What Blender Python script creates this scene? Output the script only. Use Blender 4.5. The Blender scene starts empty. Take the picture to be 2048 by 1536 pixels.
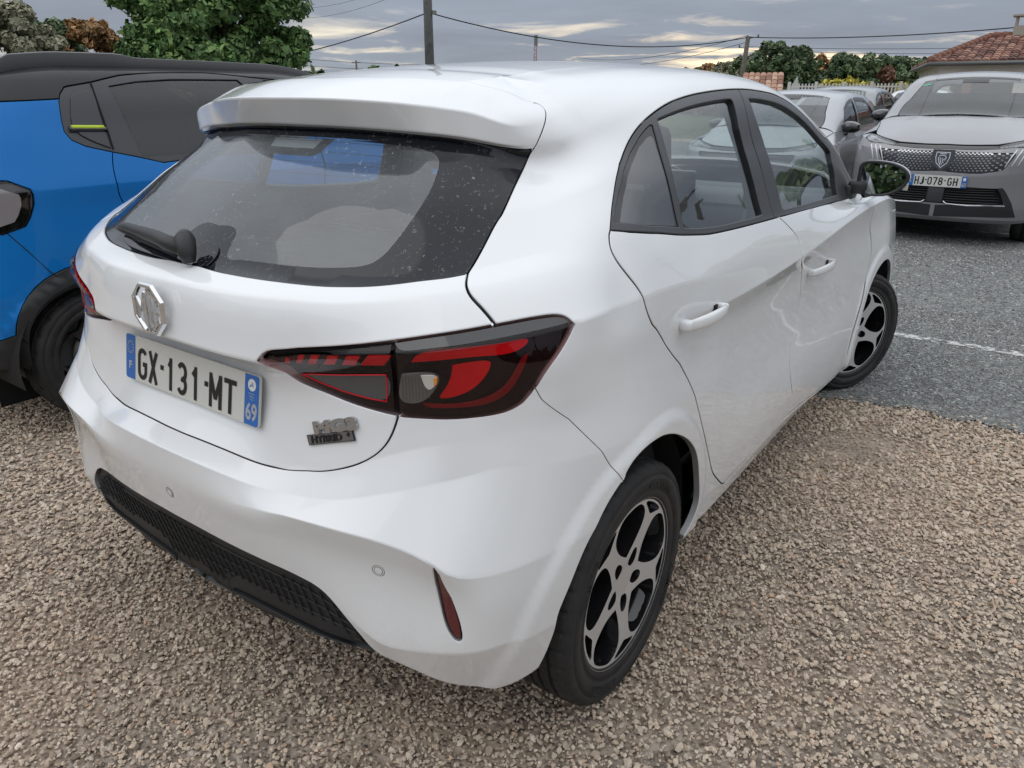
import bpy, bmesh, math, random
import numpy as np
from mathutils import Matrix, Vector
from mathutils.geometry import delaunay_2d_cdt
R=math.radians
random.seed(7); RNG=np.random.default_rng(7)
SC=bpy.context.scene; COL=SC.collection
# ------------------------------------------------------------------ camera
cam_d=bpy.data.cameras.new('camera'); CAM=bpy.data.objects.new('camera',cam_d); COL.objects.link(CAM); SC.camera=CAM
cam_d.sensor_width=36.0; cam_d.lens=25.6302; cam_d.clip_start=.05; cam_d.clip_end=4000
CAM.matrix_world=Matrix([[0.581918, 0.295461, -0.757677, -1.378175], [-0.813239, 0.215634, -0.540504, -1.492603], [0.003683, 0.930701, 0.365761, 1.419849], [0.0, 0.0, 0.0, 1.0]])
# ------------------------------------------------------------------ sky: overcast, bright break low over the horizon ahead
WORLD=bpy.data.worlds.new('World'); SC.world=WORLD; WORLD.use_nodes=True
def build_sky():
    nt=WORLD.node_tree; N=nt.nodes; Lk=nt.links; bg=N['Background']
    def nd(t,**k):
        n=N.new(t)
        for a,b in k.items(): setattr(n,a,b)
        return n
    def mth(op,a,b=None,c=None,clamp=False):
        n=nd('ShaderNodeMath',operation=op,use_clamp=clamp)
        for i,x in enumerate((a,b,c)):
            if x is None: continue
            if isinstance(x,(int,float)): n.inputs[i].default_value=x
            else: Lk.new(x,n.inputs[i])
        return n.outputs[0]
    def mixc(f,a,b,bt='MIX'):
        n=nd('ShaderNodeMix',data_type='RGBA',blend_type=bt)
        if isinstance(f,(int,float)): n.inputs[0].default_value=f
        else: Lk.new(f,n.inputs[0])
        for i,x in ((6,a),(7,b)):
            if isinstance(x,tuple): n.inputs[i].default_value=(*x,1)
            else: Lk.new(x,n.inputs[i])
        return n.outputs[2]
    def ramp(f,els):
        n=nd('ShaderNodeValToRGB'); cr=n.color_ramp
        while len(cr.elements)<len(els): cr.elements.new(.5)
        for e,(p,c) in zip(cr.elements,els): e.position=p; e.color=(*c,1) if isinstance(c,tuple) else (c,c,c,1)
        Lk.new(f,n.inputs[0]); return n.outputs[0]
    sky=nd('ShaderNodeTexSky',sky_type='NISHITA',sun_disc=False); sky.sun_elevation=R(14); sky.sun_rotation=R(90-SUN_AZ); sky.air_density=1.2; sky.dust_density=2.5
    tc=nd('ShaderNodeTexCoord'); sp=nd('ShaderNodeSeparateXYZ'); Lk.new(tc.outputs['Generated'],sp.inputs[0])
    x,y,z=sp.outputs
    # flat cloud deck: project the direction on a plane overhead
    zz=mth('ADD',mth('MAXIMUM',z,0.0),.055)
    cb=nd('ShaderNodeCombineXYZ'); Lk.new(mth('DIVIDE',x,zz),cb.inputs[0]); Lk.new(mth('DIVIDE',y,zz),cb.inputs[1])
    def noise(sc,det,rough,loc,dist=.6):
        mp=nd('ShaderNodeMapping'); mp.inputs['Location'].default_value=loc; mp.inputs['Scale'].default_value=(sc,sc,sc); Lk.new(cb.outputs[0],mp.inputs[0])
        n=nd('ShaderNodeTexNoise'); n.inputs['Scale'].default_value=1; n.inputs['Detail'].default_value=det; n.inputs['Roughness'].default_value=rough; n.inputs['Distortion'].default_value=dist
        Lk.new(mp.outputs[0],n.inputs[0]); return n.outputs[0]
    n1=noise(.28,7,.56,(3.1,1.7,0)); n2=noise(.75,6,.6,(8,2,0)); n3=noise(.17,5,.5,(1.2,7.3,0))
    grey=ramp(z,[(0,(.345,.385,.43)),(.06,(.29,.325,.385)),(.16,(.32,.365,.44)),(.4,(.78,.83,.90)),(.75,(1.12,1.17,1.24)),(1,(1.36,1.41,1.47))])
    tex=mth('ADD',mth('MULTIPLY',n1,.62),mth('MULTIPLY',n2,.38))
    shade=ramp(tex,[(.30,.80),(.5,.98),(.72,1.2)])
    deck=mixc(1.0,grey,shade,'MULTIPLY')
    # broken gaps: only where the deck thins out towards the light, near the horizon
    az=mth('ADD',mth('MULTIPLY',x,math.cos(R(SUN_AZ))),mth('MULTIPLY',y,math.sin(R(SUN_AZ))))
    toward=ramp(az,[(.62,0.),(.90,.75),(1.0,1.)])
    low=ramp(z,[(.0,.35),(.022,.8),(.04,1.),(.065,.8),(.09,.3),(.14,0.)])
    gap=mth('MULTIPLY',mth('MULTIPLY',ramp(mth('ADD',mth('MULTIPLY',n3,.55),mth('MULTIPLY',n2,.45)),[(.525,0.),(.64,1.)]),toward),low)
    glow=mixc(ramp(z,[(.0,0.),(.15,1.)]),(1.25,1.08,.72),(.95,.92,.84))
    glow=mixc(.12,glow,mixc(1.0,sky.outputs[0],(.12,.12,.12),'MULTIPLY'),'ADD')
    out=mixc(gap,deck,glow)
    Lk.new(out,bg.inputs[0]); bg.inputs[1].default_value=SKY_STRENGTH
SUN_AZ=24.0; SKY_STRENGTH=1.0
build_sky()
sun_d=bpy.data.lights.new('sun','SUN'); SUN=bpy.data.objects.new('sun',sun_d); COL.objects.link(SUN)
sun_d.energy=.5; sun_d.angle=R(60); sun_d.color=(1,.96,.9)
SUN.rotation_euler=(R(90-48),0,R(SUN_AZ-90+180+120)); SUN.location=(0,0,20)
SC.view_settings.view_transform='Standard'; SC.view_settings.look='None'; SC.view_settings.exposure=.12; SC.view_settings.gamma=1
SC.view_settings.use_curve_mapping=False

# ---------------------------------------------------------------- lofted body surface
def makima(x,y,xq):
    x=np.asarray(x,float);y=np.asarray(y,float)
    m=np.diff(y)/np.diff(x)
    m=np.r_[2*m[0]-m[1] if len(m)>1 else m[0],m]; m=np.r_[2*m[0]-m[1],m]
    m=np.r_[m,2*m[-1]-m[-2]]; m=np.r_[m,2*m[-1]-m[-2]]
    w1=np.abs(m[3:]-m[2:-1])+np.abs(m[3:]+m[2:-1])/2; w2=np.abs(m[1:-2]-m[:-3])+np.abs(m[1:-2]+m[:-3])/2
    s=w1+w2; t=np.where(s<1e-12,(m[1:-2]+m[2:-1])/2,(w1*m[1:-2]+w2*m[2:-1])/np.where(s<1e-12,1,s))
    xq=np.clip(xq,x[0],x[-1]); i=np.clip(np.searchsorted(x,xq,side='right')-1,0,len(x)-2)
    h=x[i+1]-x[i]; q=(xq-x[i])/h
    return (2*q**3-3*q**2+1)*y[i]+(q**3-2*q**2+q)*h*t[i]+(-2*q**3+3*q**2)*y[i+1]+(q**3-q**2)*h*t[i+1]
class Loft:
    """half body (w = distance from the car's centre plane); u runs from the rear centre round the corner to the side"""
    def __init__(s,lines,crease,xk,wk,rho=.5,du=.005,blur=.012):
        s.xk,s.wk,s.rho=xk,wk,rho; s.uc=wk+rho*np.pi/2
        n=len(lines); s.n=n
        umax=min(s.to_ud(l[-1][0],l[-1][1])[0] for l in lines); s.umax=umax
        s.ug=np.arange(0,umax+du,du); s.D=np.zeros((n,len(s.ug))); s.Z=s.D.copy(); s.C=s.D.copy()
        k=int(3*blur/du)+1; ker=np.exp(-.5*((np.arange(-k,k+1)*du)/blur)**2); ker/=ker.sum()
        def bl(a): return np.convolve(np.r_[a[k:0:-1],a,a[-2:-k-2:-1]],ker,'valid')
        for i,l in enumerate(lines):
            ud=np.array([s.to_ud(p[0],p[1]) for p in l]); z=np.array([p[2] for p in l],float)
            o=np.argsort(ud[:,0]); ud=ud[o];z=z[o]
            assert (np.diff(ud[:,0])>1e-4).all(),(i,ud)
            s.D[i]=bl(makima(ud[:,0],ud[:,1],s.ug)); s.Z[i]=bl(makima(ud[:,0],z,s.ug))
            c=crease.get(i)
            if c is not None:
                s.C[i]=bl(np.interp(s.ug,[p[0] for p in c],[p[1] for p in c]))
        seg=np.hypot(np.diff(s.D,axis=0),np.diff(s.Z,axis=0)).mean(1)
        s.V=np.r_[0,np.cumsum(seg)]
        # tangents per line and side
        h=np.maximum(np.hypot(np.diff(s.D,axis=0),np.diff(s.Z,axis=0)),1e-4); s.h=h
        def tang(A):
            sl=np.diff(A,axis=0)/h
            sm=np.zeros_like(A); sm[1:-1]=(sl[:-1]*h[1:]+sl[1:]*h[:-1])/(h[1:]+h[:-1]); sm[0]=sl[0];sm[-1]=sl[-1]
            lo=sm.copy(); hi=sm.copy()   # tangent seen from the segment below / above
            lo[1:]=(1-s.C[1:])*sm[1:]+s.C[1:]*sl; hi[:-1]=(1-s.C[:-1])*sm[:-1]+s.C[:-1]*sl
            return lo,hi
        s.Dl,s.Dh=tang(s.D); s.Zl,s.Zh=tang(s.Z)
        s.disp=None
    def to_ud(s,x,w):
        if x>=s.xk: return s.uc+(x-s.xk), w-s.wk
        if w<=s.wk: return w, s.xk-x
        return s.wk+s.rho*np.arctan2(w-s.wk,s.xk-x), np.hypot(w-s.wk,s.xk-x)
    def base(s,u,V):
        u=np.clip(u,0,s.ug[-1]-1e-9); V=np.clip(V,0,s.V[-1]-1e-9)
        i=np.clip(np.searchsorted(s.V,V,side='right')-1,0,s.n-2); q=(V-s.V[i])/(s.V[i+1]-s.V[i])
        f=u/(s.ug[1]-s.ug[0]); j=np.clip(f.astype(int),0,len(s.ug)-2); r=f-j
        g=lambda A,k:A[k,j]*(1-r)+A[k,j+1]*r
        h=g(s.h,i); h0,h1,h2,h3=2*q**3-3*q**2+1,q**3-2*q**2+q,-2*q**3+3*q**2,q**3-q**2
        d=h0*g(s.D,i)+h1*h*g(s.Dh,i)+h2*g(s.D,i+1)+h3*h*g(s.Dl,i+1)
        z=h0*g(s.Z,i)+h1*h*g(s.Zh,i)+h2*g(s.Z,i+1)+h3*h*g(s.Zl,i+1)
        ph=np.clip((u-s.wk)/s.rho,0,np.pi/2)
        rear=u<s.wk; side=u>s.uc
        x=np.where(rear,s.xk-d,np.where(side,s.xk+(u-s.uc),s.xk-d*np.cos(ph)))
        w=np.where(rear,u,np.where(side,s.wk+d,s.wk+d*np.sin(ph)))
        return np.stack([x,w,z],-1)
    def nrm(s,u,V,f,e=.004,ev=.0018):
        a=f(np.clip(u+e,0,s.umax),V)-f(np.clip(u-e,0,s.umax),V); b=f(u,np.minimum(V+ev,s.V[-1]-1e-6))-f(u,np.maximum(V-ev,0))
        n=np.cross(b,a); n=np.where(np.abs(n).sum(-1,keepdims=True)<1e-14,[[0,0,1.]],n)
        return n/np.linalg.norm(n,axis=-1,keepdims=True)
    def P(s,u,V):
        u=np.asarray(u,float);V=np.asarray(V,float)
        p=s.base(u,V)
        if s.disp is None: return p
        n=s.nrm(u,V,s.base)
        return p+n*s.disp(p,u,V)[...,None]
    def N(s,u,V): return s.nrm(np.asarray(u,float),np.asarray(V,float),s.P)

# ------------------------------------------------------------------ materials
MATS={}
def mat(name,col=(.5,.5,.5),rough=.5,metal=0,coat=0,coat_r=.03,spec=.5,bump=None,var=None,trans=0,emit=None,ior=1.5,sheen=0,fn=None):
    if name in MATS: return MATS[name]
    m=bpy.data.materials.new(name); m.use_nodes=True; nt=m.node_tree; b=nt.nodes['Principled BSDF']
    b.inputs['Base Color'].default_value=(*col,1); b.inputs['Roughness'].default_value=rough; b.inputs['Metallic'].default_value=metal
    b.inputs['Coat Weight'].default_value=coat; b.inputs['Coat Roughness'].default_value=coat_r; b.inputs['Specular IOR Level'].default_value=spec
    b.inputs['Transmission Weight'].default_value=trans; b.inputs['IOR'].default_value=ior
    if var or bump:
        tc=nt.nodes.new('ShaderNodeTexCoord')
    if var:   # (scale, colour 2, low, high)
        n=nt.nodes.new('ShaderNodeTexNoise'); n.inputs['Scale'].default_value=var[0]; n.inputs['Detail'].default_value=6
        r=nt.nodes.new('ShaderNodeValToRGB'); r.color_ramp.elements[0].position=var[2]; r.color_ramp.elements[1].position=var[3]
        r.color_ramp.elements[0].color=(*col,1); r.color_ramp.elements[1].color=(*var[1],1)
        nt.links.new(tc.outputs['Object'],n.inputs[0]); nt.links.new(n.outputs[0],r.inputs[0]); nt.links.new(r.outputs[0],b.inputs['Base Color'])
    if bump:  # (scale, strength, distance)
        n=nt.nodes.new('ShaderNodeTexNoise'); n.inputs['Scale'].default_value=bump[0]; n.inputs['Detail'].default_value=4
        bp=nt.nodes.new('ShaderNodeBump'); bp.inputs['Strength'].default_value=bump[1]; bp.inputs['Distance'].default_value=bump[2]
        nt.links.new(tc.outputs['Object'],n.inputs[0]); nt.links.new(n.outputs[0],bp.inputs['Height']); nt.links.new(bp.outputs[0],b.inputs['Normal'])
    if emit: b.inputs['Emission Color'].default_value=(*emit[0],1); b.inputs['Emission Strength'].default_value=emit[1]
    if fn: fn(m,nt,b)
    MATS[name]=m; return m
def tex(nt,kind,scale,coord='Object',**k):
    tc=nt.nodes.new('ShaderNodeTexCoord'); n=nt.nodes.new('ShaderNodeTex'+kind); n.inputs['Scale'].default_value=scale
    for a,b in k.items():
        if a in n.inputs: n.inputs[a].default_value=b
        else: setattr(n,a,b)
    nt.links.new(tc.outputs[coord],n.inputs['Vector']); return n
def ramp(nt,src,els):
    r=nt.nodes.new('ShaderNodeValToRGB'); c=r.color_ramp
    while len(c.elements)<len(els): c.elements.new(.5)
    for e,(p,v) in zip(c.elements,els): e.position=p; e.color=(*v,1) if isinstance(v,tuple) else (v,v,v,1)
    nt.links.new(src,r.inputs[0]); return r.outputs[0]
def mixn(nt,f,a,b,bt='MIX'):
    n=nt.nodes.new('ShaderNodeMix'); n.data_type='RGBA'; n.blend_type=bt
    for i,x in ((0,f),(6,a),(7,b)):
        if isinstance(x,(int,float)): n.inputs[i].default_value=x
        elif isinstance(x,tuple): n.inputs[i].default_value=(*x,1)
        else: nt.links.new(x,n.inputs[i])
    return n.outputs[2]
def paint(name,col,rough=.35,dirt=(.42,.36,.28),amount=1.0,drops=False,metal=0,coat=1.):
    """car paint under clear coat with dust specks and road film low on the body"""
    def fn(m,nt,b):
        sp=nt.nodes.new('ShaderNodeSeparateXYZ'); g=nt.nodes.new('ShaderNodeNewGeometry'); nt.links.new(g.outputs['Position'],sp.inputs[0])
        n1=tex(nt,'Noise',3.2,Detail=8,Roughness=.65); n2=tex(nt,'Noise',160,Detail=3,Roughness=.7); n3=tex(nt,'Noise',38,Detail=5,Roughness=.7,Distortion=2.2)
        low=ramp(nt,sp.outputs[2],[(.18,1.),(.36,.5),(.62,.08),(.8,.0)])
        film=mixn(nt,1.0,low,ramp(nt,n1.outputs[0],[(.36,0.),(.62,1.)]),'MULTIPLY')
        film=mixn(nt,1.0,film,ramp(nt,n3.outputs[0],[(.35,.25),(.6,1.)]),'MULTIPLY')
        speck=ramp(nt,n2.outputs[0],[(.70,0.),(.76,1.)])
        c=mixn(nt,mixn(nt,1.0,film,(.30*amount,)*3,'MULTIPLY'),col,dirt)
        c=mixn(nt,mixn(nt,1.0,speck,(.35*amount,)*3,'MULTIPLY'),c,(.16,.14,.12))
        nt.links.new(c,b.inputs['Base Color'])
        rr=ramp(nt,film,[(0,rough),(1,.6)]); nt.links.new(rr,b.inputs['Roughness'])
        nt.links.new(ramp(nt,film,[(0,.02),(1,.12)]),b.inputs['Coat Roughness'])
        fl=tex(nt,'Noise',900,Detail=1); bp=nt.nodes.new('ShaderNodeBump'); bp.inputs['Strength'].default_value=.012; bp.inputs['Distance'].default_value=.002
        nt.links.new(fl.outputs[0],bp.inputs['Height']); 
        if drops:
            vo=tex(nt,'Voronoi',95); dn=tex(nt,'Noise',7,Detail=3)
            hm=mixn(nt,1.0,ramp(nt,vo.outputs['Distance'],[(.0,1.),(.17,.75),(.22,0.)]),ramp(nt,dn.outputs[0],[(.42,0.),(.56,1.)]),'MULTIPLY')
            b2=nt.nodes.new('ShaderNodeBump'); b2.inputs['Strength'].default_value=.6; b2.inputs['Distance'].default_value=.002
            nt.links.new(hm,b2.inputs['Height']); nt.links.new(b2.outputs[0],b.inputs['Coat Normal'])
    return mat(name,col,rough,metal=metal,coat=coat,coat_r=.02,spec=.12 if metal==0 else .4,fn=fn)
def thin_glass(name,tint=(.75,.8,.79),refl=1.0,dirt=0.0,streak=False,drops=False,ior=1.75):
    """thin window glass: fresnel mirror over a tinted clear pane, with dust lying on it"""
    if name in MATS: return MATS[name]
    m=bpy.data.materials.new(name); m.use_nodes=True; nt=m.node_tree; nt.nodes.remove(nt.nodes['Principled BSDF']); out=nt.nodes['Material Output']
    tr=nt.nodes.new('ShaderNodeBsdfTransparent'); tr.inputs[0].default_value=(*tint,1)
    gl=nt.nodes.new('ShaderNodeBsdfGlossy'); gl.inputs['Roughness'].default_value=.015; gl.inputs[0].default_value=(refl,refl,refl,1)
    fr=nt.nodes.new('ShaderNodeFresnel'); fr.inputs[0].default_value=ior
    gm=nt.nodes.new('ShaderNodeNewGeometry'); mr=nt.nodes.new('ShaderNodeMapRange'); mr.inputs['To Min'].default_value=ior; mr.inputs['To Max'].default_value=1/ior; nt.links.new(gm.outputs['Backfacing'],mr.inputs['Value']); nt.links.new(mr.outputs[0],fr.inputs[0])
    if drops:
        vo=tex(nt,'Voronoi',70); dn=tex(nt,'Noise',9,Detail=2)
        hm=mixn(nt,1.0,ramp(nt,vo.outputs['Distance'],[(.0,1.),(.10,.7),(.13,0.)]),ramp(nt,dn.outputs[0],[(.48,0.),(.55,1.)]),'MULTIPLY')
        b2=nt.nodes.new('ShaderNodeBump'); b2.inputs['Strength'].default_value=.5; b2.inputs['Distance'].default_value=.002
        nt.links.new(hm,b2.inputs['Height']); nt.links.new(b2.outputs[0],gl.inputs['Normal'])
    mx=nt.nodes.new('ShaderNodeMixShader'); nt.links.new(fr.outputs[0],mx.inputs[0]); nt.links.new(tr.outputs[0],mx.inputs[1]); nt.links.new(gl.outputs[0],mx.inputs[2])
    last=mx.outputs[0]
    if dirt>0:
        df=nt.nodes.new('ShaderNodeBsdfDiffuse'); df.inputs[0].default_value=(.50,.55,.60,1)
        n1=tex(nt,'Noise',7,Detail=6,Roughness=.6); f=ramp(nt,n1.outputs[0],[(.35,dirt*.5),(.7,dirt)])
        if streak:
            f=mixn(nt,1.0,f,streaks(nt,.75),'ADD')
        m2=nt.nodes.new('ShaderNodeMixShader'); nt.links.new(f,m2.inputs[0]); nt.links.new(last,m2.inputs[1]); nt.links.new(df.outputs[0],m2.inputs[2]); last=m2.outputs[0]
    nt.links.new(last,out.inputs[0]); MATS[name]=m; return m
def streaks(nt,k):
    """short dried hair-like specks"""
    tc=nt.nodes.new('ShaderNodeTexCoord'); nz=nt.nodes.new('ShaderNodeTexNoise'); nz.inputs['Scale'].default_value=55; nz.inputs['Detail'].default_value=2
    nt.links.new(tc.outputs['Object'],nz.inputs[0])
    wp=nt.nodes.new('ShaderNodeVectorMath'); wp.operation='MULTIPLY_ADD'; wp.inputs[1].default_value=(.035,.035,.035); nt.links.new(nz.outputs[1],wp.inputs[0]); nt.links.new(tc.outputs['Object'],wp.inputs[2])
    vo=nt.nodes.new('ShaderNodeTexVoronoi'); vo.feature='DISTANCE_TO_EDGE'; vo.inputs['Scale'].default_value=75; nt.links.new(wp.outputs[0],vo.inputs['Vector'])
    ln=ramp(nt,vo.outputs[0],[(.012,1.),(.035,0.)])
    m1=tex(nt,'Noise',90,Detail=2); m2=tex(nt,'Noise',4,Detail=3)
    a=mixn(nt,1.0,ln,ramp(nt,m1.outputs[0],[(.58,0.),(.64,k)]),'MULTIPLY')
    return mixn(nt,1.0,a,ramp(nt,m2.outputs[0],[(.38,.05),(.55,1.)]),'MULTIPLY')
# ------------------------------------------------------------------ objects
def link(o,parent=None):
    COL.objects.link(o)
    if parent is not None: o.parent=parent
    return o
def tag(o,label=None,cat=None,group=None,kind=None):
    if label: o['label']=label
    if cat: o['category']=cat
    if group: o['group']=group
    if kind: o['kind']=kind
    return o
def empty(name,loc=(0,0,0),rz=0):
    o=bpy.data.objects.new(name,None); o.location=loc; o.rotation_euler=(0,0,rz); o.empty_display_size=.2; return link(o)
def mesh(name,v,f,m,parent=None,smooth=True,normals=None,mats=None,fm=None):
    me=bpy.data.meshes.new(name); me.from_pydata([tuple(map(float,p)) for p in v],[],[tuple(map(int,q)) for q in f])
    if smooth: me.shade_smooth()
    for mm in (mats or [m]): me.materials.append(mm)
    if fm is not None: me.polygons.foreach_set('material_index',np.asarray(fm,dtype=np.int32))
    if normals is not None: me.normals_split_custom_set_from_vertices([tuple(map(float,n)) for n in normals])
    me.update(); return link(bpy.data.objects.new(name,me),parent)
class MB:
    """collects shapes into one mesh"""
    def __init__(s): s.v=[];s.f=[];s.fm=[];s.g=[]
    def add(s,v,f,mi=0):
        o=len(s.v); s.g.append((o,len(s.f))); s.v+= [tuple(p) for p in v]; s.f+=[tuple(i+o for i in q) for q in f]; s.fm+=[mi]*len(f); return s
    def box(s,c,d,rot=None,mi=0,bev=0):
        x,y,z=[k/2 for k in d]; b=min(bev,x*.9,y*.9,z*.9)
        if b<=0:
            v=[(i*x,j*y,k*z) for i in(-1,1) for j in(-1,1) for k in(-1,1)]; f=[(0,1,3,2),(4,6,7,5),(0,4,5,1),(2,3,7,6),(0,2,6,4),(1,5,7,3)]
        else:
            bm=bmesh.new(); bmesh.ops.create_cube(bm,size=1)
            for q in bm.verts: q.co=Vector((q.co.x*2*x,q.co.y*2*y,q.co.z*2*z))
            bmesh.ops.bevel(bm,geom=list(bm.edges),offset=b,segments=2,affect='EDGES',profile=.5)
            bm.verts.index_update(); v=[tuple(q.co) for q in bm.verts]; f=[[q.index for q in fa.verts] for fa in bm.faces]; bm.free()
        M=rot if rot is not None else Matrix.Identity(3)
        return s.add([tuple(M@Vector(p)+Vector(c)) for p in v],f,mi)
    def tube(s,pts,r,n=8,mi=0,cap=True):
        pts=[Vector(p) for p in pts]; rr=r if hasattr(r,'__len__') else [r]*len(pts); o=[]; F=[]
        up=None
        for i,p in enumerate(pts):
            t=(pts[min(i+1,len(pts)-1)]-pts[max(i-1,0)]).normalized()
            if up is None: up=Vector((0,0,1)) if abs(t.z)<.9 else Vector((1,0,0))
            a=t.cross(up).normalized(); b=a.cross(t); up=b
            for k in range(n):
                th=2*math.pi*k/n; o.append(p+(a*math.cos(th)+b*math.sin(th))*rr[i])
        for i in range(len(pts)-1):
            for k in range(n): F.append((i*n+k,i*n+(k+1)%n,(i+1)*n+(k+1)%n,(i+1)*n+k))
        if cap: F.append(tuple(range(n-1,-1,-1))); F.append(tuple((len(pts)-1)*n+k for k in range(n)))
        return s.add([tuple(p) for p in o],F,mi)
    def lathe(s,prof,n=48,axis='y',c=(0,0,0),mi=0,closed=False):
        """prof: (r, h) along the axis"""
        v=[];F=[]
        for r,h in prof:
            for k in range(n):
                a=2*math.pi*k/n; p=(r*math.cos(a),h,r*math.sin(a)) if axis=='y' else (r*math.cos(a),r*math.sin(a),h)
                v.append((p[0]+c[0],p[1]+c[1],p[2]+c[2]))
        m=len(prof)
        for i in range(m if closed else m-1):
            j=(i+1)%m
            for k in range(n): F.append((i*n+k,i*n+(k+1)%n,j*n+(k+1)%n,j*n+k))
        return s.add(v,F,mi)
    def parts(s,name,m,parent=None,smooth=False,merge=1):
        """each shape (or run of `merge` shapes) as an object of its own"""
        g=s.g[::merge]+[(len(s.v),len(s.f))]; return [mesh(name,s.v[a:c],[tuple(i-a for i in q) for q in s.f[b:d]],m,parent,smooth) for (a,b),(c,d) in zip(g[:-1],g[1:])]
    def build(s,name,m,parent=None,smooth=False,mats=None):
        o=mesh(name,s.v,s.f,m,parent,smooth,mats=mats,fm=s.fm if mats else None)
        return o
def flip_y(o,name=None,parent=None):
    """mirrored copy of a part on the other side of the car"""
    me=o.data; n=len(me.vertices); v=np.zeros(n*3,dtype=np.float32); me.vertices.foreach_get('co',v); v=v.reshape(-1,3); 
    nn=np.zeros(n*3,dtype=np.float32); me.vertices.foreach_get('normal',nn)
    cn=np.zeros(len(me.loops)*3,dtype=np.float32); me.loops.foreach_get('normal',cn); li=np.zeros(len(me.loops),dtype=np.int32); me.loops.foreach_get('vertex_index',li)
    vn=np.zeros((n,3)); vn[li]=cn.reshape(-1,3)
    v=v.copy(); v[:,1]*=-1; vn[:,1]*=-1
    f=[tuple(reversed(p.vertices)) for p in me.polygons]
    q=mesh(name or o.name.split('.')[0],v,f,None,parent if parent is not None else o.parent,True,normals=vn if len(vn) and me.has_custom_normals else None,mats=list(me.materials),fm=[p.material_index for p in me.polygons])
    if not me.has_custom_normals and not (len(me.polygons) and me.polygons[0].use_smooth): q.data.shade_flat()
    q.location=(o.location[0],-o.location[1],o.location[2]); return q
def text_mesh(body,size=1,depth=.002,xs=1.0,bold=0.0,res=3):
    cu=bpy.data.curves.new('lettering','FONT'); cu.body=body; cu.size=size; cu.extrude=depth/2; cu.align_x='CENTER'; cu.align_y='CENTER'; cu.offset=bold; cu.resolution_u=res
    ob=bpy.data.objects.new('lettering',cu); COL.objects.link(ob); dg=bpy.context.evaluated_depsgraph_get(); me=bpy.data.meshes.new_from_object(ob.evaluated_get(dg))
    v=np.array([(p.co.x*xs,p.co.y,p.co.z) for p in me.vertices]); f=[tuple(p.vertices) for p in me.polygons]
    bpy.data.objects.remove(ob); bpy.data.curves.remove(cu); bpy.data.meshes.remove(me)
    if len(v):
        c=(v.max(0)+v.min(0))/2; v[:,0]-=c[0]; v[:,1]-=c[1]
    return v,f
# ------------------------------------------------------------------ panels cut from a lofted body
def spl(pts,step=.007,smooth=True):
    p=np.asarray(pts,float)
    if len(p)<3 or not smooth:
        out=[]
        for a,b in zip(p[:-1],p[1:]):
            n=max(1,int(np.ceil(np.linalg.norm(b-a)/step))); out+= [a+(b-a)*i/n for i in range(n)]
        return np.array(out+[p[-1]])
    d=np.r_[0,np.cumsum(np.maximum(np.linalg.norm(np.diff(p,axis=0),axis=1),1e-5))]
    n=max(2,int(np.ceil(d[-1]/step))); q=np.linspace(0,d[-1],n+1)
    o=np.stack([makima(d,p[:,0],q),makima(d,p[:,1],q)],-1)
    for _ in range(8):
        o[1:-1]=.25*o[:-2]+.5*o[1:-1]+.25*o[2:]
    return o
def loop(*segs):
    """segs: polylines joined end to end; a seg ('0',pts) marks an edge with no gap; returns points and gap weights"""
    P=[];W=[]
    for s in segs:
        w=1.
        if isinstance(s,tuple) and isinstance(s[0],(str,float)): w=0. if isinstance(s[0],str) else s[0]; s=s[1]
        P+=list(np.asarray(s)[:-1]); W+= [w]*(len(s)-1)
    P=np.array(P);W=np.array(W)
    keep=np.ones(len(P),bool)
    for i in range(len(P)):
        if np.linalg.norm(P[i]-P[i-1])<6e-4: keep[i]=False
    P,W=P[keep],W[keep]
    a=np.sum(P[:,0]*np.roll(P[:,1],-1)-np.roll(P[:,0],-1)*P[:,1])
    if a<0: P,W=P[::-1],np.roll(W[::-1],-1)
    return P,W
def inset(P,W,g):
    t=np.roll(P,-1,0)-P; t/=np.maximum(np.linalg.norm(t,axis=1,keepdims=True),1e-9); n=np.stack([-t[:,1],t[:,0]],-1)
    m=n+np.roll(n,1,0); l=np.linalg.norm(m,axis=1,keepdims=True); m=m/np.maximum(l,.35)
    w=np.minimum(W,np.roll(W,1)); 
    # along a no-gap edge keep the point on the edge
    return P+m*(g*w)[:,None]*np.minimum(2/np.maximum(l,.5),1.25)
def inside(P,pts):
    x,y=pts[:,0],pts[:,1]; c=np.zeros(len(pts),bool); j=len(P)-1
    for i in range(len(P)):
        a,b=P[i],P[j]
        if a[1]!=b[1]:
            c^=((a[1]>y)!=(b[1]>y))&(x<(b[0]-a[0])*(y-a[1])/(b[1]-a[1])+a[0])
        j=i
    return c
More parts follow.
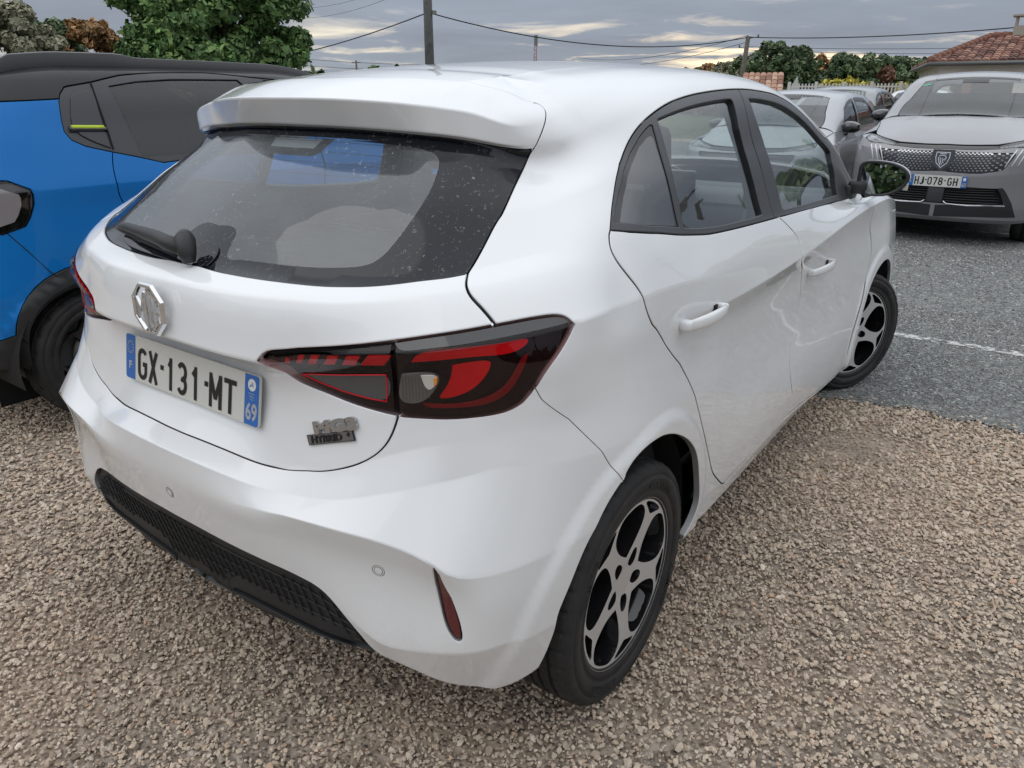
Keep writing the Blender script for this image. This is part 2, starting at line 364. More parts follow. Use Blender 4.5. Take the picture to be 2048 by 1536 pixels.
def panel(S,name,outer,mt,parent,holes=(),gap=.002,roll=.0022,off=0.,flange=.014,step=.02,side=1,fine=None):
    """a sheet cut out of the loft S along (u, V) loops. u<0 is the far side of the car"""
    def ev(q,o):
        q=np.asarray(q); u=np.abs(q[:,0]); sg=np.where(q[:,0]<0,-1.,1.)
        p=S.P(u,q[:,1]); n=S.N(u,q[:,1]); p=p+n*np.asarray(o)[...,None]
        p=p.copy(); n=n.copy(); p[:,1]*=-sg*side; n[:,1]*=-sg*side; return p,n
    loops=[outer]+list(holes); rings0=[];rings1=[]
    for k,(P,W) in enumerate(loops):
        s=1 if k==0 else -1
        r0=inset(P,W,s*gap); rings0.append(r0); rings1.append(inset(P,W,s*(gap+roll)) if roll>0 else r0)
    Po=rings1[0]; lo,hi=Po.min(0),Po.max(0)
    gx=np.arange(lo[0]+step/2,hi[0],step); gy=[]
    for a_,b_ in zip(S.V[:-1],S.V[1:]):
        k_=max(1,int(round((b_-a_)/step))); gy+=list(a_+(b_-a_)*np.arange(k_)/k_)
    for i_ in range(1,S.n-1):
        if S.C[i_].max()>.5: gy=[g for g in gy if abs(g-S.V[i_])>.007 or abs(g-S.V[i_])<1e-9]+[S.V[i_]-.0045,S.V[i_]+.0045]
    gy=np.array(sorted(gy)); gy=gy[(gy>lo[1])&(gy<hi[1])]
    G=np.stack(np.meshgrid(gx,gy,indexing='ij'),-1).reshape(-1,2); hs=np.full(len(G),step)
    if fine is not None:
        fs=fine[1]; G2=np.stack(np.meshgrid(np.arange(lo[0],hi[0],fs),np.arange(lo[1],hi[1],fs),indexing='ij'),-1).reshape(-1,2); m2=fine[0](S.base(np.abs(G2[:,0]),G2[:,1])); m1=fine[0](S.base(np.abs(G[:,0]),G[:,1]))
        G=np.concatenate([G[~m1],G2[m2]]); hs=np.concatenate([hs[~m1],np.full(m2.sum(),fs)])
    ok=inside(Po,G)
    for r in rings1[1:]: ok&=~inside(r,G)
    # keep grid points away from the edges
    allb=np.concatenate(rings1)
    G=G[ok]; hs=hs[ok]
    if len(G):
        keep=np.ones(len(G),bool)
        for c in range(0,len(G),4000):
            d=((G[c:c+4000,None,:]-allb[None])**2).sum(-1).min(1); keep[c:c+4000]=d>(.38*hs[c:c+4000])**2
        G=G[keep]
    pts=[];edges=[]
    for r in rings1:
        o=len(pts); n=len(r); pts+=list(r); edges+=[(o+i,o+(i+1)%n) for i in range(n)]
    nb=len(pts); pts=np.array(pts+list(G))
    vo,_,fo,ov,_,_=delaunay_2d_cdt([Vector(p) for p in pts],edges,[],0,1e-6)
    q=np.array([tuple(p) for p in vo]); cen=np.array([(q[f[0]]+q[f[1]]+q[f[2]])/3 for f in fo])
    ok=inside(Po,cen)
    for r in rings1[1:]: ok&=~inside(r,cen)
    F=[tuple(f) for f,k in zip(fo,ok) if k]
    inv={}
    for i,l in enumerate(ov):
        for o in l: inv[o]=i
    p,n=ev(q,np.full(len(q),off)); V=list(p);N=list(n)
    # orientation
    if F:
        Fa=np.array(F); vote=(np.cross(p[Fa[:,1]]-p[Fa[:,0]],p[Fa[:,2]]-p[Fa[:,0]])*n[Fa[:,0]]).sum()
        if vote<0: F=[(f[0],f[2],f[1]) for f in F]
    base=0
    for k,(r0,r1) in enumerate(zip(rings0,rings1)):
        m=len(r0); W=loops[k][1]; idx1=[inv.get(base+i,0) for i in range(m)]; base+=m
        if flange<=0 and roll<=0: continue
        w=np.minimum(W,np.roll(W,1))
        p0,n0=ev(r0,off-.0014*np.where(w>0,1,0)); p2,_=ev(r0,np.full(m,off-max(flange,.001)))
        p1,_=ev(r1,np.full(m,off)); outv=p0-p1; ln=np.linalg.norm(outv,axis=1,keepdims=True); outv=np.where(ln>1e-6,outv/np.maximum(ln,1e-9),0)
        i0=len(V); V+=list(p0); N+=[ (a+.9*b)/np.linalg.norm(a+.9*b) for a,b in zip(n0,outv)]
        i2=len(V); V+=list(p0); N+=[ b if np.linalg.norm(b)>.1 else a for a,b in zip(n0,outv)]
        i3=len(V); V+=list(p2); N+=[ b if np.linalg.norm(b)>.1 else a for a,b in zip(n0,outv)]
        sg=(1 if k==0 else -1)
        for i in range(m):
            j=(i+1)%m
            if W[i]<=0: continue
            for A,B in ((i0,None),(i2,i3)):
                quad=(i0+i,i0+j,idx1[j],idx1[i]) if B is None else (i3+i,i3+j,i2+j,i2+i)
                if (side*(1 if k==0 else 1))<0: quad=quad[::-1]
                F.append(quad if not _flipneed(V,N,quad) else quad[::-1])
    ob=mesh(name,V,F,mt,parent,True,normals=N)
    return ob
def _flipneed(V,N,q):
    a,b,c=np.asarray(V[q[0]]),np.asarray(V[q[1]]),np.asarray(V[q[2]]); nn=np.cross(b-a,c-a)
    if np.linalg.norm(nn)<1e-12: nn=np.cross(np.asarray(V[q[2]])-a,np.asarray(V[q[3]])-a)
    return np.dot(nn,np.asarray(N[q[0]])+np.asarray(N[q[2]]))<0
def mirror_loop(half):
    """half: polyline from u=0 to u=0 on the near side -> closed loop over both sides"""
    h=np.asarray(half); return np.concatenate([h,(h*[-1,1])[::-1][1:-1]])

XK,WK=.10,.40
LINES=[
# 0 underside
[(-.50,0,.27),(-.49,.3,.27),(-.46,.5,.27),(-.40,.66,.24),(-.34,.73,.23),(-.2,.76,.23),(.1,.77,.2),(.6,.79,.17),(1.3,.79,.16),(2.2,.77,.13),(3.0,.70,.15),(3.3,.56,.17)],
# 1 bottom edge
[(-.60,0,.312),(-.597,.2,.312),(-.588,.39,.325),(-.57,.53,.345),(-.545,.62,.335),(-.485,.70,.28),(-.43,.755,.262),(-.38,.80,.275),(-.33,.835,.31),(-.2,.86,.32),(.1,.862,.29),(.45,.858,.255),(.6,.857,.245),(1.3,.853,.235),(2.0,.848,.18),(2.57,.85,.17),(3.0,.79,.19),(3.3,.62,.2)],
# 2 diffuser top / lower lip / sill crease
[(-0.636,0,0.509),(-0.631,0.15,0.507),(-0.616,0.3,0.497),(-0.594,0.44,0.471),(-0.5864,0.52,0.4336),(-0.575,0.6,0.395),(-0.547,0.665,0.392),(-0.525,0.73,0.402),(-0.5,0.775,0.41),(-0.43,0.82,0.415),(-0.36,0.85,0.42),(-0.2,0.873,0.42),(0.1,0.875,0.4),(0.45,0.868,0.34),(0.6,0.868,0.325),(1.3,0.868,0.3),(2.0,0.862,0.255),(2.57,0.87,0.28),(3.0,0.81,0.3),(3.3,0.64,0.3)],
# 3 lower bumper face / lower door bulge
[(-0.647,0,0.575),(-0.642,0.15,0.572),(-0.628,0.3,0.565),(-0.604,0.45,0.585),(-0.565,0.6,0.58),(-0.532,0.695,0.562),(-0.518,0.748,0.535),(-0.487,0.79,0.525),(-0.42,0.832,0.515),(-0.34,0.862,0.515),(-0.2,0.882,0.52),(0.1,0.886,0.5),(0.45,0.876,0.45),(0.7,0.872,0.42),(1.3,0.874,0.41),(2.0,0.868,0.38),(2.57,0.878,0.42),(3.0,0.82,0.42),(3.3,0.65,0.4)],
# 4 wing crease
[(-.655,0,.635),(-.648,.2,.632),(-.633,.36,.645),(-.624,.44,.654),(-.591,.585,.651),(-.564,.661,.638),(-.549,.714,.622),(-.533,.750,.597),(-.49,.785,.585),(-.42,.832,.59),(-.33,.866,.60),(-.2,.888,.61),(.1,.893,.60),(.45,.876,.56),(.7,.868,.52),(1.3,.868,.51),(2.0,.864,.49),(2.57,.884,.52),(3.0,.825,.5),(3.3,.65,.47)],
# 5 ledge edge
[(-0.656,0,0.704),(-0.646,0.16,0.697),(-0.617,0.3,0.679),(-0.583,0.418,0.675),(-0.566,0.504,0.691),(-0.546,0.565,0.71),(-0.5,0.655,0.739),(-0.455,0.708,0.752),(-0.4,0.775,0.775),(-0.33,0.838,0.772),(-0.2,0.88,0.76),(0.1,0.888,0.74),(0.45,0.866,0.69),(0.7,0.856,0.64),(1.3,0.854,0.62),(2.0,0.854,0.6),(2.57,0.882,0.65),(3.0,0.825,0.6),(3.3,0.65,0.55)],
# 6 ledge inner
[(-0.6,0,0.716),(-0.594,0.16,0.713),(-0.575,0.285,0.703),(-0.551,0.41,0.72),(-0.532,0.5,0.747),(-0.512,0.56,0.776),(-0.485,0.62,0.8),(-0.445,0.69,0.82),(-0.4,0.75,0.833),(-0.34,0.812,0.845),(-0.2,0.864,0.85),(0.1,0.874,0.84),(0.45,0.854,0.8),(0.7,0.848,0.77),(1.3,0.848,0.76),(2.0,0.85,0.74),(2.57,0.876,0.76),(3.0,0.82,0.72),(3.3,0.64,0.63)],
# 7 plate bottom / lower lamp
[(-0.557,0,0.765),(-0.553,0.2,0.765),(-0.545,0.32,0.775),(-0.525,0.45,0.81),(-0.5,0.55,0.845),(-0.465,0.63,0.868),(-0.425,0.7,0.882),(-0.38,0.765,0.893),(-0.32,0.822,0.9),(-0.2,0.86,0.91),(0.1,0.868,0.905),(0.45,0.857,0.87),(0.9,0.855,0.868),(1.3,0.855,0.875),(2.0,0.846,0.9),(2.57,0.86,0.88),(3.0,0.81,0.83),(3.3,0.63,0.72)],
# 8 recess top / forward crease
[(-0.526,0,0.897),(-0.528,0.2,0.895),(-0.535,0.31,0.902),(-0.523,0.42,0.925),(-0.497,0.54,0.944),(-0.463,0.635,0.957),(-0.42,0.71,0.966),(-0.365,0.78,0.973),(-0.305,0.828,0.978),(-0.2,0.858,0.98),(0.1,0.867,0.965),(0.4,0.872,0.925),(0.9,0.879,0.932),(1.18,0.878,0.942),(1.87,0.862,0.98),(2.4,0.858,0.985),(3.0,0.8,0.92),(3.3,0.62,0.8)],
# 9 crease edge / lamp ridge / shoulder
[(-0.606,0,0.945),(-0.599,0.2,0.941),(-0.581,0.308,0.939),(-0.543,0.444,0.965),(-0.496,0.589,0.987),(-0.449,0.68,0.999),(-0.39,0.744,1.01),(-0.315,0.807,1.025),(-0.23,0.848,1.036),(-0.1,0.858,1.039),(0.1,0.864,1.032),(0.3,0.866,1.015),(0.5,0.864,0.995),(0.9,0.86,0.985),(1.3,0.855,0.992),(1.9,0.842,1.005),(2.4,0.835,1.0),(3.0,0.76,0.945),(3.3,0.59,0.83)],
# 10 tailgate upper roll / belt
[(-0.575,0,1.062),(-0.565,0.2,1.061),(-0.518,0.41,1.063),(-0.46,0.54,1.072),(-0.4,0.62,1.083),(-0.33,0.69,1.098),(-0.245,0.757,1.116),(-0.16,0.8,1.128),(-0.05,0.818,1.128),(0.1,0.826,1.115),(0.35,0.828,1.083),(0.9,0.828,1.058),(1.3,0.826,1.048),(1.9,0.818,1.018),(2.2,0.812,0.992),(2.5,0.8,1.0),(3.0,0.7,0.96),(3.3,0.55,0.85)],
# 11 glass bottom
[(-0.515,0,1.083),(-0.5,0.2,1.081),(-0.452,0.44,1.085),(-0.385,0.57,1.1),(-0.322,0.634,1.114),(-0.235,0.708,1.136),(-0.15,0.772,1.155),(-0.06,0.795,1.165),(0.1,0.806,1.15),(0.35,0.812,1.113),(1.04,0.812,1.08),(1.5,0.81,1.055),(2.2,0.8,1.006),(2.5,0.775,1.01),(3.0,0.66,0.975),(3.3,0.52,0.86)],
# 12 glass middle
[(-.338,0,1.222),(-.318,.25,1.221),(-.274,.45,1.215),(-.205,.60,1.203),(-.15,.665,1.208),(-.06,.71,1.235),(.05,.735,1.258),(.15,.742,1.27),(.4,.748,1.272),(.9,.742,1.272),(1.3,.742,1.262),(1.7,.752,1.22),(2.0,.765,1.15),(2.25,.775,1.055),(2.5,.75,1.02),(3.0,.62,.985),(3.3,.50,.865)],
# 13 glass top
[(-0.168,0,1.352),(-0.15,0.207,1.349),(-0.117,0.367,1.34),(-0.097,0.468,1.331),(-0.056,0.567,1.315),(-0.005,0.618,1.308),(0.06,0.655,1.325),(0.15,0.672,1.345),(0.25,0.68,1.368),(0.38,0.68,1.395),(0.65,0.67,1.426),(0.95,0.665,1.443),(1.25,0.67,1.434),(1.56,0.69,1.381),(1.9,0.71,1.279),(2.1,0.728,1.2),(2.3,0.755,1.08),(2.5,0.73,1.03),(3.0,0.59,0.995),(3.3,0.48,0.87)],
# 14 spoiler lip
[(-0.195,0,1.3605),(-0.175,0.207,1.357),(-0.138,0.367,1.349),(-0.115,0.468,1.341),(-0.07,0.567,1.326),(0,0.622,1.335),(0.07,0.638,1.358),(0.15,0.65,1.377),(0.25,0.655,1.397),(0.38,0.652,1.42),(0.65,0.642,1.452),(0.95,0.637,1.468),(1.25,0.642,1.459),(1.56,0.66,1.41),(1.9,0.68,1.31),(2.1,0.698,1.235),(2.3,0.725,1.115),(2.5,0.7,1.045),(3.0,0.56,1.0),(3.3,0.46,0.875)],
# 15 spoiler ridge
[(-0.234,0,1.418),(-0.224,0.155,1.417),(-0.19,0.28,1.412),(-0.142,0.4,1.402),(-0.115,0.48,1.391),(-0.072,0.565,1.366),(-0.01,0.598,1.372),(0.07,0.6,1.397),(0.25,0.603,1.432),(0.65,0.593,1.475),(0.95,0.588,1.488),(1.25,0.592,1.48),(1.56,0.61,1.435),(1.9,0.63,1.34),(2.1,0.645,1.265),(2.3,0.665,1.16),(2.5,0.65,1.065),(3.0,0.53,1.01),(3.3,0.445,0.88)],
# 16 seam
[(-.08,0,1.461),(-.06,.2,1.4605),(-.035,.38,1.449),(-.01,.47,1.434),(.01,.52,1.42),(.07,.535,1.427),(.25,.53,1.46),(.65,.52,1.493),(.95,.512,1.503),(1.25,.515,1.496),(1.56,.53,1.458),(1.9,.54,1.375),(2.1,.55,1.30),(2.3,.56,1.21),(2.5,.56,1.105),(3.0,.47,1.02),(3.3,.425,.885)],
# 17 guide end
[(.098,0,1.486),(.098,.2,1.481),(.098,.395,1.466),(.098,.402,1.466),(.101,.402,1.466),(.25,.402,1.481),(.65,.402,1.507),(.95,.402,1.515),(1.25,.402,1.508),(1.56,.402,1.477),(1.9,.402,1.405),(2.1,.402,1.335),(2.3,.402,1.25),(2.5,.402,1.15),(2.75,.402,1.06),(3.0,.402,1.03),(3.3,.402,.89)],
]
full=[(0,1),(9,1)]
CREASE={1:full,2:[(0,1),(.95,1),(1.1,.5),(1.5,.8),(9,.8)],4:[(0,0),(.22,0),(.42,1),(.87,1),(.98,.5),(1.08,0),(9,0)],5:[(0,1),(.72,1),(.95,.6),(1.1,0),(9,0)],6:[(0,.8),(.6,.7),(.8,0),(9,0)],
 8:[(0,.3),(.3,.3),(.5,0),(1.3,0),(1.5,1),(9,1)],9:[(0,1),(.35,1),(1.0,1),(1.35,.9),(1.6,0),(9,0)],10:[(0,.6),(.6,.4),(.9,0),(9,0)],11:[(0,.7),(.8,.7),(.9,0),(1.1,0),(1.3,.4),(9,.4)],13:[(0,.8),(.6,.8),(.9,0),(9,0)],14:[(0,1),(.75,1),(.88,0),(9,0)],15:[(0,1),(.68,1),(.8,.3),(.9,0),(9,0)]}
def _dw(x): return float(np.interp(x,[.3,1.3,2.1,2.57,3.0],[0,.012,.034,.027,0]))
W30={1:.84,2:.875,3:.885,4:.892,5:.892,6:.885,7:.868,8:.85,9:.81,10:.76,11:.71}
W33={1:.70,2:.73,3:.75,4:.76,5:.76,6:.75,7:.73,8:.70,9:.66,10:.61,11:.57}
for i in range(1,12):
    k=1 if 2<=i<=9 else .6
    L=[]
    for (x,w,z) in LINES[i]:
        if x>.3:
            if x==3.0: w=W30[i]
            elif x==3.3: w=W33[i]
            else: w+=_dw(x)*k
            if i==1: z=float(np.interp(x,[.3,.6,1.3,2.0,2.57,3.3],[.265,.25,.245,.235,.22,.2]))
            if i==0: pass
        L.append((x,round(w,4),round(z,4)))
    LINES[i]=L
def arch_disp(p,u,V):
    """wheel-arch flares: a raised band round each arch"""
    x,w,z=p[...,0],p[...,1],p[...,2]; d=np.zeros_like(x)
    for cx,r0,amp in ((0.,.43,.010),(2.57,.43,.012)):
        r=np.hypot(x-cx,z-.311); t=np.clip((r-r0+.012)/.034,0,1); s=1-(t*t*(3-2*t))
        d=np.maximum(d,amp*s*(w>.6)*np.clip((z-.05)/.2,0,1))
    # door handle cups
    for cx,cz in HANDLES:
        e=((x-cx)/.085)**2+((z-cz)/.045)**2
        d-=.016*np.exp(-e*e)*(w>.6)
    return d
HANDLES=[]

STEER=-0.4960

DATA={
'seam':[(0,1.4461),(0.1,1.4461),(0.1633,1.4461),(0.2481,1.4581),(0.2993,1.4598),(0.3506,1.4607),(0.5188,1.456),(0.7845,1.4556),(0.9371,1.421)],
'cutA':[(0.948,1.4224),(0.9775,1.4077),(0.9787,1.3888),(0.9553,1.3682),(0.9341,1.353),(0.9179,1.3389),(0.8839,1.3082),(0.8628,1.2703)],
'cutB':[(0.8628,1.2703),(0.834,1.2414),(0.7559,1.1803),(0.7112,1.1238),(0.6816,1.053),(0.6622,1.0025),(0.6552,0.9874)],
'cutC':[(0.6552,0.9874),(0.6545,0.9732),(0.6557,0.963),(0.6601,0.9499),(0.6678,0.9421),(0.6777,0.9341),(0.6873,0.9258),(0.695,0.9183),(0.7033,0.9103),(0.7094,0.9029)],
'glassbot':[(0.6544,0.9881),(0.6206,0.9883),(0.5681,0.9922),(0.5345,0.9914),(0.4996,0.9911),(0.4453,0.9906),(0.3996,0.9876),(0.3421,0.9878),(0.2801,0.9887),(0.2134,0.989),(0.1395,0.9895),(0.03,0.9941),(0,0.9941)],
'spl':[(0,1.2714),(0.3,1.2714),(0.6,1.2731),(0.8,1.2781),(0.861,1.2832)],
'lamptop':[(0.3129,0.8808),(0.3163,0.8877),(0.3229,0.8914),(0.3383,0.8925),(0.4076,0.8917),(0.494,0.8943),(0.5626,0.8978),(0.6238,0.901),(0.7008,0.9015),(0.7551,0.9005),(0.807,0.8973),(0.8219,0.8943),(0.8332,0.8891),(0.8394,0.8826),(0.8396,0.8782)],
'lampend':[(0.8396,0.8782),(0.8351,0.8691),(0.8201,0.8494),(0.7932,0.8136),(0.7723,0.7733)],
'lampbotO':[(0.7723,0.7733),(0.7533,0.748),(0.7375,0.727),(0.7192,0.7164),(0.6878,0.7153),(0.6485,0.7188),(0.5952,0.7354),(0.5573,0.7514)],
'lampbotI':[(0.5573,0.7514),(0.5099,0.7699),(0.4445,0.793),(0.3495,0.8213),(0.3103,0.8701),(0.3129,0.8808)],
'split':[(0.5595,0.8975),(0.5606,0.8859),(0.5553,0.8176),(0.5573,0.7514)],
'gap':[(0.5581,0.7502),(0.5538,0.7248),(0.5489,0.7022),(0.5432,0.6831),(0.5358,0.6686),(0.5164,0.6495),(0.4971,0.6455),(0.4776,0.644),(0.4501,0.6422),(0.4233,0.6405),(0.3507,0.6395),(0.3062,0.6448),(0.26,0.6435),(0.162,0.6463),(0.0918,0.6463),(0.03,0.644),(0,0.644)],
'fseam':[(0.772,0.7718),(0.8283,0.6491),(0.8962,0.5405),(0.9506,0.4713)],
'archF':[(0.9506,0.4713),(0.9725,0.4916),(1.003,0.5032),(1.044,0.5079),(1.1016,0.5049),(1.1803,0.4896),(1.2643,0.4633),(1.3401,0.4278),(1.3862,0.3914),(1.4157,0.3517),(1.4492,0.2901),(1.4774,0.2247),(1.4667,0.1743),(1.4147,0.134)],
'archR':[(0.9506,0.4713),(0.9274,0.4568),(0.8956,0.4291),(0.8661,0.3951),(0.8403,0.3411),(0.822,0.2853),(0.8074,0.2337),(0.805,0.1973),(0.7983,0.1696)],
'difftop':[(0,0.2127),(0.05,0.2127),(0.1108,0.2096),(0.2144,0.2083),(0.3077,0.2091),(0.391,0.2126),(0.4184,0.2177),(0.4384,0.2178),(0.4536,0.2141),(0.4716,0.2063),(0.4886,0.1946),(0.5043,0.1752),(0.5178,0.1424)],
'difflow':[(0,0.126),(0.12,0.126),(0.1112,0.1315),(0.2576,0.1358),(0.3572,0.1331),(0.458,0.1286)],
'rdrear':[(0.9966,1.0006),(0.981,0.9808),(0.9745,0.9659),(0.9779,0.9537),(1.0042,0.9259),(1.0345,0.8987),(1.0482,0.8827),(1.0505,0.8709),(1.0656,0.8488),(1.1177,0.8055),(1.2381,0.6752),(1.325,0.5936),(1.3757,0.535),(1.4274,0.469),(1.4817,0.402),(1.5367,0.3389),(1.5836,0.285),(1.6398,0.2425),(1.7054,0.1945)],
'bcut':[(2.0906,0.9787),(2.1524,0.9318),(2.193,0.8949),(2.2012,0.865),(2.1894,0.8351),(2.2993,0.7448),(2.3435,0.6799),(2.3603,0.6013),(2.3278,0.5412),(2.2854,0.4871),(2.2909,0.4189),(2.3461,0.3223)],
'acut':[(3.3004,0.9779),(3.3004,0.7955),(3.3104,0.7473),(3.3704,0.6988),(3.3954,0.6608),(3.3804,0.5917),(3.3304,0.5152),(3.2654,0.423),(3.2204,0.339),(3.2054,0.2518)],
'dlobot':[(0.9969,1.0012),(1.0721,0.9903),(1.1827,0.9871),(1.2829,0.9859),(1.3985,0.9865),(1.5236,0.9801),(1.622,0.9792),(1.7441,0.9785),(2.0953,0.9782),(2.4612,0.9821),(2.9486,1.0007),(3.277,1.0241),(3.4454,1.1786)],
'dlotop':[(0.9969,1.0012),(1.037,1.0584),(1.0744,1.0948),(1.1293,1.1393),(1.1944,1.1774),(1.2525,1.2156),(1.2995,1.2408),(1.3482,1.2563),(1.4011,1.2644),(1.5703,1.2756),(1.8067,1.2757),(2.0564,1.2728),(2.3268,1.274),(2.5431,1.2724),(2.7083,1.2533),(2.9389,1.2445),(3.0354,1.2731),(3.1854,1.2731),(3.3354,1.2731),(3.4254,1.2731),(3.4454,1.1786)],
'bseam':[(2.0482,1.272),(2.0244,1.1843),(2.0484,1.0956),(2.0531,0.9864)],
'qpane':[(1.0243,1.0234),(1.0606,1.0623),(1.1027,1.0974),(1.1751,1.1426),(1.2574,1.1966),(1.3219,1.2276),(1.3594,1.2388),(1.3854,1.2433),(1.3928,1.2407),(1.3887,1.2283),(1.3778,1.1914),(1.3658,1.1247),(1.359,1.0714),(1.3494,1.0064),(1.1995,1.007)],
'qclear':[(1.0524,1.0218),(1.0838,1.0548),(1.1299,1.093),(1.1853,1.1286),(1.2386,1.1659),(1.3038,1.2055),(1.3527,1.2203),(1.3695,1.2203),(1.3765,1.2112),(1.3667,1.1644),(1.3568,1.0993),(1.3406,1.0132),(1.3333,1.0073),(1.1999,1.0075),(1.0632,1.0185)],
'rpane':[(1.4282,1.2474),(1.4985,1.2486),(1.5972,1.2495),(1.7045,1.2497),(1.8178,1.2496),(1.8965,1.2489),(1.9402,1.2477),(1.9456,1.2425),(1.9334,1.1902),(1.943,1.1279),(1.9518,1.0614),(1.9517,0.9998),(1.8495,0.9976),(1.6851,0.9974),(1.5749,0.9981),(1.508,1.0002),(1.4445,1.0023),(1.3811,1.0066),(1.3902,1.0508),(1.3982,1.103),(1.4089,1.1572),(1.4156,1.2)],
'fpane':[(2.0917,1.2452),(2.2031,1.2459),(2.329,1.2436),(2.4587,1.239),(2.5871,1.2323),(2.7048,1.2185),(2.8393,1.2013),(2.9456,1.1931),(2.9673,1.1866),(2.9521,1.133),(2.9605,1.0837),(2.9572,1.025),(2.681,1.009),(2.4278,1.0033),(2.1736,1.0007),(2.162,1.006),(2.1692,1.0426),(2.1573,1.1046),(2.133,1.1656),(2.0981,1.212)],
'clear':[(0,1.2501),(0.12,1.2501),(0.25,1.2501),(0.1737,1.2467),(0.2616,1.2461),(0.3329,1.2453),(0.3705,1.2432),(0.3964,1.2391),(0.4322,1.2331),(0.4573,1.2245),(0.473,1.2098),(0.4959,1.167),(0.4884,1.1088),(0.4751,1.0588),(0.4706,1.0464),(0.4638,1.0371),(0.4502,1.0305),(0.4255,1.0256),(0.3764,1.021),(0.3257,1.0188),(0.2229,1.0179),(0.146,1.0168)],
'reflector':[(0.6327,0.4144),(0.6312,0.3444),(0.6334,0.3121),(0.6371,0.2919),(0.6412,0.2666),(0.6486,0.2507),(0.6558,0.2403),(0.6629,0.2303),(0.6645,0.2361),(0.6613,0.2731),(0.6533,0.3089),(0.6426,0.3455),(0.6365,0.3922)],
'sensor':[(0.5432,0.3163)],
'sensor2':[(0.0188,0.3388)],
'badge':[(0.3768,0.7673),(0.4975,0.7244),(0.4932,0.7553),(0.3656,0.7534),(0.4924,0.6862)],
'handles':[(1.2607,0.7906),(1.4814,0.8306),(1.3799,0.793),(2.397,0.719),(2.6703,0.7118),(2.5437,0.7032)],
'facet':[(0.5602,0.8947),(0.6243,0.8985),(0.7009,0.8991),(0.7549,0.8981),(0.8065,0.8949),(0.8269,0.8895),(0.8344,0.8819),(0.7672,0.8835),(0.7014,0.8844),(0.6269,0.8843),(0.5688,0.8822),(0.5629,0.8832)],
'redbar':[(0.5824,0.8453),(0.5879,0.8602),(0.5953,0.8687),(0.6072,0.8744),(0.6643,0.8763),(0.7142,0.8756),(0.7533,0.8763),(0.7695,0.875),(0.7639,0.8651),(0.7504,0.855),(0.727,0.8495),(0.6762,0.8507),(0.6256,0.847)],
'redmid':[(0.6453,0.8314),(0.7065,0.834),(0.7014,0.8169),(0.6909,0.7971),(0.6725,0.7782),(0.6487,0.769),(0.6168,0.7686),(0.6304,0.7827),(0.6403,0.802)],
'redsweep':[(0.5953,0.7667),(0.6485,0.7573),(0.6879,0.7604),(0.714,0.7726),(0.7321,0.7952),(0.745,0.8249),(0.753,0.8443),(0.7636,0.852),(0.7554,0.8198),(0.7426,0.7864),(0.7244,0.762),(0.6957,0.7487),(0.6485,0.7489),(0.5952,0.7594)],
'clearO':[(0.5674,0.8244),(0.6242,0.8232),(0.6293,0.82),(0.6265,0.8065),(0.6187,0.7905),(0.6089,0.7753),(0.598,0.7676),(0.5645,0.7727)],
'bulb':[(0.5977,0.8216),(0.6136,0.8219),(0.6272,0.8209),(0.6233,0.8051),(0.6161,0.7924),(0.6092,0.7849),(0.6021,0.7986)],
'amber':[(0.6174,0.8141),(0.6244,0.817),(0.6221,0.8029),(0.6181,0.7972)],
'clearI':[(0.3811,0.8274),(0.4509,0.8261),(0.5423,0.8245),(0.5409,0.7774),(0.5095,0.7852),(0.465,0.7986),(0.4191,0.8133)],
'seg0':[(0.3772,0.8816),(0.3871,0.881),(0.3691,0.8593),(0.3598,0.8614)],
'seg1':[(0.4003,0.8765),(0.4104,0.8758),(0.3947,0.8538),(0.3822,0.8564)],
'seg2':[(0.4208,0.8742),(0.4356,0.8739),(0.4198,0.8483),(0.403,0.8487)],
'seg3':[(0.4494,0.8716),(0.4684,0.8714),(0.4543,0.8468),(0.4329,0.847)],
'seg4':[(0.482,0.8701),(0.5042,0.8691),(0.491,0.8445),(0.4665,0.8454)],
'seg5':[(0.5178,0.8703),(0.554,0.8678),(0.5388,0.8415),(0.4984,0.8431)],
'stoplamp':[(0.064,1.2477),(0.0301,1.2237)],
'beltcorner':[(3.277,1.0241)]}

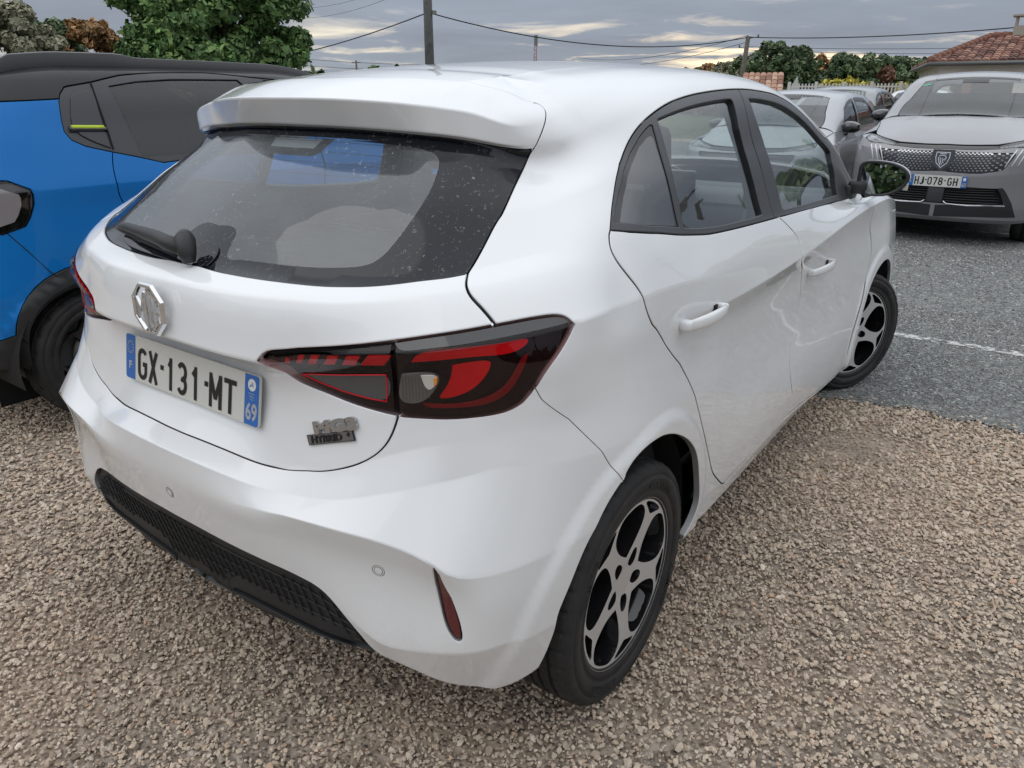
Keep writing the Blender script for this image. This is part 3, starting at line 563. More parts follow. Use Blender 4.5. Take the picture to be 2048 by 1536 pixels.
DBLUE={
'split':1.1913,
'dlo':[(1.0646,1.2111),(1.0495,1.1913),(1.0401,1.1781),(1.0257,1.118),(1.0229,1.0751),(1.0446,1.0426),(1.1006,1.0175),(1.2103,0.989),(1.308,0.9662),(1.4255,0.9347),(1.7569,0.9523),(2.2069,0.947),(2.9069,0.9312),(3.1069,0.9944),(2.3835,1.278),(2.0768,1.2946),(1.8351,1.3189),(1.5587,1.3051),(1.3838,1.2863),(1.2363,1.2542),(1.1075,1.2358)],
'icut':7,
'ibelt':11,
'itop':13,
'pane':[(1.3091,1.2354),(1.4459,1.2552),(1.621,1.2675),(1.9911,1.2748),(2.1769,1.0014),(2.1769,0.9698),(1.7569,0.9751),(1.3416,0.9684)],
'pane2':[(2.1499,1.2789),(2.3706,1.2756),(2.9569,1.0207),(2.2569,0.9663)],
'quarter':[(1.1157,1.1913),(1.1418,1.2081),(1.2253,1.2258),(1.2148,1.118),(1.2074,1.0034),(1.1526,1.0277),(1.0952,1.0593),(1.0714,1.0919),(1.0776,1.122)],
'lime':[(1.0593,1.0874),(1.2078,1.0825)],
'fseam':[(1.2346,1.2505),(1.2237,1.1543),(1.2221,1.0675),(1.2173,0.9982)],
'cut':[(1.2103,0.989),(1.1905,0.9431),(1.179,0.889),(1.178,0.8405),(1.1918,0.7826),(1.3118,0.705),(1.3918,0.605),(1.3918,0.4665)],
'lamp':[(0.5209,0.8997),(0.6434,0.9049),(0.7792,0.9084),(0.7969,0.9056),(0.8564,0.872),(0.8617,0.8521),(0.8582,0.8142),(0.8392,0.7592),(0.8212,0.7236),(0.7529,0.693),(0.6146,0.7155),(0.5248,0.6997)],
'rail':[-0.14,1.75]}

# ================================================================== the white hatchback
M_white=paint('white_paint',(.78,.79,.80),.45,amount=.8)
M_black=mat('black_plastic',(.018,.019,.021),.55,bump=(700,.12,.001))
M_trim=mat('satin_trim',(.040,.042,.047),.38,bump=(500,.06,.001))
M_gloss=mat('gloss_black',(.006,.006,.007),.08,coat=1)
M_dark=mat('cavity_black',(.006,.006,.006),.9)
M_rubber=mat('tyre_rubber',(.016,.016,.017),.72,bump=(260,.25,.0015),var=(9,(.035,.032,.028),.45,.8))
M_chrome=mat('chrome',(.72,.73,.75),.06,metal=1)
M_alu=mat('machined_aluminium',(.66,.66,.66),.38,metal=.55,bump=(900,.05,.0005))
M_cast=mat('brake_metal',(.28,.27,.24),.45,metal=.8)
M_rimblk=mat('rim_black',(.008,.008,.009),.14,coat=.6)
M_red=mat('lamp_red',(.60,.006,.016),.4,spec=.3)
M_redd=mat('lamp_dark_red',(.16,.004,.010),.4,spec=.3)
M_refl=mat('lamp_reflector',(.13,.125,.12),.3,metal=.4)
M_lens=thin_glass('lamp_lens',(.86,.52,.52),1.0,ior=1.42)
M_refr=mat('reflector_red',(.10,.004,.006),.12,coat=1)
M_lampblk=mat('lamp_black',(.006,.004,.005),.35,spec=.2)
M_int=mat('interior_grey',(.13,.135,.14),.85,bump=(300,.15,.001))
M_intl=mat('headliner',(.55,.55,.53),.9)
M_seat=mat('seat_cloth',(.035,.038,.043),.9,bump=(500,.3,.001))
M_gwin=thin_glass('side_glass',(.78,.88,.85),1.0,dirt=.03,drops=True,ior=2.1)
M_gq=thin_glass('quarter_glass',(.20,.22,.22),1.0,dirt=.05,ior=2.1)
M_grear=thin_glass('rear_glass',(.80,.88,.90),1.0,dirt=.13,streak=True)
M_gscr=thin_glass('screen_glass',(.88,.92,.91),1.0,dirt=.03)
def _frit(m,nt,b):
    s=streaks(nt,.5); n=tex(nt,'Noise',6,Detail=5)
    c=mixn(nt,s,mixn(nt,ramp(nt,n.outputs[0],[(.3,0.),(.75,.18)]),(.006,.008,.012),(.035,.04,.048)),(.55,.54,.50)); nt.links.new(c,b.inputs['Base Color'])
    nt.links.new(ramp(nt,s,[(0,.07),(1,.6)]),b.inputs['Roughness'])
M_frit=mat('glass_frit',(.015,.015,.016),.08,spec=.34,fn=_frit)
M_fritq=mat('glass_frit_side',(.012,.012,.013),.06)
M_plate=mat('plate_white',(.62,.62,.58),.35,coat=.3); M_blue=mat('plate_blue',(.012,.13,.46),.35,coat=.3); M_ink=mat('plate_ink',(.008,.008,.009),.4); M_wht=mat('plate_ink_white',(.75,.75,.75),.4); M_yel=mat('star_yellow',(.7,.5,.05),.4)

W=Loft(LINES,CREASE,XK,WK); W.disp=arch_disp
WV=W.V
def sv(x,z,S=W,vhi=None):
    u=S.uc+(x-S.xk); vs=np.linspace(0,vhi or S.V[-2],1500); zz=S.P(np.full_like(vs,u),vs)[:,2]; return (u,float(vs[np.abs(zz-z).argmin()]))
def frame_at(S,u,V,side=1,o=0.):
    """point, right, up, normal on the body at (u,V)"""
    sg=-1. if u<0 else 1.; a=np.array([abs(u)]); v=np.array([V]); p=S.P(a,v)[0]; n=S.N(a,v)[0]; t=(S.P(a+.003,v)-S.P(np.maximum(a-.003,0),v))[0]
    for q in (p,n,t): q[1]*=-sg*side
    t=t*sg; t-=n*np.dot(t,n); t/=np.linalg.norm(t); up=np.cross(n,t)
    if up[2]<0: up=-up
    t=np.cross(up,n); return p+n*o,t,up,n
def on_frame(fr,v):
    p,t,up,n=fr; v=np.asarray(v); return p+v[:,0:1]*t+v[:,1:2]*up+v[:,2:3]*n
WHITE=tag(empty('white_hatchback'),'large white hatchback in the foreground seen from its right rear corner','car')
def wheel(name,parent,loc,rz,cap='MG',steps=200):
    """axis along y, outer face towards -y"""
    w=empty(name,loc,rz); w.parent=parent
    # tyre
    prof=[(.206,-.062),(.214,-.080),(.224,-.086),(.236,-.0895),(.2365,-.0885),(.245,-.0885),(.2455,-.0900),(.262,-.0935),(.276,-.0930),(.276,-.0922),(.282,-.0917),(.2825,-.0925),(.292,-.0895),(.300,-.0845),(.3055,-.077),(.3075,-.071),(.3088,-.058),(.3093,-.050),(.3020,-.0485),(.3020,-.0415),(.3098,-.040),(.3106,-.018),(.3035,-.0165),(.3035,-.0095),(.3108,-.008),(.3108,.008),(.3035,.0095),(.3035,.0165),(.3106,.018),(.3098,.040),(.3020,.0415),(.3020,.0485),(.3093,.050),(.3075,.071),(.300,.0845),(.276,.093),(.236,.0895),(.206,.062)]
    n=steps; v=[];f=[]
    for i,(r,h) in enumerate(prof):
        for k in range(n):
            a=2*math.pi*k/n; rr=r; hh=h
            if .3050<r and abs(h)>.049:      # shoulder blocks
                if k%5==0: rr-=.0055
            elif .3095<r and abs(h)<.045:
                kk=(k+ (3 if h>0 else 0)+int(abs(h)*120))%5
                if kk==0: rr-=.0022
            elif .29<r<=.3056 and k%5==0 and abs(h)<.09: rr-=.003
            v.append((rr*math.cos(a),hh,rr*math.sin(a)))
    for i in range(len(prof)-1):
        for k in range(n): f.append((i*n+k,i*n+(k+1)%n,(i+1)*n+(k+1)%n,(i+1)*n+k))
    ty=mesh('tyre',v,f,M_rubber,w,True)
    for pp in ty.data.polygons: pp.use_smooth=abs(pp.center[1])>.074 and math.hypot(pp.center[0],pp.center[2])<.302
    # lettering moulded in the sidewall
    def ring_text(s,a0,size,r,h):
        tv,tf=text_mesh(s,size,.002,1.25,.0006)
        a=math.radians(a0)-tv[:,0]/r; rr=r+tv[:,1]
        return np.stack([rr*np.cos(a),np.full(len(a),h)-tv[:,2]*.9,rr*np.sin(a)],-1),tf
    mb=MB()
    for s_,a0 in (('KUMHO',150),('KUMHO',-30),('ECOWING',60),('195/55R16',-120)):
        if cap!='MG': continue
        tv,tf=ring_text(s_,a0,.027,.2605,-.0937); mb.add(tv,tf)
    if mb.v: mb.parts('sidewall_word',M_rubber,ty,False)
    # rim face: five forked spokes
    def pol(r,a): return (r*math.cos(R(a)),r*math.sin(R(a)))
    outer=[pol(.2165,a) for a in np.arange(0,360,3)]
    holes=[]
    def smoothloop(pts,k=5):
        p=np.array(pts+pts[:3]); return spl(np.array(pts+[pts[0]]),.004)[:-1]
    for i in range(5):
        c=55+72*i
        ed=[(.071,36),(.076,30),(.084,24.5),(.098,17.5),(.12,12.3),(.145,10.0),(.168,10.0),(.185,12.6),(.197,16.8),(.2045,21)]
        L=[pol(r,c+a) for r,a in ed]; Rr=[pol(r,c+72-a) for r,a in ed]
        arc=[pol(.2078,c+a) for a in (25,30,36,42,47)]
        holes.append(smoothloop(L+arc+Rr[::-1][:-1]))
        tri=[(.178,0),(.183,4.2),(.191,8.2),(.199,12.4),(.2045,15.2),(.2078,14.5),(.2085,8),(.2085,0),(.2085,-8),(.2078,-14.5),(.2045,-15.2),(.199,-12.4),(.191,-8.2),(.183,-4.2)]
        holes.append(smoothloop([pol(r,c+a) for r,a in tri]))
        pk=[(.041,-13),(.041,0),(.041,13),(.050,20),(.062,17),(.075,12),(.088,6),(.091,0),(.088,-6),(.075,-12),(.062,-17),(.050,-20)]
        holes.append(smoothloop([pol(r,c+a) for r,a in pk]))
    loops=[np.array(outer)]+[np.array(h) for h in holes]
    pts=[];ed=[]
    for l in loops:
        o=len(pts);m=len(l); pts+=list(l); ed+=[(o+i,o+(i+1)%m) for i in range(m)]
    vo,_,fo,ov,_,_=delaunay_2d_cdt([Vector(p) for p in pts],ed,[],0,1e-7); q=np.array([tuple(p) for p in vo])
    cen=np.array([q[list(ff)].mean(0) for ff in fo]); ok=inside(loops[0],cen)
    for l in loops[1:]: ok&=~inside(l,cen)
    def yface(r): return -.0795+.020*np.clip((.21-r)/.2,0,1)**1.5-.004*np.exp(-((r-.05)/.04)**2)
    rq=np.hypot(q[:,0],q[:,1]); V=[(a[0],float(yface(r)),a[1]) for a,r in zip(q,rq)]
    F=[tuple(ff) for ff,k in zip(fo,ok) if k]
    a,b,c=[Vector(V[i]) for i in F[0]]
    if (b-a).cross(c-a).y>0: F=[t[::-1] for t in F]
    ML=M_alu if cap=='MG' else M_rimblk
    rim=mesh('rim_face',V,F,ML,w,False)
    # black flanks of the spokes
    mb=MB(); inv={o:i for i,l in enumerate(ov) for o in l}; base=0
    for k,l in enumerate(loops):
        m=len(l); idx=[inv[base+i] for i in range(m)]; base+=m
        cx=l.mean(0); d=.045 if k and (k-1)%3==0 else (.03 if k==0 else .022)
        top=[V[i] for i in idx]; 
        mid=[(p[0],p[1]+.0025,p[2]) for p in top]
        s_=1. if k==0 else (.90 if (k-1)%3==0 else .82)
        bot=[(cx[0]+(p[0]-cx[0])*s_,p[1]+d,cx[1]+(p[2]-cx[1])*s_) for p in top]
        vv=top+bot; ff=[(i,(i+1)%m,m+(i+1)%m,m+i) for i in range(m)]
        mb.add(vv,ff)
        if k and (k-1)%3==2: mb.add(bot,[tuple(range(m))])
    mb.build('spoke_flanks',M_rimblk,w,True)
    mb=MB(); mb.lathe([(.2155,-.0795),(.2195,-.0835),(.2215,-.0800),(.2205,-.0745),(.212,-.072)],96); mb.build('rim_edge',ML,w,True)
    mb=MB(); mb.lathe([(.208,-.072),(.200,-.045),(.192,-.02),(.190,.05),(.207,.065)],64); mb.lathe([(.0,.02),(.08,.02),(.10,.03)],32); mb.build('rim_barrel',M_rimblk,w,True)
    mb=MB(); mb.lathe([(.035,-.012),(.125,-.012),(.125,.004),(.035,.004)],48); mb.build('brake_disc',M_cast,w,True)
    mb=MB(); 
    for a in (118,):
        x,z=pol(.118,a); mb.box((x,-.012,z),(.075,.05,.06),Matrix.Rotation(R(-(a-90)),3,'Y'),bev=.012)
    mb.build('brake_caliper',M_cast,w,True)
    mb=MB()
    for i in range(5):
        x,z=pol(.062,55+72*i); mb.lathe([(0,-.058),(.0095,-.058),(.0105,-.054),(.0105,-.035)],6,c=(x,0,z))
    mb.parts('wheel_nut',M_rimblk,w,False)
    mb=MB(); mb.lathe([(0,-.0665),(.024,-.0665),(.0285,-.0655),(.031,-.0625),(.0315,-.055)],40); cp=mb.build('centre_cap',M_rimblk,w,True)
    if cap=='MG':
        mb=MB(); oc=[(.021*math.cos(R(22.5+45*k)),.021*math.sin(R(22.5+45*k))) for k in range(8)]; ic=[(x*.84,z*.84) for x,z in oc]
        mb.add([(x,-.0675,z) for x,z in oc+ic],[(k,(k+1)%8,8+(k+1)%8,8+k) for k in range(8)])
        tv,tf=text_mesh('MG',.024,.001,.72,.0004); mb.add([(p[0],-.0676,p[1]) for p in tv],tf); 
        e=mb.build('cap_emblem',M_alu,cp,False); cp.rotation_euler=(0,R(35),0)
    return w
def near_arch(p):
    m=np.zeros(len(p),bool)
    for cx in (0.,2.57):
        r=np.hypot(p[:,0]-cx,p[:,2]-.311); m|=(r>.37)&(r<.475)&(p[:,1]>.6)
    return m
def white_car():
    root=WHITE; D=DATA; C=lambda k,**a:spl(D[k],**a); V=WV
    rev=lambda a:np.asarray(a)[::-1]
    seam,cutA,cutB,cutC,gb=C('seam'),C('cutA'),C('cutB'),C('cutC'),C('glassbot')
    v=lambda i,f=0:float(V[i]+f*(V[min(i+1,17)]-V[i]))
    line=lambda *p:spl(np.array(p),smooth=False)
    J=lambda *s:np.concatenate([np.asarray(a)[(0 if i==0 else 1):] for i,a in enumerate(s)])
    def both(half): 
        P=mirror_loop(half); return loop(np.concatenate([P,P[:1]]))
    # ---------------- tailgate, spoiler, rear window
    lower=C('spl')
    tg_half=J(rev(gb),cutC,)
    lt=C('lamptop'); k=np.abs(lt-cutC[-1]).sum(1).argmin(); lampb=J(C('lampbotI')); gap=C('gap')
    tail=J(rev(gb),line(gb[0],cutC[0]),cutC,line(cutC[-1],lt[k]),rev(lt[:k+1]),rev(lampb),line(lampb[0],gap[0]),gap)
    TG=panel(W,'tailgate',both(tail),M_white,root,step=.016,flange=.02)
    sph=J(seam,line(seam[-1],cutA[0]),cutA,line(cutA[-1],lower[-1]),rev(lower)); spP=mirror_loop(sph); spl_=loop(np.concatenate([spP,spP[:1]])); onseam=np.array([np.abs(seam-[abs(a_),b_]).sum(1).min()<.004 for a_,b_ in spl_[0]]); spl_=(spl_[0],np.where(onseam,.15,1.)); SP=panel(W,'spoiler',spl_,M_white,TG,step=.014,flange=.015)
    gtop=[(0,v(13,.45)),(.3,v(13,.45)),(.6,v(13,.45)),(.8,v(13,.4)),(.853,v(13,.3))]; gtop=spl([(a,b-.002) for a,b in gtop])
    cb=cutB-np.array([[.004,0]])
    gl=J(gtop,line(gtop[-1],cb[0]),cb,line(cb[-1],gb[0]),gb)
    clear=C('clear'); top0=clear[0]; notch=spl([tuple(clear[-1]),(.105,v(11,.15)),(.09,v(11,.22)),(.083,v(11,.42)),(.07,v(11,.5)),(0,v(11,.52))])
    ch=J(clear,notch); P=mirror_loop(ch); clr=loop(np.concatenate([P,P[:1]]))
    RW=panel(W,'rear_window',clr,M_grear,TG,gap=0,roll=0,flange=0,off=-.0035,step=.03)
    panel(W,'window_border',both(gl),M_frit,TG,holes=[clr],gap=0,roll=0,flange=0,off=-.0036,step=.02)
    # heating wires on the rear window
    mb=MB()
    for i in range(11):
        t=.16+.075*i; vv=V[11]+ (V[13]-V[11])*t
        us=np.linspace(-.78,.78,90); q=np.stack([us,np.full_like(us,vv)],-1); q=q[inside(clr[0],q)]
        if len(q)<4: continue
        p=W.P(np.abs(q[:,0]),q[:,1])-W.N(np.abs(q[:,0]),q[:,1])*.005; p[:,1]*=-np.sign(q[:,0]+1e-9); mb.tube(p,.0006,3)
    mb.build('heating_wires',M_dark,RW)
    # high brake lamp behind the glass
    def uvring(pts): P=mirror_loop(spl(pts,smooth=False)); return loop(np.concatenate([P,P[:1]]))
    o_=uvring([(0,v(12,.87)),(.125,v(12,.87)),(.11,v(12,.62)),(.095,v(12,.58)),(0,v(12,.58))]); i_=uvring([(0,v(12,.86)),(.09,v(12,.86)),(.082,v(12,.70)),(0,v(12,.70))])
    BL=panel(W,'brake_lamp_housing',o_,M_frit,TG,holes=[i_],gap=0,roll=0,flange=0,off=-.009); panel(W,'brake_lamp',i_,mat('brake_lamp_lens',(.35,.33,.33),.3),TG,gap=0,roll=0,flange=0,off=-.012)
    # ---------------- bumper
    lb=C('lampbotO'); fs=C('fseam'); ar=C('archR'); dt=list(D['difftop']); dt=[p for p in dt]+[(.548,.118)]; dts=spl(dt)
    low=line((.548,.118),(.575,.085),(.64,.05),(.72,.05),(.775,.08),tuple(ar[-1]))
    low=spl([(.548,.118),(.575,.09),(.62,.065),(.68,.055),(.735,.065),(.775,.11),tuple(ar[-1])])
    bp=J(rev(gap),line(gap[0],lb[-1]),rev(lb),line(lb[0],fs[0]),fs,line(fs[-1],ar[0]),ar,rev(low),rev(dts))
    rf=C('reflector'); rfl=loop(np.concatenate([rf,rf[:1]])); rfm=loop(np.concatenate([rf*[-1,1],rf[:1]*[-1,1]]))
    bl_=both(bp); nf=np.array([np.abs(fs-[abs(a_),b_]).sum(1).min()<.004 for a_,b_ in bl_[0]]); bl_=(bl_[0],np.where(nf,.3,bl_[1])); BU=panel(W,'rear_bumper',bl_,M_white,root,holes=[rfl,rfm],step=.015,flange=.02,fine=(near_arch,.0075))
    panel(W,'reflector',rfl,M_refr,BU,gap=.001,off=-.004,flange=.004); panel(W,'reflector',rfm,M_refr,BU,gap=.001,off=-.004,flange=.004)
    for u,vv in (D['sensor'][0],D['sensor2'][0]):
        fr=frame_at(W,u,vv); mb=MB(); n=28
        for r0,r1,h0,h1,mi in ((.0125,.0135,.0006,.0006,1),(.0085,.0095,.0008,.0008,1),(0,.0085,.0012,.0010,0)):
            vvv=[(r0*math.cos(2*math.pi*k/n),r0*math.sin(2*math.pi*k/n),h0) for k in range(n)]+[(r1*math.cos(2*math.pi*k/n),r1*math.sin(2*math.pi*k/n),h1) for k in range(n)]
            mb.add(on_frame(fr,vvv),[(k,(k+1)%n,n+(k+1)%n,n+k) for k in range(n)],mi)
        mb.build('parking_sensor',None,BU,mats=[M_white,M_dark])
    # ---------------- diffuser with moulded lattice
    dl=spl(list(D['difflow'])+[(.548,.118)]); 
    DF=panel(W,'diffuser',both(J(dts,rev(dl))),M_black,root,gap=.001,off=-.010,flange=.03,step=.02)
    und=spl([(0,.0),(.5,.0),(.7,.01)]); 
    panel(W,'diffuser_lip',both(J(dl,line(tuple(dl[-1]),(.575,.09)),spl([(.575,.09),(.64,.06),(.66,.01)]),line((.66,.01),(0,.01)))),M_black,DF,gap=0,off=-.002,flange=.01,step=.03)
    gi=[(p[0]*.985,p[1]-.012) for p in dt if p[0]<.53]+[(.525,.135)]; gl_=[(p[0],p[1]+.020) for p in D['difflow']]
    gpoly=mirror_loop(J(spl(gi),line((.525,.135),gl_[-1]),rev(spl(gl_))))
    mb=MB()
    def rib(q,r=.0022,o=-.006):
        q=np.asarray(q); ins=inside(gpoly,q); 
        run=[]
        for a,k in zip(q,ins):
            if k: run.append(a)
            if (not k or a is q[-1]) and len(run)>2:
                b=np.array(run); p=W.P(np.abs(b[:,0]),b[:,1])+W.N(np.abs(b[:,0]),b[:,1])*o; p[:,1]*=-np.sign(b[:,0]+1e-9); mb.tube(p,r,4,cap=False); run=[]
            elif not k: run=[]
    for i in range(-46,47):
        t=np.linspace(.10,.24,24); rib(np.stack([i*.0235+(t-.1)*-.42,t],-1),.0026)
    for i in range(7):
        us=np.linspace(-.56,.56,150); rib(np.stack([us,.128+.0165*i+0*us],-1),.0017,-.0075)
    mb.build('diffuser_lattice',M_black,DF,True)
    # ---------------- tail lamps, both sides
    for s in (1,-1):
        def FX(a): a=np.asarray(a); return a*[s,1]
        sp_=C('split'); le=C('lampend'); lbi=C('lampbotI'); ks=np.abs(lt-sp_[0]).sum(1).argmin()
        inn=J(lt[:ks+1],line(lt[ks],sp_[0]),sp_,line(sp_[-1],lbi[0]),lbi); out=J(lt[ks:],le,lb,line(lb[-1],sp_[-1]),rev(sp_))
        for nm,poly in (('tail_lamp',out),('tailgate_lamp',inn)):
            lp=loop(np.concatenate([FX(poly),FX(poly[:1])]))
            H=panel(W,nm,lp,M_lampblk,root,gap=.0025,off=-.016,flange=.01,roll=.001,step=.02)
            panel(W,'lens',lp,M_lens,H,gap=.0042,off=.001,roll=0,flange=0,step=.014)
            def piece(key,mt,off,n2): 
                if key not in D or len(D[key])<3: return
                q=spl(list(D[key])+[D[key][0]],.006,smooth=len(D[key])>4); panel(W,n2,loop(FX(q)),mt,H,gap=0,roll=.001,off=off,flange=.006,step=.02)
            if nm=='tail_lamp':
                fc=spl(list(D['facet'])+[D['facet'][0]],.006); panel(W,'lamp_rim',loop(FX(fc)),M_gloss,H,gap=0,roll=.001,off=.0022,flange=.003,step=.02)
                piece('redbar',M_red,-.009,'light_bar'); piece('redmid',M_red,-.010,'brake_light'); piece('redsweep',M_redd,-.005,'light_sweep'); piece('clearO',M_refl,.0022,'reversing_light'); piece('bulb',mat('bulb_reflector',(.62,.60,.57),.3,metal=.3),.0040,'bulb_reflector'); piece('amber',mat('amber_glow',(.75,.28,.03),.4),.0055,'amber_bulb')
                q=np.array(D['clearO']); cu=np.linspace(q[:,0].min()+.003,q[:,0].max()-.004,12); ribs=MB()
                for c_ in cu:
                    vv=np.linspace(q[:,1].min(),q[:,1].max(),14); z_=np.stack([np.full(14,c_),vv],-1); z_=z_[inside(q,z_)]
                    if len(z_)>2: p=W.P(z_[:,0],z_[:,1])-W.N(z_[:,0],z_[:,1])*-.0026; p[:,1]*=-s; ribs.tube(p,.0009,4)
                tag(ribs.build('lens_ribs',M_refl,H),kind='stuff')
            else:
                for i in range(6): piece('seg%d'%i,M_red,-.005,'light_segment')
                piece('clearI',mat('lamp_grey',(.10,.10,.105),.22,metal=.4),.0022,'fog_light')
                q=np.array(D['clearI']+[D['clearI'][0]]); q=spl(q,.006,smooth=False); p=W.P(q[:,0],q[:,1])-W.N(q[:,0],q[:,1])*-.003; p[:,1]*=-s; MB().tube(p,.0012,4).build('light_outline',M_red,H)
    # ---------------- side: body side, doors, glazing (right, then mirrored)
    rd,bc,ac=C('rdrear'),C('bcut'),C('acut'); db,dtp=C('dlobot'),C('dlotop'); aF=C('archF'); le=C('lampend')
    V2=v(2,.10)
    ib=np.abs(db-bc[0]).sum(1).argmin(); 
    drb=line(tuple(rd[-1]),(rd[-1][0]+.03,rd[-1][1]-.012),(bc[-1][0],v(2,.12)))
    bcl=J(bc,line(tuple(bc[-1]),(bc[-1][0],v(2,.12))))
    dfb=line((bc[-1][0],v(2,.12)),(ac[-1][0]-.03,v(2,.02)),tuple(ac[-1]))
    ia=np.abs(db-ac[0]).sum(1).argmin()
    rdoor=loop(J(db[:ib+1],line(db[ib],bcl[0]),bcl,rev(drb),rev(rd)),line(rd[0],db[0]))
    fdoor=loop(J(db[ib:ia+1],line(db[ia],ac[0]),ac,rev(dfb),rev(bcl),line(bcl[0],db[ib])))
    doors_out=loop(J(rd,drb,dfb,rev(ac),line(ac[0],db[ia]),db[ia:],rev(dtp),line(dtp[0],rd[0])))
    x2u=lambda x:W.uc+x-W.xk
    a_end=(x2u(2.42),v(12,.5))
    outer=J(line(tuple(aF[-1]),(x2u(.36),.075),(x2u(1.2),.06),(x2u(2.12),.06),(x2u(2.135),.16),tuple(ac[-1])))
    outer=J(outer,rev(ac),line(ac[0],(x2u(2.30),v(11,.0)),a_end))
    top=line(a_end,(x2u(2.40),v(15)),(x2u(2.2),v(15)),(x2u(1.9),v(15)),(x2u(1.66),v(15,.3)),(x2u(1.58),v(17)-1e-4))
    r17=line((x2u(1.58),v(17)-1e-4),(x2u(.1),v(17)-1e-4),(.40,v(17)-1e-4))
    ks=np.abs(seam-[.40,v(16)]).sum(1).argmin(); d40=line((.40,v(17)-1e-4),tuple(seam[ks]))
    kl=np.abs(lt-cutC[-1]).sum(1).argmin()
    rest=J(seam[ks:],line(seam[-1],cutA[0]),cutA,cutB,cutC,line(cutC[-1],lt[kl]),lt[kl:],le,line(le[-1],fs[0]),fs,line(fs[-1],aF[0]),aF)
    body=loop(outer,top,('0',r17),('0',d40),rest); nf=np.array([np.abs(fs-p_).sum(1).min()<.004 for p_ in body[0]]); body=(body[0],np.where(nf,.3,body[1]))
    BS=panel(W,'body_side',body,M_white,root,holes=[doors_out],step=.015,flange=.018,fine=(near_arch,.0075)); flip_y(BS)
    RD=panel(W,'rear_door',rdoor,M_white,root,step=.015,flange=.018,fine=(near_arch,.0075)); FD=panel(W,'front_door',fdoor,M_white,root,step=.018,flange=.018)
    RDl=flip_y(RD); FDl=flip_y(FD)
    # glazing
    bs=C('bseam'); it=np.abs(dtp-bs[0]).sum(1).argmin(); ib2=np.abs(db-bs[-1]).sum(1).argmin()
    cl=lambda key:loop(np.array(D[key]+[D[key][0]])) 
    def cls(key,corner=()): 
        return loop(spl(np.array(D[key]+[D[key][0]]),.006,smooth=False))
    qp,qc,rp,fp=cls('qpane'),cls('qclear'),cls('rpane'),cls('fpane')
    tr_r=loop(J(dtp[:it+1],line(dtp[it],bs[0]),bs,line(bs[-1],db[ib2]),rev(db[:ib2+1]))); tr_f=loop(J(dtp[it:],rev(db[ib2:]),line(db[ib2],bs[-1]),rev(bs),line(bs[0],dtp[it])))
    for nm,lp,hs,pa,pal in (('window_frame',tr_r,[qp,rp],RD,RDl),('window_frame',tr_f,[fp],FD,FDl)):
        o=panel(W,nm,lp,M_trim,pa,holes=hs,gap=.0015,roll=.003,off=-.001,flange=.02,step=.016); flip_y(o,parent=pal)
    for nm,lp,mt,pa,pal in (('window_pane',rp,M_gwin,RD,RDl),('window_pane',fp,M_gwin,FD,FDl)):
        o=panel(W,nm,lp,mt,pa,gap=-.004,roll=0,flange=0,off=-.012,step=.03); flip_y(o,parent=pal)
    o=panel(W,'quarter_glass_border',qp,M_fritq,RD,holes=[qc],gap=0,roll=0,flange=0,off=-.004,step=.02); flip_y(o,parent=RDl)
    o=panel(W,'quarter_window',qc,M_gq,RD,gap=0,roll=0,flange=0,off=-.004,step=.03); flip_y(o,parent=RDl)
    # belt weatherstrip
    q=db+np.array([[0,.009]]); p=W.P(q[:,0],q[:,1])+W.N(q[:,0],q[:,1])*.004; p[:,1]*=-1
    # ---------------- front wing, bonnet, screen, roof, nose
    cx=2.57; arcpts=[(cx+.37*math.cos(a),.305+.378*math.sin(a)) for a in np.linspace(R(192),R(-12),44)]
    fa=[sv(x,z) for x,z in arcpts]
    fwo=J(spl([(x2u(2.135),.07)]+[tuple(fa[0])],smooth=False),np.array(fa),line(fa[-1],(x2u(2.99),.09),(x2u(3.29),.12),(x2u(3.29),v(9,.3)),(x2u(2.42),v(9,.95)),(x2u(2.30),v(10,.9)),tuple(ac[0])),ac,line(tuple(ac[-1]),(x2u(2.135),.16),(x2u(2.135),.07)))
    FW=panel(W,'front_wing',loop(fwo),M_white,root,step=.018,fine=(near_arch,.0085)); flip_y(FW)
    def roofz(x,w):
        xs=np.r_[-.12,-.04,.02,np.arange(.1,3.31,.05)]; zs=np.r_[1.4335,1.446,1.4555,np.interp(np.arange(.1,3.31,.05)+W.uc-W.xk,W.ug,W.Z[17])]
        return makima(xs,zs,x)+.0195*(1-(w/.402)**2)
    su=np.linspace(-.402,.402,61); sx=W.P(np.abs(su),np.interp(np.abs(su),seam[:,0],seam[:,1]))[:,0]+.001
    def patch(name,x0,x1,mt,n=50,edge=0):
        t=np.linspace(0,1,n)[:,None]; X=x0[None]*(1-t)+x1[None]*t; Wd=np.broadcast_to(su[None],X.shape); Zz=roofz(X.ravel(),Wd.ravel()).reshape(X.shape)
        P=np.stack([X,Wd,Zz],-1); e=1e-3; dzx=(roofz(X.ravel()+e,Wd.ravel())-roofz(X.ravel()-e,Wd.ravel()))/(2*e); dzw=-2*.0195*Wd.ravel()/.402**2
        N=np.stack([-dzx,-dzw,np.ones_like(dzx)],-1); N/=np.linalg.norm(N,axis=1,keepdims=True)
        m=X.shape[1]; i=np.arange(n*m).reshape(n,m); f=np.stack([i[:-1,:-1],i[1:,:-1],i[1:,1:],i[:-1,1:]],-1).reshape(-1,4)
        V_=P.reshape(-1,3); 
        # short return at the rear edge
        r=V_[:m].copy(); r[:,2]-=.012; V_=np.concatenate([V_,V_[:m],r]); N=np.concatenate([N,np.tile([-1,0,.1],(2*m,1))]); o=n*m
        f=list(map(tuple,f))+[(o+k,o+k+1,o+m+k+1,o+m+k) for k in range(m-1)]
        return mesh(name,V_,f,mt,root,True,normals=N)
    one=np.ones_like(su)
    patch('roof',sx,1.60*one,M_white,90)
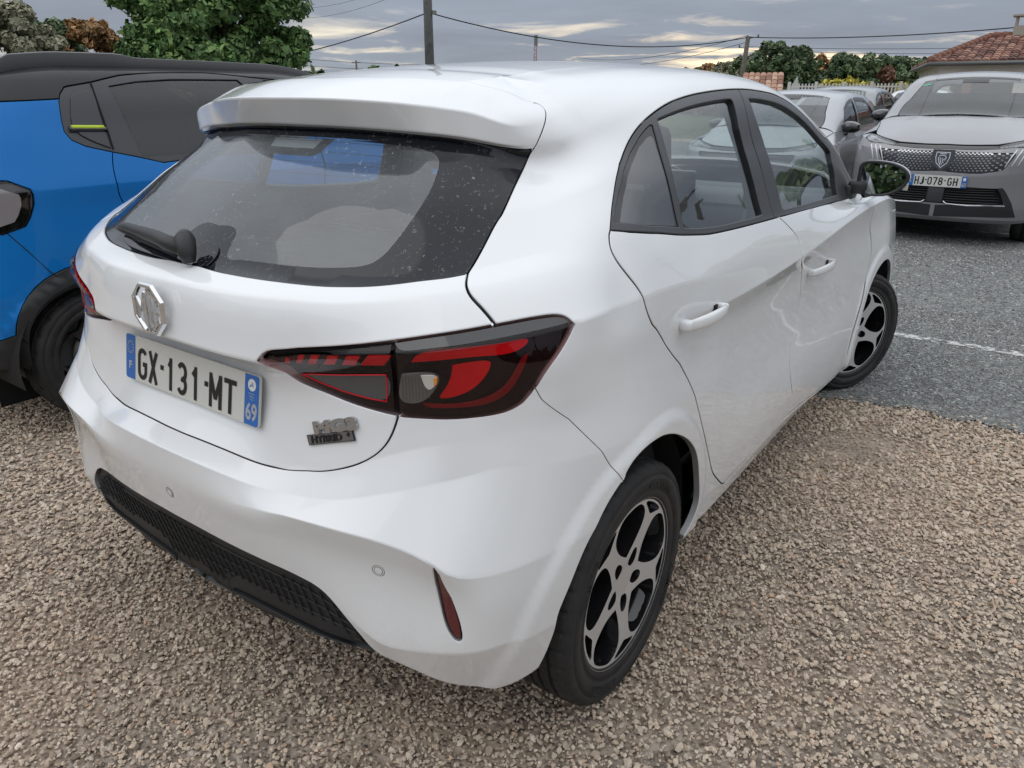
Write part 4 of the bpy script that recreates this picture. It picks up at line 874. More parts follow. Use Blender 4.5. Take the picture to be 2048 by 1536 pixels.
    patch('windscreen',1.606*one,2.60*one,M_gscr,30)
    patch('bonnet',2.61*one,3.30*one,M_white,30)
    sc=panel(W,'windscreen_edge',loop(line((x2u(1.61),v(17)-1e-3),(x2u(2.6),v(17)-1e-3),(x2u(2.6),v(16)),(x2u(2.4),v(15,.1)),(x2u(1.9),v(15,.1)),(x2u(1.67),v(15,.4)),(x2u(1.61),v(17)-1e-3))),M_gscr,root,gap=0,roll=0,flange=0,off=0,step=.05); flip_y(sc)
    bn=panel(W,'bonnet_edge',loop(line((x2u(2.62),v(17)-1e-3),(x2u(3.29),v(17)-1e-3),(x2u(3.29),v(9,.35)),(x2u(2.45),v(9,.98)),(x2u(2.45),v(12)),(x2u(2.62),v(16)),(x2u(2.62),v(17)-1e-3))),M_white,root,gap=.001,step=.03); flip_y(bn)
    # nose
    vs=np.linspace(.02,V[17]-1e-3,60); sec=W.P(np.full_like(vs,x2u(3.29)),vs); t=np.linspace(-1,1,41); P=[]
    for (x,w,z) in sec:
        zc=min(max((z-.2)/.68,0),1); bulge=.16*(1-(2*zc-1)**4)*(.6+.4*zc)
        for k in t: P.append((3.29+bulge*(1-abs(k)**2.4),-w*k,z+(.012*(1-k*k) if z>.8 else 0)))
    m=len(t); i=np.arange(len(P)).reshape(-1,m); mesh('front_bumper',P,np.stack([i[:-1,:-1],i[:-1,1:],i[1:,1:],i[1:,:-1]],-1).reshape(-1,4),M_white,root)
    # ---------------- dark inner shell, wheel wells, underbody
    du=np.linspace(.0,x2u(3.27),170); dv=np.linspace(.0,V[16],90); U,VV=np.meshgrid(du,dv,indexing='ij'); P=W.P(U,VV)-W.N(U,VV)*.022
    cc=np.stack([(U[:-1,:-1]+U[1:,1:])/2,(VV[:-1,:-1]+VV[1:,1:])/2],-1).reshape(-1,2)
    drop=inside(doors_out[0],cc)&(cc[:,1]>np.interp(cc[:,0],db[:,0],db[:,1])-.0)
    for l in (rp,fp,qp): drop|=inside(l[0],cc)
    drop|=inside(clr[0],cc)|inside(np.concatenate([gl,[(0,gl[-1][1])]]),cc)
    pc=W.P(cc[:,0],cc[:,1])
    for wx in (0,2.57): drop|=(np.hypot(pc[:,0]-wx,pc[:,2]-.31)<.40)&(pc[:,2]<.75)&(pc[:,1]>.5)
    drop|=(cc[:,0]>x2u(1.58))&(cc[:,1]>v(15))&(cc[:,0]<x2u(2.6))
    m=P.shape[1]; i=np.arange(P.shape[0]*m).reshape(-1,m); f=np.stack([i[:-1,:-1],i[:-1,1:],i[1:,1:],i[1:,:-1]],-1).reshape(-1,4)[~drop]
    Pr=P.reshape(-1,3).copy(); Pr[:,1]*=-1; Pl=P.reshape(-1,3); nv=len(Pr)
    mesh('inner_shell',np.concatenate([Pr,Pl]),np.concatenate([f,f[:,::-1]+nv]),mat('shell_grey',(.035,.036,.038),.9),root,False)
    mb=MB()
    for wx in (0.,2.57):
        for s in (-1,1):
            n=30; y0,y1=s*.60,s*.83; v_=[]; a0,a1=(-8,166) if wx==0 else (10,186)
            for k in range(n+1):
                a=R(a0+(a1-a0)*k/n)
                for y,r in ((y0,.395),(y1,.395)): v_.append((wx+r*math.cos(a),y,.31+r*math.sin(a)))
            mb.add(v_,[(2*k,2*k+1,2*k+3,2*k+2) for k in range(n)]); mb.add([(wx-.38,y0,.22),(wx+.38,y0,.22),(wx+.38,y0,.72),(wx-.38,y0,.72)],[(0,1,2,3)])
    mb.parts('wheel_well_liner',M_dark,root,merge=2)
    mb=MB(); mb.box((1.38,0,.22),(3.3,1.16,.04)); mb.box((1.28,0,.215),(1.8,1.56,.04)); mb.box((-.12,0,.30),(.5,.9,.05)); mb.parts('underbody',M_dark,root)
    # ---------------- wheels
    wheel('wheel',root,(0,-.782,.311),0); wheel('wheel',root,(2.57,-.782,.311),STEER)
    wheel('wheel',root,(0,.782,.311),math.pi,steps=100); wheel('wheel',root,(2.57,.782,.311),math.pi+STEER,steps=100)
    # ---------------- door handles
    for (u0,v0),(u1,v1),pa,pal in ((D['handles'][0],D['handles'][1],RD,RDl),(D['handles'][3],D['handles'][4],FD,FDl)):
        p0,_,_,n0=frame_at(W,u0,v0); p1,_,_,n1=frame_at(W,u1,v1); n=np.array([0,-1,0.]); d=p1-p0; Ln=np.linalg.norm(d); d/=Ln; up=np.cross(d,n); up/=np.linalg.norm(up); up*=np.sign(up[2])
        v_=[];ff=[]; K=26; m=14
        for k in range(K+1):
            t=k/K; c=p0+d*Ln*(t*1.04-.02); arch=math.sin(math.pi*min(max(t,0),1))**.55
            lift=.010+.030*arch if t<.9 else .010+.030*arch*(1-((t-.9)/.1)**2*.2)
            hh=(.0165 if t<.55 else .0165-.0035*((t-.55)/.45))*(.55+.45*min(1,math.sin(math.pi*t)**.35)); th=.0085*(.5+.5*arch)
            for j in range(m):
                a=2*math.pi*j/m; v_.append(c+n*(lift+th*math.cos(a)*1.1)+up*(hh*math.copysign(abs(math.sin(a))**.8,math.sin(a))+.004*math.sin(math.pi*t)))
        for k in range(K):
            for j in range(m): ff.append((k*m+j,k*m+(j+1)%m,(k+1)*m+(j+1)%m,(k+1)*m+j))
        ff+=[tuple(range(m)),tuple(K*m+j for j in range(m))[::-1]]
        h=mesh('door_handle',v_,ff,M_white,pa); 
        # feet of the grip
        h2=flip_y(h,parent=pal)
        mb=MB()
        c0=p0+d*Ln*.02+n*.012; mb.box(c0,(.030,.03,.026),bev=.008); c1=p0+d*Ln*.985+n*.012; mb.box(c1,(.022,.03,.022),bev=.006)
        [flip_y(o,parent=pal) for o in mb.parts('handle_foot',M_white,pa,True)]
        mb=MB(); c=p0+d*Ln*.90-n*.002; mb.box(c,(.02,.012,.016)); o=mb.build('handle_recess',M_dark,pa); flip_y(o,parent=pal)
    # ---------------- door mirror
    for s in (-1,1):
        ctr=np.array([2.06,s*.928,1.108]); pts=[]
        # outline of the glass side seen from behind: (outwards, up)
        ol=[(-.100,.030),(-.098,.058),(-.085,.070),(-.04,.073),(.01,.069),(.055,.056),(.085,.034),(.095,.010),(.088,-.012),(.065,-.038),(.035,-.058),(-.005,-.068),(-.05,-.070),(-.085,-.064),(-.097,-.045),(-.101,-.01)]
        ol=spl(np.array(ol+[ol[0]]),.006)[:-1]; n=len(ol)
        def ring(sc,dx,sh=(0,0)): return [(ctr[0]+dx+.18*(a+.1)*.35,ctr[1]+s*(a*sc+sh[0]),ctr[2]+b*sc+sh[1]) for a,b in ol]
        R0=[ring(.86,.004),ring(.93,-.006),ring(1.0,-.004),ring(1.02,.008)]; Rs=[ring(1.022,.010),ring(1.03,.03),ring(.99,.06),ring(.88,.09,(-.004,-.002)),ring(.66,.115,(-.01,-.006)),ring(.3,.13,(-.016,-.01))]
        MR=tag(empty('door_mirror',(0,0,0)),None); MR.parent=root
        def skin(name,rs,mt,cap=False):
            v_=[p for r in rs for p in r]; ff=[]
            for i in range(len(rs)-1):
                for k in range(n): ff.append((i*n+k,i*n+(k+1)%n,(i+1)*n+(k+1)%n,(i+1)*n+k))
            if cap: ff.append(tuple((len(rs)-1)*n+k for k in range(n)))
            return mesh(name,v_,[f if s>0 else f[::-1] for f in ff],mt,MR)
        skin('mirror_bezel',R0,M_black); skin('mirror_shell',Rs,M_white,True)
        g=[(p[0]+.052*(p[2]-ctr[2])*1.0+.003,p[1],p[2]) for p in ring(.862,.004)]; mesh('mirror_glass',g,[tuple(range(n)) if s>0 else tuple(range(n))[::-1]],mat('mirror',(.75,.78,.80),.01,metal=1),MR,False)
        mb=MB(); mb.box((2.09,s*.832,1.072),(.10,.075,.055),bev=.018); mb.box((2.10,s*.80,1.045),(.13,.03,.07),bev=.01); mb.parts('mirror_foot',M_black,MR,True)
        mb=MB(); mb.box((2.085,s*1.012,1.083),(.012,.02,.03),Matrix.Rotation(R(20)*s,3,'Z'),bev=.004); mb.build('indicator',mat('indicator_lens',(.5,.5,.48),.2,coat=1),MR,True)
    # ---------------- wiper
    def gp(u,V_,o): 
        p=W.P(np.array([abs(u)]),np.array([V_]))[0]+W.N(np.array([abs(u)]),np.array([V_]))[0]*o; p[1]*=-np.sign(u+1e-9); return p
    VG=lambda f:V[11]+(V[12]-V[11])*f
    mb=MB(); pa=[gp(-.0,VG(.10),.012),gp(.005,VG(.20),.03),gp(.0,VG(.27),.045)]
    mb.tube([gp(.034,VG(-.02),.008),gp(.030,VG(.03),.024),gp(.020,VG(.09),.034),gp(.008,VG(.15),.038),gp(-.002,VG(.19),.036),gp(-.006,VG(.205),.030)],[.012,.019,.022,.022,.018,.008],18)
    WP=mb.build('wiper_arm',M_black,TG,True)
    mb=MB(); arm=[gp(.02,VG(.06),.034),gp(-.05,VG(.085),.036),gp(-.10,VG(.12),.036),gp(-.16,VG(.145),.032),gp(-.22,VG(.16),.030),gp(-.30,VG(.165),.027),gp(-.37,VG(.15),.018)]
    mb.tube(arm,[.018,.017,.0155,.0145,.013,.011,.005],12); mb.build('wiper_lever',M_black,WP,True)
    mb=MB(); mb.tube([gp(-u,VG(.03+.10*math.sin(u*4)),.010) for u in np.linspace(.03,.40,16)],.0045,6); mb.build('wiper_blade',M_rubber,WP,True)
    mb=MB(); mb.lathe([(0,.004),(.03,.004),(.034,0)],20,axis='z'); 
    base=loop(spl(np.array([(.075,VG(.02)),(.085,VG(.16)),(.05,VG(.30)),(.01,VG(.32)),(-.06,VG(.20)),(-.20,VG(.12)),(-.36,VG(.08)),(-.30,VG(.02)),(-.1,VG(-.0)),(.02,VG(-.02)),(.075,VG(.02))]),.01)); panel(W,'wiper_seat',base,M_frit,WP,gap=0,roll=.001,off=.001,flange=.004,step=.03)
    # ---------------- emblem: chrome octagon with letters
    O=np.array([-.609,-.004,1.001]); X=np.array([0,-1,0.]); t2=.03; Y=np.array([math.sin(t2),0,math.cos(t2)]); Nn=np.cross(X,Y)
    fr=(O,X,Y,Nn); mb=MB(); r=[.0625,.0600,.0530,.0505]; h=[.0,.007,.007,.001]
    vv=[]
    for rr,hh in zip(r,h): vv+=[(rr*math.cos(R(22.5+45*k)),rr*math.sin(R(22.5+45*k))*.96,hh) for k in range(8)]
    mb.add(on_frame(fr,vv),[(i*8+k,i*8+(k+1)%8,i*8+8+(k+1)%8,i*8+8+k) for i in range(3) for k in range(8)])
    EM=mb.build('emblem',M_chrome,TG)
    mb=MB()
    def bar(pts,wd,hh=.006):
        p=np.array(pts,float)
        for a,b in zip(p[:-1],p[1:]):
            d=(b-a)/np.linalg.norm(b-a); nn=np.array([-d[1],d[0]])*wd/2; e=d*wd*.2
            c=[a-e+nn,a-e-nn,b+e-nn,b+e+nn]; vv=[(q[0],q[1],0.) for q in c]+[(q[0]*1.0,q[1],hh) for q in c]
            mb.add(on_frame(fr,vv),[(4,5,6,7),(0,4,7,3),(1,2,6,5),(0,1,5,4),(2,3,7,6)])
    bar([(-.043,-.020),(-.043,.020),(-.026,-.006),(-.009,.034),(-.006,-.044)],.0075); bar([(-.0435,-.02),(-.043,.018)],.0085)
    bar([(.037,.012),(.036,.022),(.018,.036),(.006,.044),(.006,-.044),(.018,-.036),(.036,-.022),(.037,-.004),(.022,-.004)],.0075)
    mb.build('emblem_letters',M_chrome,EM)
    # ---------------- model badges
    fr=frame_at(W,.448,.752,1,.0); mb=MB(); tv,tf=text_mesh('MG3',.033,.006,1.72,.0022); tv[:,2]+=.003; mb.add(on_frame(fr,tv*[.98,.98,1]),tf); mb.build('model_badge',mat('badge_chrome',(.50,.51,.53),.12,metal=1),TG)
    fr=frame_at(W,.440,.7265,1,.0); mb=MB(); vv=[(x,y,z) for z in(.0,.0035) for x,y in((-.060,-.0105),(.060,-.0105),(.058,.0105),(-.062,.0105))]
    mb.add(on_frame(fr,vv),[(4,5,6,7),(0,1,5,4),(1,2,6,5),(2,3,7,6),(3,0,4,7)],0)
    vi=[(x*.975,y*.86,.0040) for x,y in((-.060,-.0105),(.060,-.0105),(.058,.0105),(-.062,.0105))]; mb.add(on_frame(fr,vi),[(0,1,2,3)],1)
    tv,tf=text_mesh('HYBRID',.0205,.0022,1.13,.0005); tv[:,2]+=.0048; tv[:,0]-=.010; mb.add(on_frame(fr,tv),tf,0); tv,tf=text_mesh('+',.017,.002,1,.0005); tv[:,2]+=.0048; tv+=[.047,.003,0]; mb.add(on_frame(fr,tv),tf,0)
    mb.build('hybrid_badge',None,TG,mats=[mat('badge_black',(.015,.015,.017),.25),mat('badge_grey',(.30,.31,.33),.18,metal=1)])
    # ---------------- number plate
    PC,PT=(-.5495,0.0,.829),.188
    plate(root,PC,PT,'GX-131-MT',[(-.1853,.040),(-.139,.040),(-.101,.0135),(-.067,.018),(-.0193,.041),(.0305,.021),(.0755,.014),(.1096,.047),(.1625,.044)],.077,-.009,'69',(-.26,-.2181,.2119,.26),True)
    interior(root)
def glyph(ch,w,h,t):
    """one character of a plate as thick strokes"""
    W2,H2=w/2-t/2,h/2-t/2; arc=lambda cx,cy,rx,ry,a0,a1,n=12:[(cx+rx*math.cos(R(a0+(a1-a0)*k/n)),cy+ry*math.sin(R(a0+(a1-a0)*k/n))) for k in range(n+1)]
    r=min(W2,H2*.55); S_={'-':[[(-w/2,0),(w/2,0)]],'X':[[(-W2,H2+t/2),(W2,-H2-t/2)],[(W2,H2+t/2),(-W2,-H2-t/2)]],'T':[[(-w/2,H2),(w/2,H2)],[(0,H2),(0,-H2-t/2)]],
     '1':[[(W2-t*.1,-H2-t/2),(W2-t*.1,H2+t/2)],[(W2,H2-.001),(-W2-t*.2,H2-h*.20)]],'M':[[(-W2,-H2-t/2),(-W2,H2+t/2)],[(-W2,H2),(0,-H2*.55)],[(0,-H2*.55),(W2,H2)],[(W2,H2+t/2),(W2,-H2-t/2)]],
     'H':[[(-W2,-H2-t/2),(-W2,H2+t/2)],[(W2,-H2-t/2),(W2,H2+t/2)],[(-W2,0),(W2,0)]],'J':[[(W2,H2+t/2),(W2,-H2+r)]+arc(0,-H2+r,W2,r,0,-180)],'0':[arc(0,H2-r,W2,r,0,180)+arc(0,-H2+r,W2,r,180,360)+[(W2,H2-r)]],
     '7':[[(-w/2,H2),(W2,H2),(-W2*.3,-H2-t/2)]],'8':[arc(0,H2*.48,W2*.92,H2*.52,-90,270,24),arc(0,-H2*.46,W2,H2*.54,-90,270,24)],'3':[arc(0,H2*.46,W2*.95,H2*.54,150,-80,16)+[(-W2*.2,-.0)],arc(0,-H2*.46,W2,H2*.54,80,-150,16)],
     'G':[arc(0,H2-r,W2,r,25,180)+arc(0,-H2+r,W2,r,180,360)+[(W2,0),(W2*.1,0)]]}
    out=[]
    for k,pl in enumerate(S_.get(ch,[])):
        p=np.array(pl,float); d=np.diff(p,axis=0); d/=np.maximum(np.linalg.norm(d,axis=1,keepdims=True),1e-9); n=np.stack([-d[:,1],d[:,0]],-1); m=np.concatenate([n[:1],(n[:-1]+n[1:]),n[-1:]]); m[1:-1]/=np.maximum((m[1:-1]**2).sum(1,keepdims=True),.8)/2; tt=t if ch!='-' else h
        L_=p+m*tt/2; R_=p-m*tt/2; z=.0032+.0002*k; v=[(a[0],a[1],z) for a in L_]+[(a[0],a[1],z) for a in R_]; q=len(p); out.append((v,[(i,q+i,q+i+1,i+1) for i in range(q-1)]))
    return out
def plate(root,c,tilt,txt,spans,hgt,dy,dep,xs,region=True,face=-1,rz=0):
    """French plate, local x to the reader's right"""
    X=np.array([0,-1.,0]) if face<0 else np.array([0,1.,0]); Y=np.array([math.sin(tilt)*(1 if face<0 else -1),0,math.cos(tilt)]); fr=(np.array(c),X,Y,np.cross(X,Y)); L,bl,br,Rr=xs
    def bow(v): v=np.array(v,float); v[:,2]-=.0; return on_frame(fr,v)
    mb=MB()
    def rnd(x0,x1,y0,y1,r,z,cl,cr):
        pts=[]
        for cx,cy,a0,k in ((x1-r,y1-r,0,cr),(x0+r,y1-r,90,cl),(x0+r,y0+r,180,cl),(x1-r,y0+r,270,cr)):
            if k: pts+=[(cx+r*math.cos(R(a0+15*j)),cy+r*math.sin(R(a0+15*j)),z) for j in range(7)]
            else: pts.append((x1 if cx>(x0+x1)/2 else x0,y1 if cy>(y0+y1)/2 else y0,z))
        return pts
    o=rnd(L,Rr,-.055,.055,.008,.0022,1,1); n=len(o); b=[(p[0],p[1],-.004) for p in o]
    mb.add(bow(o+b),[tuple(range(n))]+[(i,n+i,n+(i+1)%n,(i+1)%n) for i in range(n)])
    PL=mb.build('number_plate',M_plate,root)
    mb=MB(); mb.add(bow(rnd(L+.0005,bl,-.0545,.0545,.0075,.0026,1,0)),[tuple(range(16))]); mb.add(bow(rnd(br,Rr-.0005,-.0545,.0545,.0075,.0026,0,1)),[tuple(range(16))]); mb.parts('plate_band',M_blue,PL)
    mb=MB(); 
    for ch,(x,w) in zip(txt,spans):
        hh=hgt if ch!='-' else .0115
        for tv,tf in glyph(ch,w,hh,.0112): mb.add(bow(np.array(tv)+[x,dy+(.009 if ch=='-' else 0),0]),tf)
    mb.build('plate_characters',M_ink,PL)
    mb=MB(); xc=(br+Rr)/2; xl=(L+bl)/2
    def put(t,x,y,h,w=None,b=.01):
        tv,tf=text_mesh(t,1.,.001,1,b); s=tv.max(0)-tv.min(0); k=h/s[1]; tv[:,1]*=k; tv[:,0]*=(w/s[0] if w else k); tv[:,2]=.0029; mb.add(bow(tv+[x,y,0]),tf)
    put(dep,xc,-.025,.040,.038,.03); put('F',xl,-.020,.019,.013,.03)
    if region:
        cr=[(xc+.0132*math.cos(R(15*k)),.033+.0132*math.sin(R(15*k)),.0028) for k in range(24)]; mb.add(bow(cr),[tuple(range(24))])
        for i,t in enumerate(('Auvergne','Rhône','Alpes')): put(t,xc,.014-.0062*i,.0045 if i else .0050,None,.006)
    else: mb.add(bow([(xc-.012,.012,.0028),(xc+.012,.012,.0028),(xc+.012,.042,.0028),(xc-.012,.042,.0028)]),[(0,1,2,3)])
    mb.build('plate_lettering',M_wht,PL)
    mb=MB()
    for k in range(12):
        a=R(30*k); x,y=xl+.0125*math.cos(a),.024+.0145*math.sin(a); st=[(x+ (.0026 if j%2==0 else .0011)*math.sin(R(36*j)),y+(.0026 if j%2==0 else .0011)*math.cos(R(36*j)),.0029) for j in range(10)]; mb.add(bow(st),[tuple(range(9,-1,-1))])
    mb.build('plate_stars',M_yel,PL)
    if region:
        mb=MB(); mb.add(bow([(xc-.008,.028,.0031),(xc-.0045,.034,.0031),(xc-.002,.031,.0031),(xc+.001,.040,.0031),(xc+.006,.029,.0031),(xc+.003,.0295,.0031),(xc+.0008,.036,.0031),(xc-.001,.0295,.0031)]),[tuple(range(7,-1,-1))]); mb.build('plate_symbol',M_blue,PL)
    return PL
def cushion(mb,c,d,rot=None,bev=.04,mi=0): mb.box(c,d,rot,mi,bev)
def seat_parts(root,x,y,zf=.42,headrest=True,sc=1.0,dirx=1):
    """front seat; dirx=+1 faces +x"""
    st=empty('seat',(x,y,0)); st.parent=root
    mb=MB(); mb.box((.02*dirx,0,zf+.06),(.52,.50,.16),bev=.06); mb.build('seat_cushion',M_seat,st,True)
    rot=Matrix.Rotation(R(-20)*dirx,3,'Y')
    mb=MB(); mb.box((-.32*dirx,0,zf+.40),(.15,.49,.66),rot,bev=.065)
    for s in (-1,1): mb.box((-.28*dirx,s*.215,zf+.33),(.17,.09,.46),rot,bev=.04)
    mb.parts('seat_back',M_seat,st,True)
    if headrest:
        mb=MB(); mb.box((-.445*dirx,0,zf+.83),(.105,.27,.19),Matrix.Rotation(R(-12)*dirx,3,'Y'),bev=.045)
        h=mb.build('headrest',M_seat,st,True); mb=MB()
        for s in (-1,1): mb.tube([(-.42*dirx,s*.06,zf+.65),(-.44*dirx,s*.06,zf+.80)],.007,8)
        mb.parts('headrest_post',M_chrome,h,True)
    return st
def steering(root,x,y,z,dirx=1):
    mb=MB(); rot=Matrix.Rotation(R(-65)*dirx,3,'Y'); pts=[tuple(rot@Vector((.18*math.cos(R(10*k)),.18*math.sin(R(10*k)),0))+Vector((x,y,z))) for k in range(37)]
    mb.tube(pts,.014,8,cap=False); mb.box((x+.02*dirx,y,z-.01),(.06,.13,.11),rot,bev=.02)
    for a in (0,180,270): mb.tube([(x,y,z),tuple(rot@Vector((.17*math.cos(R(a+90)),.17*math.sin(R(a+90)),0))+Vector((x,y,z)))],.014,6)
    mb.tube([(x,y,z),(x+.25*dirx,y,z-.12)],.035,10); return mb.build('steering_wheel',M_int,root,True)
def interior(root):
    mb=MB(); mb.box((1.2,0,.36),(3.0,1.5,.05)); 
    for s in (-1,1): mb.box((1.15,s*.735,.68),(1.9,.03,.60),bev=.01)
    mb.parts('cabin_lining',M_seat,root,True); mb=MB(); mb.box((2.38,0,.76),(.22,1.46,.52),bev=.08); mb.box((2.27,0,.93),(.40,1.46,.15),bev=.06); mb.parts('dashboard',M_int,root,True); mb=MB(); mb.box((1.6,0,.52),(1.1,.22,.32),bev=.05); mb.build('centre_console',M_int,root,True)
    mb=MB(); mb.box((2.06,.02,1.02),(.02,.27,.16),Matrix.Rotation(R(-8),3,'Y'),bev=.008); mb.box((2.08,.42,1.03),(.02,.20,.11),Matrix.Rotation(R(-12),3,'Y'),bev=.006); mb.parts('dash_screen',M_gloss,root,True)
    mb=MB(); mb.box((2.068,0,.955),(.012,.9,.006)); mb.box((2.05,-.52,.95),(.012,.13,.012)); mb.parts('dash_trim',M_chrome,root)
    seat_parts(root,1.30,.37); seat_parts(root,1.30,-.37)
    mb=MB(); mb.box((.50,0,.52),(.50,1.30,.17),bev=.06); mb.box((.14,0,.80),(.15,1.30,.55),Matrix.Rotation(R(-20),3,'Y'),bev=.06)
    rs=mb.parts('rear_bench',M_seat,root,True)[1]
    for y in (-.38,.38):
        mb=MB(); mb.box((.0,y,1.10),(.09,.25,.13),Matrix.Rotation(R(-12),3,'Y'),bev=.04); mb.build('headrest',M_seat,rs,True)
    mb=MB(); mb.box((-.17,0,.90),(.44,1.04,.02),Matrix.Rotation(R(3),3,'Y')); mb.box((-.1,0,.58),(.5,1.0,.5)); mb.parts('boot_lining',mat('boot_carpet',(.02,.02,.022),.95),root)
    steering(root,1.88,.37,.95)
    # roof lining
    xs=np.linspace(.12,1.58,24); ws=np.linspace(-.56,.56,15); P=[]
    for x in xs:
        zc=float(np.interp(x+W.uc-W.xk,W.ug,W.Z[17]))
        for w in ws: P.append((x,w,zc+.0-.05*(w/.56)**4-.03))
    i=np.arange(len(P)).reshape(24,15); mesh('headliner',P,np.stack([i[:-1,:-1],i[:-1,1:],i[1:,1:],i[1:,:-1]],-1).reshape(-1,4),M_intl,root)
    # light trim on the centre pillars
    for s in (-1,1):
        mb=MB(); mb.tube([(1.06,s*.755,1.02),(1.03,s*.69,1.25),(1.0,s*.615,1.43)],[.035,.032,.03],8); mb.build('pillar_trim',M_intl,root,True)
        mb=MB(); mb.box((1.08,s*.69,1.17),(.004,.004,.4)); 
        bl=MB(); bl.add([(1.02,s*.70,1.32),(1.07,s*.70,1.32),(1.10,s*.68,.80),(1.05,s*.68,.80)],[(0,1,2,3)]); bl.build('seat_belt',mat('belt_webbing',(.30,.29,.27),.8),root)
    mb=MB(); mb.box((1.72,0,1.385),(.03,.23,.065),bev=.012); mb.tube([(1.72,0,1.40),(1.70,0,1.46)],.012,8); mb.build('inside_mirror',M_gloss,root,True)

# ================================================================== ground
def ground():
    def soil(m,nt,b):
        vo=tex(nt,'Voronoi',62,'Object'); vo.feature='F1'; n1=tex(nt,'Noise',.9,Detail=5); n2=tex(nt,'Noise',6,Detail=6,Roughness=.65)
        c=ramp(nt,vo.outputs['Color'],[(0,(0.131,0.108,0.088)),(.4,(0.271,0.224,0.178)),(.75,(0.411,0.350,0.289)),(1,(0.578,0.516,0.446))])
        c=mixn(nt,ramp(nt,n1.outputs[0],[(.42,0.),(.66,.75)]),c,(0.473,0.350,0.254)); c=mixn(nt,ramp(nt,n2.outputs[0],[(.35,.5),(.6,0.)]),c,(0.158,0.131,0.108))
        nt.links.new(c,b.inputs['Base Color'])
        bp=nt.nodes.new('ShaderNodeBump'); bp.inputs['Strength'].default_value=.9; bp.inputs['Distance'].default_value=.012; nt.links.new(ramp(nt,vo.outputs['Distance'],[(0,1.),(.5,0.)]),bp.inputs['Height']); nt.links.new(bp.outputs[0],b.inputs['Normal'])
    def tar(m,nt,b):
        vo=tex(nt,'Voronoi',75); n1=tex(nt,'Noise',1.1,Detail=6); n2=tex(nt,'Noise',9,Detail=5)
        c=ramp(nt,vo.outputs['Color'],[(0,(0.060,0.061,0.061)),(.45,(0.146,0.150,0.147)),(.8,(0.283,0.291,0.283)),(1,(0.581,0.599,0.581))])
        c=mixn(nt,ramp(nt,n1.outputs[0],[(.45,0.),(.7,.55)]),c,(0.205,0.209,0.196)); c=mixn(nt,ramp(nt,n2.outputs[0],[(.3,.5),(.55,0.)]),c,(0.068,0.070,0.072)); nt.links.new(c,b.inputs['Base Color'])
        bp=nt.nodes.new('ShaderNodeBump'); bp.inputs['Strength'].default_value=.8; bp.inputs['Distance'].default_value=.008; nt.links.new(ramp(nt,vo.outputs['Distance'],[(0,1.),(.5,0.)]),bp.inputs['Height']); nt.links.new(bp.outputs[0],b.inputs['Normal'])
    Ms=mat('gravel_bed',rough=.95,fn=soil); Ma=mat('worn_asphalt',rough=.9,fn=tar)
    Mg=mat('field_grass',(.05,.07,.025),.95,var=(.6,(.10,.105,.05),.3,.7))
    def grid(name,x0,x1,y0,y1,z,m,n=1):
        return tag(mesh(name,[(x0,y0,z),(x1,y0,z),(x1,y1,z),(x0,y1,z)],[(0,1,2,3)],m,None,False),kind='structure')
    grid('terrain',-400,1500,-1200,1200,-.03,Mg)
    # gravel bed, slightly uneven
    xs=np.linspace(-14,26,161); ys=np.linspace(-26,26,161); X,Y=np.meshgrid(xs,ys,indexing='ij'); Zz=.004*np.sin(X*2.1+1)*np.sin(Y*1.7)-.006
    i=np.arange(X.size).reshape(X.shape); tag(mesh('gravel_ground',np.stack([X,Y,Zz],-1).reshape(-1,3),np.stack([i[:-1,:-1],i[1:,:-1],i[1:,1:],i[:-1,1:]],-1).reshape(-1,4),Ms),kind='structure')
    # asphalt aisle with a crumbling edge
    rng=np.random.default_rng(3); yy=np.arange(-24,24,.05); e=2.47+.10*np.sin(yy*1.3)+.05*np.sin(yy*4.1+1)+.035*rng.standard_normal(len(yy)); e=np.where((yy<-.9)&(yy>-2.2),e+.02,e)
    v=[(a,b,.004) for a,b in zip(e,yy)]+[(24.,b,.004) for b in yy]; n=len(yy); tag(mesh('asphalt_aisle',v,[(k,n+k,n+k+1,k+1) for k in range(n-1)],Ma,None,False),kind='structure')
    def worn(m,nt,b):
        n1=tex(nt,'Noise',16,Detail=6,Roughness=.7); out=nt.nodes['Material Output']; tr=nt.nodes.new('ShaderNodeBsdfTransparent'); mx=nt.nodes.new('ShaderNodeMixShader')
        nt.links.new(ramp(nt,n1.outputs[0],[(.44,0.),(.56,1.)]),mx.inputs[0]); nt.links.new(b.outputs[0],mx.inputs[1]); nt.links.new(tr.outputs[0],mx.inputs[2]); nt.links.new(mx.outputs[0],out.inputs[0])
    Mw=mat('worn_white_paint',(.55,.55,.53),.8,fn=worn)
    for x in (3.73,8.60):
        ys=np.linspace(-9,9,180); w=.045; v=[(x-w+.006*math.sin(y*9),y,.0085) for y in ys]+[(x+w+.006*math.sin(y*7),y,.0085) for y in ys]; n=len(ys)
        tag(mesh('bay_line',v,[(k,n+k,n+k+1,k+1) for k in range(n-1)],Mw,None,False),kind='structure')
    # ---- loose stones, real ones, where they can be told apart
    peb=[]; 
    pc=bpy.data.collections.new('stone_shapes')
